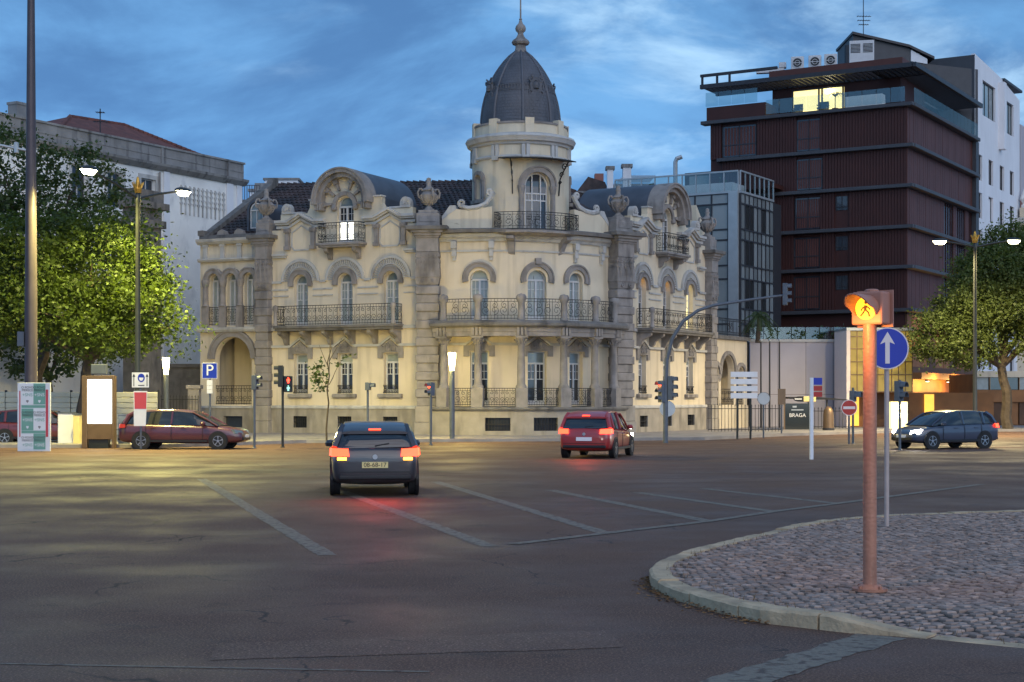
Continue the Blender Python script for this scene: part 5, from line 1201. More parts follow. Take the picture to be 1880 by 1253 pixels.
# ---------------------------------------------------------------- traffic island: cobbles inside a kerb
edge = [(12.5, 9.9), (4.10, 12.32), (3.30, 12.95), (2.86, 13.16), (2.22, 13.74), (1.88, 14.48), (1.58, 15.4), (1.46, 16.2), (1.50, 17.0), (1.68, 17.9), (2.15, 19.1), (2.77, 20.3), (4.08, 22.8), (5.0, 24.1), (6.18, 25.05), (8.5, 25.85), (14.5, 26.3), (14.5, 9.5)]
def h_island(x, y):
    ln = Vector((9.2, -3.26)).normalized(); d = (x-3.3)*(-ln.y)+(y-12.95)*ln.x      # distance behind the dropped kerb
    t = min(max((x-2.75)/0.6, 0), 1); f = min(max(d/1.1, 0.10), 1)
    return 0.125*(1-t*(1-f))
isl = thing('traffic_island', (3.5, 17, 0), kind='structure'); IO = Vector((3.5, 17, 0)); OFF[0] = IO
def resample(pts, step):
    out_ = [pts[0]]; acc = 0
    for (a, b), (c, d) in zip(pts[:-1], pts[1:]):
        L_ = math.hypot(c-a, d-b); t = step-acc
        while t < L_: out_.append((a+(c-a)*t/L_, b+(d-b)*t/L_)); t += step
        acc = (acc+L_) % step if L_ >= step-acc else acc+L_
    return out_
fine = resample(edge[:17], 0.12)
def inset(pts, w_):
    r = []
    for i, (x, y) in enumerate(pts):
        a = pts[max(0, i-1)]; b = pts[min(len(pts)-1, i+1)]; dx, dy = b[0]-a[0], b[1]-a[1]; L_ = math.hypot(dx, dy) or 1
        r.append((x+dy/L_*w_, y-dx/L_*w_))
    return r
inn = inset(fine, 0.22)
# make sure the inset goes inward (towards larger x on the tip)
if inn[len(inn)//3][0] < fine[len(fine)//3][0]: inn = inset(fine, -0.22)
n8 = 8; i = 0
while i < len(fine)-1:
    j = min(i+n8, len(fine)-1); mb = MB(); g = 0.20
    idx = list(range(i, j+1)); jz = random.uniform(-0.012, 0.012)
    O = [Vector((*fine[q], 0)) for q in idx]; I = [Vector((*inn[q], 0)) for q in idx]
    O[-1] = O[-1].lerp(O[-2], g); I[-1] = I[-1].lerp(I[-2], g)
    vs = []; 
    for a, b in zip(O, I):
        hh = h_island(a.x, a.y)+jz; m_ = a.lerp(b, 0.14)
        vs += [(a.x, a.y, -0.02), (a.x, a.y, hh-0.02+random.uniform(-.010, .006)), (m_.x, m_.y, hh+random.uniform(-.006, .004)), (b.x, b.y, hh), (b.x, b.y, -0.02)]
    k = len(O); fs = [(5*q+e, 5*q+e+1, 5*q+6+e, 5*q+5+e) for q in range(k-1) for e in range(4)]+[(0, 1, 2, 3, 4), (5*k-1, 5*k-2, 5*k-3, 5*k-4, 5*k-5)]
    mb.add(vs, fs); mb.build('kerb_stone', 'kerb', isl); i = j
poly = [q for q in inn]+[(14.4, 26.0), (14.4, 9.6)]; poly_c = inn[::4]+[inn[-1], (14.4, 26.0), (14.4, 9.6)]
def inside(x, y, P):
    c = False; n = len(P)
    for i in range(n):
        (a, b), (d, e) = P[i], P[(i+1) % n]
        if (b > y) != (e > y) and x < (d-a)*(y-b)/(e-b)+a: c = not c
    return c
bed = MB(); gxs = 26; gv = {}
for i in range(0, 56):
    for j in range(0, 70):
        x, y = 1.4+i*0.24, 9.6+j*0.24
        if inside(x+0.12, y+0.12, poly_c):
            k = []
            for dx, dy in ((0, 0), (1, 0), (1, 1), (0, 1)):
                X_, Y_ = x+dx*0.24, y+dy*0.24; k.append((X_, Y_, h_island(X_, Y_)-0.022))
            bed.add(k, [(0, 1, 2, 3)])
bed.build('joint_bed', 'joint', isl)
tw = RAD(28); stones = []
R_ = -120
for r in range(-110, 110):
    for c in range(-110, 120):
        u = c*0.112+(r % 2)*0.056; v = r*0.108+0.05*math.sin(u*2.2)
        x = 6+u*math.cos(tw)-v*math.sin(tw)+random.uniform(-.008, .008); y = 18+u*math.sin(tw)+v*math.cos(tw)+random.uniform(-.008, .008)
        if x < 1.4 or x > 14.2 or y < 9.8 or y > 26.1: continue
        if not inside(x, y, poly_c): continue
        stones.append((x, y))
stones.sort(key=lambda q: q[1]+0.0*q[0])
cm = MB(); OFF[0] = Vector((0, 0, 0))
cm.add([(sx*0.050*k_, sy*0.048*k_, z) for z, k_ in ((-0.05, 1), (-0.008, 1), (0, 0.84)) for sx, sy in ((-1, -1), (1, -1), (1, 1), (-1, 1))], [(0, 1, 5, 4), (1, 2, 6, 5), (2, 3, 7, 6), (3, 0, 4, 7), (4, 5, 9, 8), (5, 6, 10, 9), (6, 7, 11, 10), (7, 4, 8, 11), (8, 9, 10, 11)])
me_a = cm.mesh('cobblestone'); me_a.materials.append(M['cobble']); me_b = me_a.copy(); me_b.materials[0] = M['cobble2']
vis = [q for q in stones if 940+2850*q[0]/q[1] < 1885 and 730+2850*1.88/q[1] < 1253]
near = set(vis[:300])
bulk = MB(); bulk2 = MB()
OFF[0] = IO
for x, y in stones:
    z = h_island(x, y)+random.uniform(-0.016, 0.004); a = tw+random.uniform(-.22, .22); s_ = random.uniform(0.68, 1.08)
    if (x, y) in near: piece('cobblestone', random.choice((me_a, me_a, me_b)), isl, (x-IO.x, y-IO.y, z), a, (s_, random.uniform(.9, 1.06), 1))
    else:
        ca, sa = math.cos(a), math.sin(a); tb_ = bulk if random.random() < 0.65 else bulk2; tx, ty = random.uniform(-.004, .004), random.uniform(-.004, .004)
        vs = []
        for zz_, k_ in ((-0.04, 1), (-0.008, 1), (0, 0.84)):
            for sx, sy in ((-1, -1), (1, -1), (1, 1), (-1, 1)):
                px, py = sx*0.050*k_*s_, sy*0.048*k_*s_; vs.append((x+px*ca-py*sa, y+px*sa+py*ca, z+zz_+sx*tx+sy*ty))
        tb_.add(vs, [(0, 1, 5, 4), (1, 2, 6, 5), (2, 3, 7, 6), (3, 0, 4, 7), (4, 5, 9, 8), (5, 6, 10, 9), (6, 7, 11, 10), (7, 4, 8, 11), (8, 9, 10, 11)])
bulk.build('cobble_field', 'cobble', isl, kind='stuff'); bulk2.build('cobble_field', 'cobble2', isl, kind='stuff')
OFF[0] = Vector((0, 0, 0))
# leaf litter against the kerb and weeds along it
lt_ = MB()
for i in range(1500):
    q = random.randrange(40, len(fine)//2+10); x, y = fine[q]; d = abs(random.gauss(0, 0.10))
    if y > 17.2 or x > 2.35: continue
    x -= d*0.8; y -= d*0.6; a = random.uniform(0, 6.28); l_ = random.uniform(0.012, 0.035); z = 0.004+random.uniform(0, 0.03)*math.exp(-d*8)
    lt_.add([(x+l_*math.cos(a), y+l_*math.sin(a), z), (x-l_*0.5*math.sin(a), y+l_*0.5*math.cos(a), z+random.uniform(0, .012)), (x-l_*math.cos(a), y-l_*math.sin(a), z+random.uniform(0, .01)), (x+l_*0.5*math.sin(a), y-l_*0.5*math.cos(a), z)], [(0, 1, 2, 3)])
lt_.build('leaf_litter', 'litter', kind='stuff', label='brown leaf litter lying along the island kerb', cat='leaf litter')
gr = MB()
for i in range(620):
    q = random.randrange(len(fine)//4, len(fine)-60); x, y = inn[q]
    if random.random() < 0.5: continue
    x += random.uniform(-.06, .22); y += random.uniform(-.1, .1); hh = random.uniform(.02, .085); a = random.uniform(0, 6.28); z = h_island(x, y)-0.01
    gr.add([(x-.004*math.cos(a), y-.004*math.sin(a), z), (x+.004*math.cos(a), y+.004*math.sin(a), z), (x+random.uniform(-.03, .03), y+random.uniform(-.03, .03), z+hh)], [(0, 1, 2)])
gr.build('dry_weeds', 'dry_grass', kind='stuff', label='sparse dry weeds growing between kerb and cobbles', cat='weeds')

# ---------------------------------------------------------------- road markings (thin worn paint)
def stripe(p, q, w_, z=0.004, m='marking', name='road_marking'):
    p, q = Vector((*p, 0)), Vector((*q, 0)); d = (q-p).normalized(); n = Vector((-d.y, d.x, 0))*w_/2
    mb = MB(); k = max(2, int((q-p).length/0.12)); vs = []
    for i in range(k+1):
        c = p.lerp(q, i/k); e = 1+random.uniform(-.14, .10); vs += [c+n*e+Vector((0, 0, z)), c-n*e+Vector((0, 0, z))]
    mb.add(vs, [(2*i, 2*i+1, 2*i+3, 2*i+2) for i in range(k)])
    return mb.build(name, m, kind='structure')
for p, q, w_ in [((-7.6, 38), (-2.34, 19.66), 0.32), ((-3.6, 33), (-0.30, 20.8), 0.32), ((-1.81, 36.8), (1.36, 22.9), 0.32), ((0.82, 33.5), (3.16, 25.1), 0.32), ((2.63, 32.6), (4.57, 27.2), 0.32), ((4.2, 34.0), (6.1, 29.3), 0.32)]: stripe(p, q, w_*0.78)
for p, q in [((0.0, 21.1), (1.36, 22.8)), ((1.36, 22.8), (3.16, 25.0)), ((3.16, 25.0), (4.57, 27.14)), ((4.57, 27.14), (6.15, 29.23)), ((6.15, 29.23), (10.75, 35.6))]: stripe(p, q, 0.20, 0.008)
stripe((3.10, 13.0), (0.9, 10.0), 0.42)
for i in range(9): stripe((-18+i*4.5, 47.2), (-15.6+i*4.5, 47.5), 0.14)
for i in range(8): stripe((4+i*3.6, 41+i*0.4), (6.0+i*3.6, 41.25+i*0.4), 0.14)
stripe((-3.9, 11.65), (-0.6, 11.3), 0.05)
def patch(pts, m, z=0.0035):
    mb = MB(); P_ = []
    for (a, b), (c, d) in zip(pts, pts[1:]+pts[:1]):
        for k in range(8): P_.append((a+(c-a)*k/8+random.uniform(-.02, .02), b+(d-b)*k/8+random.uniform(-.02, .02), z))
    mb.add(P_, [tuple(range(len(P_)))]); mb.build('road_patch', m, kind='structure')
patch([(-2.3, 11.8), (0.9, 12.4), (0.8, 13.3), (-2.4, 12.6)], 'asphalt_old')
patch([(-12, 40), (-3.5, 41.5), (-3.7, 44), (-12.4, 42.6)], 'asphalt_new')
patch([(2.5, 36), (12, 38.6), (11.8, 40.2), (2.4, 37.5)], 'asphalt_old')
def manhole(x, y, lab):
    o = thing('manhole_cover', (x, y, 0.004), label=lab, cat='manhole cover'); MB().lathe((0, 0, 0), [(0.42, 0), (0.42, 0.008), (0.36, 0.008)], 28).build('rim', 'concrete_old', o)
    t = MB(); t.lathe((0, 0, 0), [(0.355, 0.0), (0.355, 0.006), (0.0, 0.006)], 28)
    for i in range(-5, 6):
        for j in range(-5, 6):
            if i*i+j*j < 26: t.box(LOC, i*0.06-.02, i*0.06+.02, j*0.06-.02, j*0.06+.02, 0.0065, 0.011)
    t.build('lid', 'pole_dark', o)

# ---------------------------------------------------------------- amber walking-man signal on the island
Y = 15.1; X = gx(1597, Y); z0 = h_island(X, Y)
o = thing('pedestrian_signal', (X, Y, z0), label='salmon coloured pole with lit amber walking figure signal on the island', cat='traffic light')
MB().lathe((0, 0, 0), [(0.13, 0), (0.13, 0.02), (0.10, 0.05), (0.072, 0.06), (0.066, 0.1), (0.066, 2.62)], 24).build('pole', 'pole_orange', o, smooth=True)
t = MB(); t.lathe((0, 0, 0), [(0.17, -0.005), (0.17, 0.022), (0, 0.022)], 20)
for i in range(4): t.lathe((0.135*math.cos(i*PI/2+.6), 0.135*math.sin(i*PI/2+.6), 0.02), [(0.018, 0), (0.018, 0.03), (0, 0.03)], 6)
t.build('base_plate', 'pole_orange', o)
hd = thing('signal_head', (0, 0, 2.56)); hd.parent = o; hd.rotation_euler = (0, 0, RAD(-40))      # faces the road, left of the camera
HB = MB().box(LOC, -0.165, 0.165, -0.11, 0.07, 0.02, 0.34).build('housing', 'hood_orange', hd, bevel=0.02)
MB().box(LOC, -0.19, 0.19, -0.125, -0.108, -0.0, 0.36).build('back_plate', 'hood_orange', hd)
MB().lathe((0, 0.04, 0.34), [(0.07, 0), (0.07, 0.02), (0.05, 0.03), (0, 0.03)], 14).build('cap', 'hood_orange', hd)
t = MB(); t.ring(LOC, 0, 0.18, 0.0, 0.112, 0.07, 0.082, 0, 2*PI, n=28); ln = t.build('lens', 'amber', hd)
vz = MB(); n = 26
for i in range(n+1):
    a = -0.55+(PI+1.1)*i/n; L_ = 0.09+0.22*max(0.0, math.sin(a*0.92+0.12))**0.6 if 0.0 < a < PI else 0.09*(1-min(abs(a), abs(a-PI))/0.6)+0.02
    for rr in (0.118, 0.130):
        vz.add([LOC.p(rr*math.cos(a), 0.07, 0.18+rr*math.sin(a)), LOC.p(rr*math.cos(a), 0.07+L_, 0.18+rr*math.sin(a))], [])
vz.f = [(4*i+e, 4*i+4+e, 4*i+5+e, 4*i+1+e) for i in range(n) for e in (0, 2)]+[(4*i+1, 4*i+3, 4*i+7, 4*i+5) for i in range(n)]+[(0, 1, 3, 2), (4*n, 4*n+1, 4*n+3, 4*n+2)]
vz.build('visor', 'hood_orange', hd, smooth=True)
fg = MB(); d = 0.086
for pts, r in (([(0, 0.205), (-0.006, 0.165)], 0.017), ([(-0.004, 0.165), (0.03, 0.135), (0.04, 0.095)], 0.010), ([(-0.006, 0.165), (-0.03, 0.13), (-0.055, 0.105)], 0.010), ([(0.0, 0.2), (-0.035, 0.18), (-0.05, 0.155)], 0.008), ([(0.0, 0.2), (0.03, 0.182), (0.045, 0.165)], 0.008)):
    fg.tube([LOC.p(a, d, z) for a, z in pts], r, 4)
fg.ring(LOC, 0.002, 0.235, 0, 0.016, d-0.004, d+0.006, 0, 2*PI, n=12); fg.build('walking_figure', 'wood_dark', ln)
li = bpy.data.lights.new('amber_lamp', 'SPOT'); li.energy = 34; li.color = (1.0, 0.42, 0.10); li.spot_size = RAD(140); li.spot_blend = 0.8; li.shadow_soft_size = 0.08
lo = bpy.data.objects.new('amber_lamp', li); C.objects.link(lo); lo.parent = hd; lo.location = (0, -0.50, 0.02); lo.rotation_euler = (RAD(62), 0, 0)

# ---- blue straight-ahead sign behind it
Y = 22.5; X = gx(1629, Y); z0 = h_island(X, Y); zc = gz(640, Y)-z0
o = thing('direction_sign', (X, Y, z0), RAD(-4), label='round blue sign with white upward arrow on the island', cat='road sign')
MB().tube([(0, 0.05, 0), (0, 0.05, zc+0.2)], 0.035, 10).build('post', 'galv', o, smooth=True)
t = MB(); t.ring(LOC, 0, zc, 0, 0.305, -0.01, 0.012, 0, 2*PI, n=40); t.build('rim', 'sign_white', o)
t = MB(); t.ring(LOC, 0, zc, 0, 0.287, 0.012, 0.016, 0, 2*PI, n=40); t.build('disc', 'sign_blue', o)
MB().prism(LOC, [(-0.032, zc-0.22), (0.032, zc-0.22), (0.032, zc+0.09), (0.105, zc+0.06), (0.0, zc+0.24), (-0.105, zc+0.06), (-0.032, zc+0.09)], 0.016, 0.020).build('arrow', 'sign_white', o)
for z in (zc-0.12, zc+0.12): MB().box(LOC, -0.06, 0.06, -0.09, -0.01, z-0.02, z+0.02).build('clamp', 'galv', o)
# ---------------------------------------------------------------- trees
def limb(mb, a, b, r0, r1, n=5, wob=0.25):
    a, b = Vector(a), Vector(b); pts = []
    for i in range(n+1):
        t = i/n; q = a.lerp(b, t)
        if 0 < i < n: q += Vector((random.uniform(-1, 1), random.uniform(-1, 1), random.uniform(-.4, .4)))*wob*(b-a).length*0.12
        pts.append(q)
    mb.tube(pts, r0, 7, r1); return pts
def leaves(blobs, n, size, clump=0.34, per=36, droop=0.35):
    mb_v = []; mb_f = []; vol = [b[3]*b[4]*b[5] for b in blobs]; tot = sum(vol)
    for b, v in zip(blobs, vol):
        k = max(3, int(n*v/tot/per))
        for _ in range(k):
            th = random.uniform(0, 2*PI); cz = random.uniform(-1, 1); rr = random.uniform(0.35, 1.0)**0.45; sn = math.sqrt(1-cz*cz)
            c = Vector((b[0]+b[3]*rr*sn*math.cos(th), b[1]+b[4]*rr*sn*math.sin(th), b[2]+b[5]*rr*cz))
            s_ = clump*random.uniform(0.6, 1.35); ax = Vector((random.gauss(0, 1), random.gauss(0, 1), random.gauss(0, .5))).normalized()
            for _ in range(int(per*random.uniform(.6, 1.4))):
                p = c+ax*random.gauss(0, s_*1.1)+Vector((random.gauss(0, s_*.6), random.gauss(0, s_*.6), random.gauss(0, s_*.55)))
                d = Vector((random.gauss(0, 1), random.gauss(0, 1), random.gauss(-droop, .6))).normalized(); w_ = d.orthogonal(); w_.rotate(Matrix.Rotation(random.uniform(0, 6.28), 3, d))
                L_ = size*random.uniform(.45, 1.5); W_ = L_*random.uniform(.17, .28); m_ = p+d*L_*0.5
                i = len(mb_v); mb_v += [p, m_+w_*W_, p+d*L_, m_-w_*W_]; mb_f.append((i, i+1, i+2, i+3))
    return mb_v, mb_f
def tree(name, base, fork, blobs, n, size, m, lab, r0=0.35, group=None, clump=0.34, twigs=3, per=36):
    B = Vector(base); OFF[0] = B; o = thing(name, B, label=lab, cat='tree', group=group)
    mb = MB(); f = Vector(fork); tr = limb(mb, B, f, r0, r0*0.75, 5, 0.3)
    for b in blobs:
        q = Vector(b[:3]); mid = f.lerp(q, 0.55)+Vector((0, 0, 0.35)); limb(mb, f, mid, r0*0.5, r0*0.28, 4); limb(mb, mid, q, r0*0.28, r0*0.12, 4)
        for _ in range(twigs):
            limb(mb, mid.lerp(q, random.uniform(.2, .9)), q+Vector((random.uniform(-1, 1)*b[3], random.uniform(-1, 1)*b[4], random.uniform(-.6, 1)*b[5]))*0.85, r0*0.10, 0.015, 3)
    mb.build('trunk', 'bark', o, smooth=True)
    v, fa = leaves(blobs, n, size, clump, per=per); c = MB(); c.v = v; c.f = fa
    me = bpy.data.meshes.new('crown'); me.from_pydata([q-B for q in v], [], fa); me.materials.append(M[m]); co = bpy.data.objects.new('crown', me); C.objects.link(co); co.parent = o
    OFF[0] = Vector((0, 0, 0)); return o
tree('street_tree', (-18.4, 66, 0.1), (-18.0, 66, 3.6), [(-17.6, 65.0, 7.6, 2.9, 2.3, 2.2), (-20.4, 64.8, 7.2, 2.6, 2.2, 2.4), (-15.5, 64.6, 6.0, 1.5, 1.6, 1.7), (-18.6, 64.0, 5.4, 2.8, 1.8, 1.5), (-14.0, 64.2, 4.9, 1.2, 1.1, 0.8), (-22.4, 64.6, 5.6, 1.8, 1.8, 1.8), (-16.4, 64.3, 4.6, 1.8, 1.5, 1.0)], 42000, 0.165, 'leaf', 'broad tree with bright lamplit yellow green leaves at left', 0.30, clump=0.40, per=85)
tree('street_tree', (-22.5, 73, 0.1), (-22.0, 73, 5), [(-20.5, 72, 11.5, 2.6, 2.5, 2.3), (-23.6, 72, 12.4, 2.8, 2.6, 2.4), (-18.6, 71.6, 9.8, 2.3, 2.0, 2.0), (-22, 71.6, 8.4, 3.2, 2.4, 2.6), (-24.6, 72, 9.6, 2.2, 2.2, 2.6), (-17.6, 71.8, 7.4, 1.8, 1.8, 2.0), (-19.5, 71.8, 5.2, 3.0, 1.8, 1.8)], 26000, 0.19, 'leaf_dark', 'dark shadowy tree behind the lamplit tree at left', 0.32)
tree('street_tree', (29.4, 92, 0.1), (29.0, 92, 3.8), [(29.6, 91.4, 7.6, 2.6, 2.2, 1.9), (26.9, 91.0, 7.3, 2.0, 1.9, 2.1), (25.0, 90.8, 5.6, 1.7, 1.6, 1.5), (31.6, 91.5, 8.6, 2.2, 2.0, 2.0), (28.6, 92.0, 9.6, 2.2, 2.0, 1.5), (26.9, 90.8, 4.8, 1.5, 1.4, 1.0), (32.0, 91.2, 6.0, 1.8, 1.6, 1.6), (29.6, 92.6, 11.2, 1.6, 1.4, 1.2), (30.6, 91.0, 5.3, 1.5, 1.2, 0.9)], 90000, 0.17, 'leaf2', 'round crowned tree at right lit from above by the street lamp', 0.34, clump=0.34, per=60)
# more shade trees and shrubs deep behind the hoarding
for X_, Y_, lab in ((-30, 84, 'dark tree behind the white hoarding, near the frame edge'), (-24.5, 82, 'dark slim tree behind the lit poster frame')):
    tree('street_tree', (X_, Y_, 0.1), (X_, Y_, 3), [(X_, Y_-1, 4.6, 2.6, 2, 1.8), (X_+1.8, Y_-1, 6.4, 2.2, 2, 2.2), (X_-1.5, Y_-1, 7, 2.2, 2, 2)], 6000, 0.26, 'leaf_dark', lab, 0.22)
# sapling before the palace
B = Vector((gx(600, 67), 67, 0.05)); OFF[0] = B; o = thing('sapling', B, label='thin young street tree with few leaves in front of the palace', cat='tree'); mb = MB()
top = B+Vector((0.15, 0, 4.6)); limb(mb, B, top, 0.045, 0.02, 8, 0.15)
for a, b in (((0.08, 0, 2.2), (-0.55, 0.1, 3.5)), ((0.1, 0, 2.5), (0.7, -0.1, 3.6)), ((0.1, 0, 2.9), (0.1, 0.3, 4.3)), ((0.1, 0, 3.1), (-0.3, -0.2, 4.2)), ((.1, 0, 3.5), (.65, 0, 4.5))): limb(mb, B+Vector(a), B+Vector(b), 0.02, 0.008, 4)
mb.build('trunk', 'bark', o); v, fa = leaves([(B.x-0.35, 67, 3.1, .4, .3, .5), (B.x+0.55, 67, 3.6, .35, .3, .25), (B.x-.2, 67, 2.6, .4, .3, .3)], 260, 0.17, 0.12, 14); me = bpy.data.meshes.new('crown'); me.from_pydata([q-B for q in v], [], fa); me.materials.append(M['leaf_dark']); co = bpy.data.objects.new('crown', me); C.objects.link(co); co.parent = o; OFF[0] = Vector((0, 0, 0))
# palm and terrace planting
B = Vector((gx(1391, 97), 97, 5.4)); OFF[0] = B; o = thing('palm', B, label='small feathery palm beside the glass block', cat='palm'); MB().tube([B, B+Vector((.1, 0, 1.7))], 0.16, 8, 0.12).build('trunk', 'bark', o); mb = MB()
for i in range(22):
    a = i*2.4; el = random.uniform(-.2, 1.1); r_ = random.uniform(1.0, 1.5); pts = [B+Vector((.1+r_*t*math.cos(a)*math.cos(el), r_*t*math.sin(a)*math.cos(el), 1.7+r_*t*math.sin(el)-0.9*t*t*r_)) for t in (0, .25, .5, .75, 1)]
    mb.tube(pts, 0.02, 3)
    for p, q in zip(pts[:-1], pts[1:]):
        for k in range(5):
            c = p.lerp(q, k/5)
            for sg in (-1, 1): mb.add([c, c+Vector((-math.sin(a)*sg*.28+.06*math.cos(a), math.cos(a)*sg*.28, -.12)), c+(q-p)*.12], [(0, 1, 2)])
mb.build('fronds', 'leaf_dark', o); OFF[0] = Vector((0, 0, 0))
def shrub(px, Y, z, r, lab, n=500, m='leaf_dark'):
    B = Vector((gx(px, Y), Y, z)); o = thing('shrub', B, label=lab, cat='shrub', group='terrace shrubs'); mb = MB()
    for i in range(5): mb.tube([(0, 0, -0.05), (random.uniform(-r, r)*.7, random.uniform(-.2, .2), r*.9)], 0.02, 4)
    mb.build('stem', 'bark', o); v, fa = leaves([(0, 0, r*.7, r, r*.6, r*.7)], n, 0.16, 0.16, 16); me = bpy.data.meshes.new('foliage'); me.from_pydata(v, [], fa); me.materials.append(M[m]); c = bpy.data.objects.new('foliage', me); C.objects.link(c); c.parent = o
for px, r, lab in ((1420, 0.5, 'first terrace shrub right of the palm'), (1462, 0.6, 'low shrub on the lilac wall left of the lit terrace window'), (1505, 0.5, 'terrace shrub below the lit terrace window'), (1548, 0.6, 'terrace shrub next to the glazed entrance')): shrub(px, 99.8, 5.6, r, lab)
for px, r, lab in ((1200, 0.6, 'dark shrub at the left end of the glass block terrace'), (1335, 0.7, 'leafy shrub on the glass block terrace under the dark canopy')): shrub(px, 106, 15.7, r, lab)

# ---------------------------------------------------------------- street lamps with two arms
def street_lamp(X, Y, arms, zt, lab, watts, col):
    o = thing('street_lamp', (X, Y, 0.0), label=lab, cat='street lamp', group='double street lamps')
    MB().lathe((0, 0, 0), [(0.20, 0), (0.20, 1.0), (0.15, 1.15), (0.12, 1.2), (0.085, zt-0.4), (0.11, zt-0.35), (0.11, zt-0.1), (0.07, zt)], 14).build('pole', 'pole_dark', o, smooth=True)
    t = MB()
    for i in range(6): a = i*PI/3; t.tube([(0, 0, zt), (0.12*math.cos(a), 0.12*math.sin(a), zt+0.18), (0.22*math.cos(a), 0.22*math.sin(a), zt+0.42)], 0.06, 5, 0.02)
    t.lathe((0, 0, zt), [(0.12, 0), (0.16, 0.15), (0.10, 0.35), (0.04, 0.6), (0, 0.65)], 8); t.build('crest', 'gold', o)
    for dx, dy, dz in arms:
        L_ = math.hypot(dx, dy); e = Vector((dx, dy, zt-0.2+dz)); u = Vector((dx/L_, dy/L_, 0))
        a = MB().tube([(0, 0, zt-0.22), Vector((dx*.5, dy*.5, zt-0.2+dz*.55)), e], 0.05, 8, 0.04).build('arm', 'pole_dark', o, smooth=True)
        G = lambda a_, b_, c_: e+u*a_+Vector((-u.y, u.x, 0))*b_+Vector((0, 0, c_))
        sh = MB(); rows = []
        for k_, (zz_, sc_) in enumerate(((0.0, 1.0), (0.07, 0.97), (0.13, 0.75), (0.16, 0.4), (0.17, 0.05))):
            sh.v += [G(0.18+0.42*sc_*math.cos(q*PI/9), 0.24*sc_*math.sin(q*PI/9), zz_) for q in range(18)]
            if k_: sh.f += [((k_-1)*18+q, (k_-1)*18+(q+1) % 18, k_*18+(q+1) % 18, k_*18+q) for q in range(18)]
        hd = sh.build('lamp_head', 'pole_dark', o, smooth=True)
        ln = MB(); ln.v = [G(0.22+0.38*math.cos(q*PI/9), 0.22*math.sin(q*PI/9), 0.012) for q in range(18)]+[G(0.22+0.24*math.cos(q*PI/9), 0.14*math.sin(q*PI/9), -0.15) for q in range(18)]; ln.f = [tuple(range(18, 36))]+[(q, (q+1) % 18, 18+(q+1) % 18, 18+q) for q in range(18)]
        ln.build('lens', 'led_warm', hd)
        li = bpy.data.lights.new('street_light', 'SPOT'); li.energy = watts; li.color = col; li.shadow_soft_size = 0.2; li.spot_size = RAD(168); li.spot_blend = 0.5
        lo = bpy.data.objects.new('street_light', li); C.objects.link(lo); lo.parent = o; lo.location = G(0.2, 0, -0.2)
street_lamp(gx(253, 60), 60, [(-1.17, -2.1, 0.75), (1.17, 2.1, 0.55)], 9.9, 'double armed street lamp in front of the lamplit tree at left', 6200, (1.0, 0.86, 0.26))
street_lamp(gx(1790, 82.4), 82.4, [(-1.75, -0.3, 0.25), (1.95, 0.3, 0.35)], 10.2, 'double armed street lamp in front of the right tree', 6500, (1.0, 0.78, 0.36))
# lantern posts
def lantern_post(px, Y, yt, lab, watts):
    zt = gz(yt, Y); o = thing('lantern_post', (gx(px, Y), Y, 0.05), label=lab, cat='lamp', group='slim lantern posts')
    MB().lathe((0, 0, 0), [(0.12, 0), (0.12, zt-0.85), (0.0, zt-0.85)], 14).build('pole', 'pole_grey', o, smooth=True)
    MB().lathe((0, 0, 0), [(0.10, zt-0.85), (0.17, zt-0.08), (0.17, zt-0.05)], 14).build('lantern', 'lantern', o, smooth=True)
    MB().lathe((0, 0, 0), [(0.18, zt-0.05), (0.18, zt-0.02), (0, zt)], 14).build('cap', 'pole_grey', o)
    for s_ in (-0.42, 0.42):
        li = bpy.data.lights.new('lantern_light', 'POINT'); li.energy = watts/2; li.color = (1.0, 0.74, 0.20); li.shadow_soft_size = 0.15
        lo = bpy.data.objects.new('lantern_light', li); C.objects.link(lo); lo.parent = o; lo.location = (s_*0.5, s_*0.4, zt-0.4)
lantern_post(830, 70, 648, 'slim glowing lantern post in front of the palace porch', 820)
lantern_post(305, 74, 657, 'slim glowing lantern post left of the parking sign', 420)

# ---------------------------------------------------------------- tall mast, traffic signals and signs
o = thing('tall_mast', (gx(57, 58.5), 58.5, 0), label='very tall brown mast at the left edge rising out of view', cat='mast')
MB().lathe((0, 0, 0), [(0.24, 0), (0.23, 6), (0.12, 19)], 16).build('pole', 'pole_brown', o, smooth=True)
for z in (6.2, 8.0, 9.3): MB().lathe((0, 0, z), [(0.225-z*0.004, 0), (0.235-z*0.004, 0.01), (0.235-z*0.004, 0.05), (0.225-z*0.004, 0.06)], 16).build('band', 'steel_dark', o)
t = MB(); t.tube([(0, 0, gz(258, 56)), (-1.4, 0, gz(244, 56))], 0.05, 6); t.build('side_arm', 'alu', o)
MB().box(LOC, -0.62, -0.48, -0.1, 0.1, gz(262, 56), gz(241, 56)).build('detector_box', 'alu', o, bevel=0.02)
MB().box(LOC, -0.5, -0.24, -0.1, 0.1, gz(632, 56), gz(604, 56)).build('control_box', 'pole_grey', o, bevel=0.02)

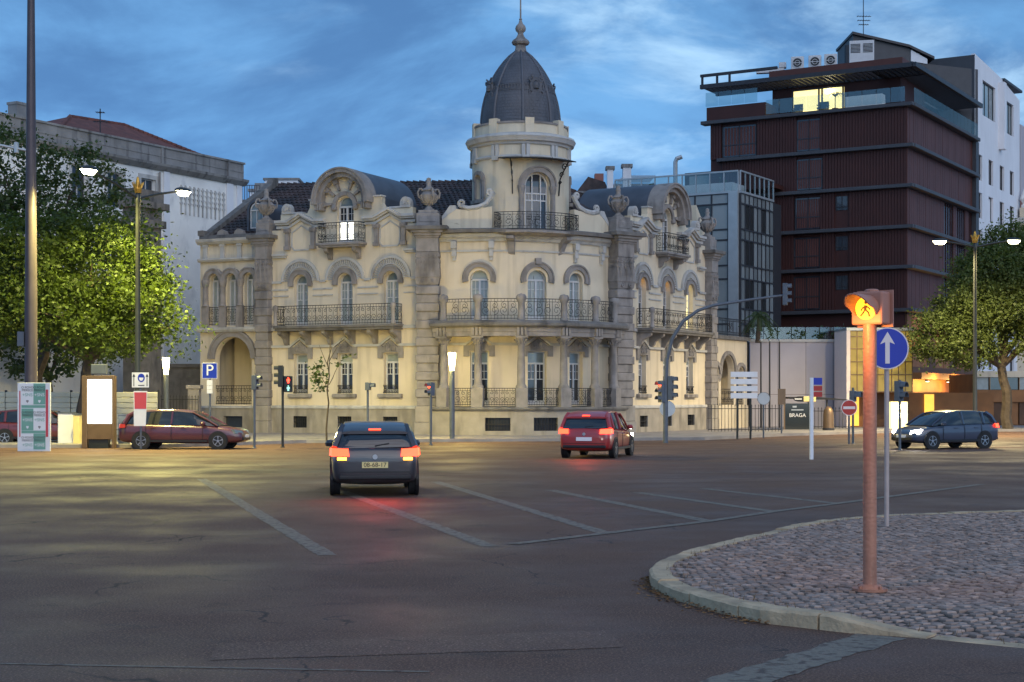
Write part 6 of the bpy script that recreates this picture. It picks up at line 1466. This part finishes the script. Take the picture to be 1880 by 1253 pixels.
def signal(px, Y, ytop, lab, heads, base=0.03, r=0.05, pm='pole_grey'):
    """heads: (x, z, rz, n, lit, w)"""
    zt = gz(ytop, Y); o = thing('traffic_signal', (gx(px, Y), Y, base), label=lab, cat='traffic light', group='signals along the far kerb')
    MB().lathe((0, 0, 0), [(r*1.8, 0), (r*1.8, 0.03), (r, 0.05), (r, zt-base)], 12).build('pole', pm, o, smooth=True)
    for hx, hz, rz, n, lit, w_ in heads:
        h = thing('signal_head', (hx, 0, hz-base), RAD(rz)); h.parent = o; H = n*w_*1.05
        MB().box(LOC, -w_/2, w_/2, -0.14, 0.06, 0, H).build('housing', pm, h, bevel=0.015)
        for i in range(n):
            z = H-(i+0.5)*w_*1.05; t = MB(); t.ring(LOC, 0, z, 0, w_*0.38, 0.06, 0.07, 0, 2*PI, n=16)
            t.build('lens', lit[i] if lit[i] else 'black', h)
            t = MB(); t.ring(LOC, 0, z, w_*0.40, w_*0.45, 0.06, 0.06+w_*0.62, -0.2, PI+0.2, n=12); t.build('visor', pm, h)
    return o
signal(467, 60, 690, 'grey signal post with dark two lamp head beside the parking sign', [(0.06, gz(716, 60), 75, 2, (None, None), 0.27)])
o = signal(519, 61, 673, 'dark signal post with three lamp head and red standing man lamp', [(-0.12, gz(711, 61), -82, 3, (None, None, None), 0.27)], pm='pole_dark')
# pedestrian head with figures
h = thing('pedestrian_head', (0.22, 0, gz(722, 61)), RAD(8)); h.parent = o
MB().box(LOC, -0.17, 0.17, -0.14, 0.05, 0, 0.64).build('housing', 'pole_dark', h, bevel=0.02)
for z, m_, nm in ((0.47, 'red_led', 'red_figure'), (0.16, 'green_led', 'green_figure')):
    t = MB(); t.ring(LOC, 0, z+0.09, 0, 0.028, 0.05, 0.07, 0, 2*PI, n=10); t.box(LOC, -0.035, 0.035, 0.05, 0.07, z-0.03, z+0.055); t.prism(LOC, [(-0.035, z-0.11), (-0.008, z-0.11), (0, z-0.03), (-0.035, z-0.03)], 0.05, 0.07); t.prism(LOC, [(0.008, z-0.11), (0.035, z-0.11), (0.035, z-0.03), (0, z-0.03)], 0.05, 0.07); t.box(LOC, -0.06, -0.04, 0.05, 0.07, z-0.03, z+0.05); t.box(LOC, 0.04, 0.06, 0.05, 0.07, z-0.03, z+0.05)
    t.build(nm, m_, h)
    t = MB(); t.ring(LOC, 0, z, 0.145, 0.16, 0.05, 0.20, 0, PI, n=10); t.build('visor', 'pole_dark', h)
signal(675, 66, 703, 'grey post with single lamp head turned right, before the palace', [(0.06, gz(717, 66), 80, 1, (None,), 0.32)])
signal(791, 64, 702, 'grey signal post with small red lit head left of the porch lantern', [(-0.02, gz(727, 64), -55, 2, ('red_led', None), 0.26)], pm='pole_grey')
signal(1566, 66, 712, 'signal post behind the no entry sign', [(0.04, gz(738, 66), 62, 1, (None,), 0.45)])
signal(1652, 58, 698, 'signal post right of the blue arrow sign', [(0, gz(737, 58), 48, 2, (None, None), 0.36)])
# mast arm signal
Y = 67; X = gx(1222, Y); o = thing('mast_arm_signal', (X, Y, 0.03), label='curved overhead mast arm with signal heads beside the palace', cat='traffic light')
pts = [(0, 0, 0), (0, 0, 2.6), (0.05, 0, 3.6), (0.28, 0, 4.5), (0.75, 0, 5.25), (1.4, 0, 5.72), (2.1, 0, 5.95), (3.6, 0, 6.18), (5.15, 0, 6.38)]
mb = MB(); mb.tube(pts[:2], 0.11, 10, 0.10); mb.tube(pts[1:], 0.095, 10, 0.055); mb.build('mast', 'pole_grey', o, smooth=True)
for hx, hz, rz, n, lit, nm, w_ in ((0.26, 1.85, 70, 3, (None, None, None), 'signal_head', 0.33), (-0.2, 1.75, -60, 3, ('red_led', None, None), 'signal_head', 0.3), (5.2, 5.95, 75, 3, (None, None, None), 'signal_head', 0.3)):
    h = thing(nm, (hx, 0, hz), RAD(rz)); h.parent = o; H = n*w_*1.05; MB().box(LOC, -w_/2, w_/2, -0.14, 0.06, 0, H).build('housing', 'pole_grey', h, bevel=0.02)
    for i in range(n):
        z = H-(i+0.5)*w_*1.05; t = MB(); t.ring(LOC, 0, z, 0, w_*0.38, 0.06, 0.07, 0, 2*PI, n=14); t.build('lens', lit[i] or 'black', h)
        t = MB(); t.ring(LOC, 0, z, w_*.4, w_*.45, 0.06, 0.06+w_*.6, -0.2, PI+0.2, n=10); t.build('visor', 'pole_grey', h)
t = MB(); t.ring(LOC, 0.08, gz(752, Y), 0, 0.34, -0.02, 0.0, 0, 2*PI, n=24); t.build('sign_back', 'alu', o)
# signs
def post_sign(px, Y, parts, lab, base=0.05, pw=0.04, top=None, cat='road sign', pm='pole_grey'):
    o = thing('road_sign', (gx(px, Y), Y, base), label=lab, cat=cat); MB().tube([(0, 0.05, 0), (0, 0.05, top-base)], pw, 8).build('post', pm, o, smooth=True); return o
Y = 61; o = post_sign(385, Y, None, 'blue parking sign with white letter P and plates below', top=gz(667, Y)); zc = gz(681, Y)-0.05
MB().box(LOC, -0.30, 0.30, -0.01, 0.01, zc-0.31, zc+0.31).build('panel_edge', 'paint_white', o, bevel=0.004); MB().box(LOC, -0.28, 0.28, 0.011, 0.014, zc-0.29, zc+0.29).build('panel', 'sign_blue', o); text('P', o, (0, -0.018, zc), 0.62, 'paint_white')
for i, dz in enumerate((-0.47, -0.66, -0.82)): MB().box(LOC, -0.11, 0.11, 0, 0.01, zc+dz-0.075-0.03*(i == 0), zc+dz+0.075+0.03*(i == 0)).build('plate', 'paint_white', o)
Y = 59; o = post_sign(258, Y, None, 'white face mask notice with two black arrows above a red poster', top=gz(686, Y)); zc = gz(698, Y)-0.05
MB().box(LOC, -0.35, 0.35, -0.01, 0.01, zc-0.31, zc+0.31).build('panel_edge', 'black', o); MB().box(LOC, -0.325, 0.325, 0.011, 0.013, zc-0.285, zc+0.285).build('panel', 'paint_white', o)
for sg in (-1, 1): MB().prism(LOC, [(sg*.25-.015, zc-.24), (sg*.25+.015, zc-.24), (sg*.25+.015, zc+.12), (sg*.25+.055, zc+.12), (sg*.25, zc+.24), (sg*.25-.055, zc+.12), (sg*.25-.015, zc+.12)], 0.013, 0.016).build('arrow', 'black', o)
t = MB(); t.ring(LOC, 0.03, zc+0.08, 0, 0.135, 0.013, 0.016, 0, 2*PI, n=24, ez=1.2); t.build('blue_disc', 'sign_blue', o)
t = MB(); t.prism(LOC, [(-0.06, zc+.09), (0.12, zc+.09), (0.09, zc-.01), (0.03, zc-.04), (-0.03, zc-.01)], 0.016, 0.018); t.build('mask_symbol', 'paint_white', o)
MB().box(LOC, -0.09, 0.15, 0.013, 0.016, zc-0.22, zc-0.19).build('text_bar', 'black', o)
t = MB(); t.prism(LOC, [(-0.25, zc-1.75), (0.20, zc-1.75), (0.26, zc-0.42), (-0.26, zc-0.42)], 0.0, 0.02); pp = t.build('poster', 'paint_white', o); MB().prism(LOC, [(-0.22, zc-1.1), (0.22, zc-1.1), (0.235, zc-0.47), (-0.235, zc-0.47)], 0.02, 0.024).build('poster_print', 'poster_red', o)
Y = 66; o = post_sign(1559, 65, None, 'round red no entry sign with white bar', top=gz(735, 65)); zc = gz(749, 65)-0.05
t = MB(); t.ring(LOC, 0, zc, 0, 0.335, -0.01, 0.01, 0, 2*PI, n=36); t.build('rim', 'sign_white', o); t = MB(); t.ring(LOC, 0, zc, 0, 0.305, 0.01, 0.014, 0, 2*PI, n=36); t.build('disc', 'sign_red', o); MB().box(LOC, -0.25, 0.25, 0.014, 0.018, zc-0.055, zc+0.055).build('bar', 'sign_white', o)
# four white direction boards seen from the side road
Y = 72; o = thing('direction_boards', (gx(1366, Y), Y, 0.05), RAD(-3), label='stack of four blank white direction boards near the annex', cat='road sign')
for px in (1354, 1378): MB().tube([(gx(px, Y)-gx(1366, Y), 0.06, 0), (gx(px, Y)-gx(1366, Y), 0.06, gz(684, Y)-0.1)], 0.05, 8).build('post', 'pole_dark', o)
for yy in (688, 701, 714, 727): MB().box(LOC, -0.62, 0.62, -0.03, 0.03, gz(yy+5, Y)-.05, gz(yy-5, Y)-.05).build('board', 'paint_white', o, bevel=0.01)
# round sign back, brown box sign
o = post_sign(1402, 74, None, 'round sign seen from behind, right of the white boards', top=gz(722, 74)); t = MB(); t.ring(LOC, 0, gz(734, 74), 0, 0.3, 0, 0.015, 0, 2*PI, n=28); t.build('sign_back', 'alu', o); t = MB(); t.ring(LOC, 0, gz(734, 74), 0.29, 0.305, -0.02, 0.03, 0, 2*PI, n=28); t.build('rim', 'pole_grey', o)
o = post_sign(1435, 80, None, 'brown rectangular sign back on a post by the flagpoles', top=gz(715, 80)); MB().box(LOC, -0.2, 0.2, 0, 0.04, gz(745, 80), gz(716, 80)).build('panel', 'bronze', o)
# white information blade with blue and red plates
Y = 50; o = thing('information_post', (gx(1490, Y), Y, 0.0), label='white info post with one blue and two red plates', cat='sign')
MB().box(LOC, -0.055, 0.055, -0.1, 0.05, 0, gz(694, Y)).build('post', 'paint_white', o, bevel=0.01)
for y0, y1, m_, s_ in ((694, 707, 'sign_blue', 'CENTRO'), (709, 718, 'sign_red', 'HOSPITAL'), (720, 729, 'sign_red', 'MUSEU')): MB().box(LOC, 0.056, 0.34, -0.02, 0.02, gz(y1, Y), gz(y0, Y)).build('plate', m_, o)
# vertical poster column
Y = 57; o = thing('poster_column', (gx(62, Y), Y, 0.0), label='white campaign board repeating O POVO MERECE +SNS posters', cat='poster board')
zt = gz(703, Y); MB().box(LOC, -0.60, 0.60, -0.12, 0.0, 0.02, zt).build('board', 'poster_white', o, bevel=0.01)
MB().box(LOC, 0.44, 0.53, 0.0, 0.008, 0.55, zt-0.25).build('red_stripe', 'poster_red', o); MB().box(LOC, -0.53, -0.49, 0.0, 0.008, 0.55, zt-0.30).build('red_stripe', 'poster_red', o)
rowz = [(zt-0.03, zt-0.80), (zt-0.95, zt-1.75), (zt-1.87, zt-2.45)]
for i, (za, zb) in enumerate(rowz):
    for j in range(2):
        x = -0.23+j*0.44; g = (i+j) % 2 == 1; pm_ = 'poster_green' if g else 'poster_white'
        pn = MB().box(LOC, x-0.22, x+0.22, 0.0, 0.01, zb, za).build('poster', pm_, o)
        text('O POVO\nMERECE', pn, (x, -0.015, za-0.20), 0.115, 'black'); text('+SNS', pn, (x, -0.015, za-0.42), 0.165, 'paint_white' if g else 'poster_green')
        if i < 2: MB().prism(LOC, [(x, zb+0.05), (x+0.05, zb+0.12), (x+0.04, zb+0.16), (x-0.04, zb+0.16), (x-0.05, zb+0.12)], 0.01, 0.013).build('heart_mark', 'concrete_old' if not g else 'poster_white', pn)
for z in (zt-0.875, zt-1.81): MB().box(LOC, -0.45, 0.43, 0.0, 0.009, z-0.05, z+0.05).build('poster_strip', 'poster_green', o)
# lit advertising panel
Y = 61; o = thing('advert_panel', (gx(184, Y), Y, 0.0), RAD(-6), label='glowing white advertising panel in a bronze frame', cat='advertising panel')
zt = gz(690, Y); z1 = gz(697, Y); z0_ = gz(778, Y)
t = MB(); t.box(LOC, -0.72, -0.50, -0.2, 0.10, 0.0, zt); t.box(LOC, 0.50, 0.60, -0.2, 0.10, 0.0, zt); t.box(LOC, -0.5, 0.5, -0.2, 0.10, z1, zt); t.box(LOC, -0.5, 0.5, -0.2, 0.10, 0.35, z0_); t.build('frame', 'bronze', o, bevel=0.02)
MB().box(LOC, -0.5, 0.5, -0.1, 0.02, z0_, z1).build('screen', 'screen', o); MB().box(LOC, -0.45, 0.35, -0.15, 0.05, 0, 0.35).build('foot', 'pole_dark', o)
MB().box(LOC, -0.35, 0.28, -0.1, 0.1, zt+0.05, zt+0.45).build('camera_box', 'pole_grey', o, bevel=0.03); MB().box(LOC, -0.35, -0.28, -0.05, 0.05, zt, zt+0.05).build('box_mount', 'pole_grey', o)
# cabinets between board and panel
for px, Y, w_, h_, m_, lab in ((120, 63, 0.62, 1.35, 'paint_white', 'white utility cabinet between poster board and advertising panel'), (140, 62.5, 0.26, 1.3, 'plate_y', 'narrow yellow panelled box beside the utility cabinet'), (226, 62, 0.40, 1.3, 'pole_grey', 'slim grey cabinet right of the advertising panel')):
    o = thing('utility_cabinet', (gx(px, Y), Y, 0.0), label=lab, cat='cabinet'); MB().box(LOC, -w_/2, w_/2, -0.35, 0, 0.06, h_).build('casing', m_, o, bevel=0.02); MB().box(LOC, -w_/2-0.03, w_/2+0.03, -0.38, 0.03, h_, h_+0.05).build('lid', 'pole_grey', o); MB().box(LOC, -w_/2+0.05, w_/2-0.05, 0.001, 0.012, 0.15, h_-0.1).build('door', m_, o); MB().box(LOC, -w_/2, w_/2, -0.3, -0.02, 0, 0.06).build('foot', 'pole_dark', o)
# white hoarding
Y = 73; xs = [gx(p, Y) for p in range(-30, 292, 40)]
o = thing('hoarding', ((xs[0]+xs[-1])/2, Y, 0.14), label='cream site hoarding of horizontal ribbed sheets behind the parked cars', cat='fence'); cx_ = o.location.x
for a, b in zip(xs[:-1], xs[1:]):
    for k in range(8): 
        t = MB(); z = 0.08+k*0.255; t.add([LOC.p(x-cx_, d, zz_) for x in (a+0.02, b-0.02) for d, zz_ in ((0, z), (0.05, z+0.03), (0.05, z+0.20), (0, z+0.245), (-0.03, z+0.245), (-0.03, z))], [(i, (i+1) % 6, 6+(i+1) % 6, 6+i) for i in range(6)]+[(0, 1, 2, 3, 4, 5), (6, 7, 8, 9, 10, 11)]); t.build('sheet', 'hoarding', o)
for x in xs: MB().box(LOC, x-cx_-0.05, x-cx_+0.05, -0.12, -0.03, 0, 2.2).build('post', 'steel_dark', o)
# iron fences
def iron_fence(px0, px1, Y, z0_, h_, lab, step=0.14, rz=0):
    x0, x1 = gx(px0, Y), gx(px1, Y); o = thing('iron_fence', ((x0+x1)/2, Y, z0_), RAD(rz), label=lab, cat='fence'); L_ = (x1-x0)/2
    for z in (0.12, h_-0.25): MB().tube([(-L_, 0, z), (L_, 0, z)], 0.025, 4).build('rail', 'iron', o)
    t = MB(); t.tube([(0, 0, 0.02), (0, 0, h_-0.1)], 0.018, 4); t.tube([(0, 0, h_-0.12), (0, 0, h_)], 0.035, 4, 0.002); me = t.mesh('bar'); me.materials.append(M['iron']); n = int(2*L_/step)
    for i in range(n+1): piece('bar', me, o, (-L_+2*L_*i/n, 0, 0))
    return o
iron_fence(1300, 1436, 84, 0.14, 1.5, 'wrought iron fence before the arched annex', 0.18)
iron_fence(1470, 1560, 92, 0.14, 1.3, 'dark iron fence before the lilac wall', 0.2)
iron_fence(296, 364, 80, 0.14, 2.0, 'tall dark iron gate railing left of the palace', 0.15)
o = thing('gate_pier', (gx(352, 80), 80.4, 0.14), label='stone gate pier between iron railing and palace', cat='pier'); MB().box(LOC, -0.3, 0.3, -0.6, 0, 0, 2.3).build('shaft', 'stone', o, bevel=0.03); MB().box(LOC, -0.38, 0.38, -0.68, 0.08, 2.3, 2.5).build('cap', 'stone', o, bevel=0.03)
o = thing('side_wall', (gx(325, 88), 88, 0.1), label='low dark garden wall behind the left iron railing', cat='wall'); MB().box(LOC, -2.6, 2.6, -0.4, 0, 0, 3.6).build('wall', 'stone_dark', o); MB().box(LOC, -2.7, 2.7, -0.5, 0.1, 3.6, 3.8).build('coping', 'stone_dark', o)
# kiosk with BRAGA board and yellow-black sign
Y = 90; o = thing('sign_board', (gx(1464, Y), Y, 0.14), label='dark hotel board reading BRAGA beside the lilac wall', cat='sign')
zt = gz(741, Y)-0.14; MB().box(LOC, -0.72, 0.72, -0.12, 0, 0.0, zt).build('board', 'glass_dark', o); MB().box(LOC, -0.78, -0.72, -0.14, 0.03, 0, zt+0.05).build('frame_post', 'bronze', o); MB().box(LOC, 0.72, 0.78, -0.14, 0.03, 0, zt+0.05).build('frame_post', 'bronze', o)
text('BRAGA', o, (0, -0.03, gz(763, Y)-0.14), 0.30, 'paint_white'); MB().box(LOC, -0.35, 0.35, 0.001, 0.01, gz(752, Y)-0.20, gz(752, Y)-0.14).build('text_bar', 'alu', o); MB().box(LOC, -0.28, -0.05, 0.001, 0.01, gz(748, Y)-0.16, gz(748, Y)-0.06).build('logo_mark', 'alu', o)
o = thing('bus_shelter_roof', (gx(1490, 91), 91, 0.14), label='thin black canopy on a post beside the BRAGA board', cat='canopy'); MB().prism(LOC, [(-1.4, gz(737, 91)), (2.1, gz(739, 91)-.02), (2.1, gz(739, 91)+.02), (0.3, gz(735, 91)+.05), (-1.4, gz(734, 91)+.02)], -1.2, 0.2).build('roof', 'black', o); MB().tube([(0.9, 0, 0), (0.9, 0, gz(739, 91))], 0.06, 8).build('post', 'steel_dark', o)
o = thing('bullet_sign', (gx(1480, 90), 90.3, 0.14), label='yellow and black bullet shaped sign above the BRAGA board', cat='sign'); zc = gz(733, 90)-.14
MB().box(LOC, -0.1, 0.62, -0.05, 0.05, zc-0.16, zc+0.16).build('yellow_panel', 'plate_y', o, bevel=0.02); t = MB(); t.prism(LOC, [(-0.1, zc-0.16), (-0.1, zc+0.16)]+[(-0.3+0.38*math.cos(a), zc+0.16*math.sin(a)) for a in (1.57, 1.9, 2.4, 2.8, 3.14, 3.5, 3.9, 4.4, 4.71)], -0.05, 0.05); t.build('black_nose', 'black', o); MB().box(LOC, -0.62, -0.2, 0.05, 0.055, zc-0.03, zc+0.03).build('white_bar', 'paint_white', o); MB().tube([(0.2, 0.1, 0), (0.2, 0.1, zc)], 0.04, 6).build('post', 'steel_dark', o)
o = thing('bollard', (gx(1521, 88), 88, 0.14), label='rounded brown bollard near the dark fence', cat='bollard'); MB().lathe((0, 0, 0), [(0.32, 0), (0.30, 0.9), (0.26, 1.15), (0.14, 1.32), (0, 1.36)], 14).build('body', 'bronze', o, smooth=True); MB().lathe((0, 0, 0), [(0.34, 0), (0.34, 0.12), (0.30, 0.14)], 14).build('foot', 'steel_dark', o)
# ---------------------------------------------------------------- cars
def paint(name, col):
    m = mat(name, col, 0.28, 0.04, 2, spec=0.6); m.node_tree.nodes['Principled BSDF'].inputs['Coat Weight'].default_value = 0.6; return m
def loft(secs, close=True):
    mb = MB(); k = len(secs[0]); n = len(secs)
    for s_ in secs: mb.v += [Vector(p) for p in s_]
    mb.f = [(i*k+j, i*k+(j+1) % k, (i+1)*k+(j+1) % k, (i+1)*k+j) for i in range(n-1) for j in range(k)]
    if close: mb.f += [tuple(range(k)), tuple((n-1)*k+j for j in range(k))]
    return mb
def car(X, Y, heading, col, lab, group, tall=1.0, headon=True, tailon=True, plate=None, brake=False, long=1.0, name='car', ind=False, beam=0):
    o = thing(name, (X, Y, 0.006), heading, label=lab, cat='car', group=group); P = paint('paint_'+lab[:18].replace(' ', '_'), col); L_ = long; T = tall
    st = [(-2.10, .66, .36, .62, .80), (-2.06, .78, .30, .62, .93), (-1.95, .85, .24, .62, .99), (-1.55, .885, .21, .60, 1.00), (-0.8, .90, .20, .58, .97), (0.2, .90, .20, .56, .94), (0.95, .89, .20, .56, .92), (1.35, .875, .20, .54, .86), (1.75, .835, .22, .50, .78), (2.0, .74, .25, .46, .68), (2.10, .60, .32, .44, .58)]
    secs = []
    for x, w_, zb, zm, zt in st:
        h = [(w_*.86, zb), (w_*.97, zb+.10), (w_, zm), (w_*.985, zt-.10), (w_*.90, zt-.015), (w_*.55, zt+.02)]
        secs.append([(x*L_, -a, b) for a, b in h]+[(x*L_, a, b) for a, b in reversed(h)])
    body = loft(secs).build('body', P, o, smooth=True)
    b = body.modifiers.new('sub', 'SUBSURF'); b.levels = 1; b.render_levels = 2
    cb = [(-1.98, .76, .97, .70, 1.03), (-1.80, .78, .97, .645, 1.30*T), (-1.55, .79, .97, .63, 1.42*T), (-0.9, .80, .95, .625, 1.475*T), (-0.1, .80, .93, .625, 1.475*T), (0.42, .79, .92, .62, 1.41*T), (0.85, .78, .91, .66, 1.17*T), (1.28, .74, .88, .70, .92)]
    secs = [[(x*L_, -w0, z0_), (x*L_, -(w0*.55+w1*.45), z0_*.5+z1*.5), (x*L_, -w1, z1-.03), (x*L_, -w1*.75, z1), (x*L_, w1*.75, z1), (x*L_, w1, z1-.03), (x*L_, (w0*.55+w1*.45), z0_*.5+z1*.5), (x*L_, w0, z0_)] for x, w0, z0_, w1, z1 in cb]
    g = loft(secs).build('glasshouse', 'car_glass', o, smooth=True)
    rs = [[(x*L_, -w1*1.02, z1-.045), (x*L_, -w1*.98, z1+.0), (x*L_, -w1*.72, z1+.018), (x*L_, w1*.72, z1+.018), (x*L_, w1*.98, z1), (x*L_, w1*1.02, z1-.045)] for x, w0, z0_, w1, z1 in cb[1:6]]
    rs[0] = [(x-0.05, y, z+0.0) for x, y, z in rs[0]]
    loft(rs).build('roof', P, o, smooth=True)
    for sg in (-1, 1):
        Q = lambda x, w_, z: Vector((x*L_, sg*w_, z))
        for pts_, r_ in (([Q(1.25, .765, .90), Q(.86, .715, 1.14*T), Q(.42, .65, 1.385*T)], .035), ([Q(-.28, .81, .95), Q(-.26, .655, 1.44*T)], .04), ([Q(-1.86, .80, .98), Q(-1.72, .70, 1.26*T), Q(-1.5, .655, 1.39*T)], .085), ([Q(-1.30, .81, .97), Q(-1.28, .66, 1.42*T)], .05)):
            MB().tube(pts_, r_, 5).build('window_pillar', P, o)
    for x in (-1.12, -0.27, 0.78):      # door gaps
        for sg in (-1, 1): MB().tube([Vector((x*L_, sg*.884, .30)), Vector((x*L_, sg*.910, .58)), Vector((x*L_, sg*.896, .84)), Vector((x*L_, sg*.868, .93))], 0.009, 4).build('panel_gap', 'black', o)
    gp = MB(); gp.tube([Vector((-2.10*L_, y_, .50)) for y_ in (-.70, -.3, .3, .70)], 0.010, 4); gp.build('panel_gap', 'black', o)
    MB().ring(Flat((-2.11*L_, 0, 0), -90), 0, .80, 0.0, 0.05, -0.01, 0.012, 0, 2*PI, n=14).build('badge', 'rim', o)
    wpr = MB(); wpr.tube([Vector((-1.99*L_, 0, 1.02)), Vector((-1.975*L_, -.28, 1.07))], 0.012, 4); wpr.build('wiper', 'black', o)
    for sg in (-1, 1): MB().box(LOC, -1.0*L_, 0.95*L_, *(sorted((-sg*.90, -sg*.915))), .28, .36).build('sill_trim', 'black', o)
    for x in (-1.28*L_, 1.30*L_):
        for sg in (-1, 1):
            a = MB(); a.ring(LocalF(), x, 0.33, 0.0, 0.375, -sg*0.84 if sg > 0 else 0.84, -sg*0.893 if sg > 0 else 0.893, 0, 2*PI, n=20); a.build('wheel_arch', 'black', o)
            G = LocalF(); y0, y1 = sorted((-sg*0.70, -sg*0.905))
            wv = MB(); wv.ring(G, x, 0.32, 0.20, 0.32, y0, y1, 0, 2*PI, n=22); wh_ = wv.build('wheel', 'rubber', o, smooth=True)
            rm = MB(); yy = -sg*0.90; y0, y1 = sorted((yy, -sg*0.86)); rm.ring(G, x, 0.32, 0.185, 0.205, y0, y1, 0, 2*PI, n=18); rm.ring(G, x, 0.32, 0.0, 0.05, y0, y1, 0, 2*PI, n=10)
            for q in range(5): t_ = q*2*PI/5+.3; rm.ring(G, x, 0.32, 0.04, 0.19, y0, y1, t_-.13, t_+.13, n=1)
            rm.build('rim', 'rim', wh_)
    for sg in (-1, 1):
        t = MB(); t.add([(1.86*L_, sg*.80, .60), (2.06*L_, sg*.50, .57), (2.02*L_, sg*.50, .70), (1.80*L_, sg*.80, .76), (1.6*L_, sg*.72, .60), (1.6*L_, sg*.5, .58), (1.6*L_, sg*.5, .70), (1.6*L_, sg*.72, .74)], [(0, 1, 2, 3), (0, 3, 7, 4), (3, 2, 6, 7), (1, 5, 6, 2), (0, 4, 5, 1)])
        t.v = [Vector((q.x*1.012, q.y*1.02, q.z*1.01)) for q in t.v]; t.build('headlight', 'headlight' if headon else 'pane', o)
        t = MB(); t.add([(-2.10*L_, sg*.50, .80), (-2.0*L_, sg*.835, .80), (-1.96*L_, sg*.83, .965), (-2.075*L_, sg*.52, .95), (-1.8*L_, sg*.5, .80), (-1.78*L_, sg*.885, .82), (-1.78*L_, sg*.87, .96), (-1.8*L_, sg*.5, .95)], [(0, 1, 2, 3), (1, 5, 6, 2), (3, 2, 6, 7), (0, 4, 5, 1), (0, 3, 7, 4)])
        t.v = [Vector((q.x*1.014, q.y*1.035, q.z*1.012)) for q in t.v]; t.build('tail_light', 'taillight' if tailon else 'sign_red', o)
        if ind:
            MB().box(LOC, -2.105*L_, -2.0*L_, sg*0.66-.09, sg*.66+.09, .74, .79).build('indicator', 'indicator', o)
        t = MB(); t.lathe((0.80*L_, sg*.93, .98), [(0.0, -.06), (.09, -.05), (.11, .02), (.07, .08), (0, .09)], 8); t.tube([(0.80*L_, sg*.84, .95), (0.80*L_, sg*.93, .97)], .025, 4); t.build('mirror', P, o, smooth=True)
        hb = MB()
        for x in (-0.95, 0.05): hb.box(LOC, x*L_, x*L_+.2, -sg*.905 if sg > 0 else .885, -sg*.885 if sg > 0 else .905, .80, .83)
        hb.build('door_handles', P, o)
    MB().box(LOC, -2.115*L_, -2.02*L_, -.72, .72, .34, .44).build('rear_bumper', 'black', o, bevel=.03); MB().box(LOC, 2.0*L_, 2.11*L_, -.6, .6, .34, .46).build('grille', 'black', o, bevel=.02)
    MB().box(LOC, -2.125*L_, -2.09*L_, -.26, .26, .58, .70).build('number_plate', 'plate_y' if plate else 'paint_white', o)
    MB().box(LOC, 2.09*L_, 2.12*L_, -.26, .26, .44, .55).build('number_plate', 'paint_white', o)
    if plate: text(plate, o, (-2.128*L_, 0, .64), 0.125, 'black', rz=-PI/2)
    MB().box(LOC, -1.84*L_, -1.74*L_, -.12, .12, 1.335*T, 1.36*T).build('brake_lamp', 'taillight' if tailon else 'black', o) if brake else None
    if beam:
        for sg in (-1, 1):
            li = bpy.data.lights.new('head_beam', 'SPOT'); li.energy = beam; li.color = (1, .93, .8); li.spot_size = RAD(75); li.spot_blend = 0.7; li.shadow_soft_size = .08
            lo = bpy.data.objects.new('head_beam', li); C.objects.link(lo); lo.parent = o; lo.location = (2.14*L_, sg*.65, .64); lo.rotation_euler = (RAD(84), 0, RAD(-90))
    if tailon:
        li = bpy.data.lights.new('tail_glow', 'SPOT'); li.energy = 70 if brake else 40; li.color = (1, .07, .03); li.spot_size = RAD(150); li.spot_blend = 0.8; li.shadow_soft_size = .3
        lo = bpy.data.objects.new('tail_glow', li); C.objects.link(lo); lo.parent = o; lo.location = (-2.2*L_, 0, .88); lo.rotation_euler = (RAD(70), 0, RAD(90))
    return o
PK = 'parked cars'; MV = 'cars on the road'
car(gx(335, 60), 60.5, RAD(-3), (0.075, 0.018, 0.028), 'dark maroon parked car right of the advertising panel', PK, headon=False, tailon=False, long=1.16, tall=1.02)
car(gx(60, 64), 65.5, RAD(3), (0.10, 0.015, 0.018), 'dark red parked car behind the campaign board', PK, headon=False, tailon=False, long=1.08)
car(gx(684, 33), 33.2, RAD(96), (0.035, 0.030, 0.034), 'dark hatchback seen from behind with lit tail lamps and yellow plate', MV, plate='08-68-17', brake=True, ind=True, headon=True, beam=40)
car(gx(1100, 52), 52.5, RAD(74), (0.30, 0.02, 0.02), 'red car seen from behind right of the porch, tail lamps lit', MV, brake=True, tall=1.04, beam=60)
car(gx(1720, 62), 61.0, RAD(205), (0.04, 0.05, 0.08), 'dark blue car at right turning towards the camera, headlamps on', MV, beam=120)
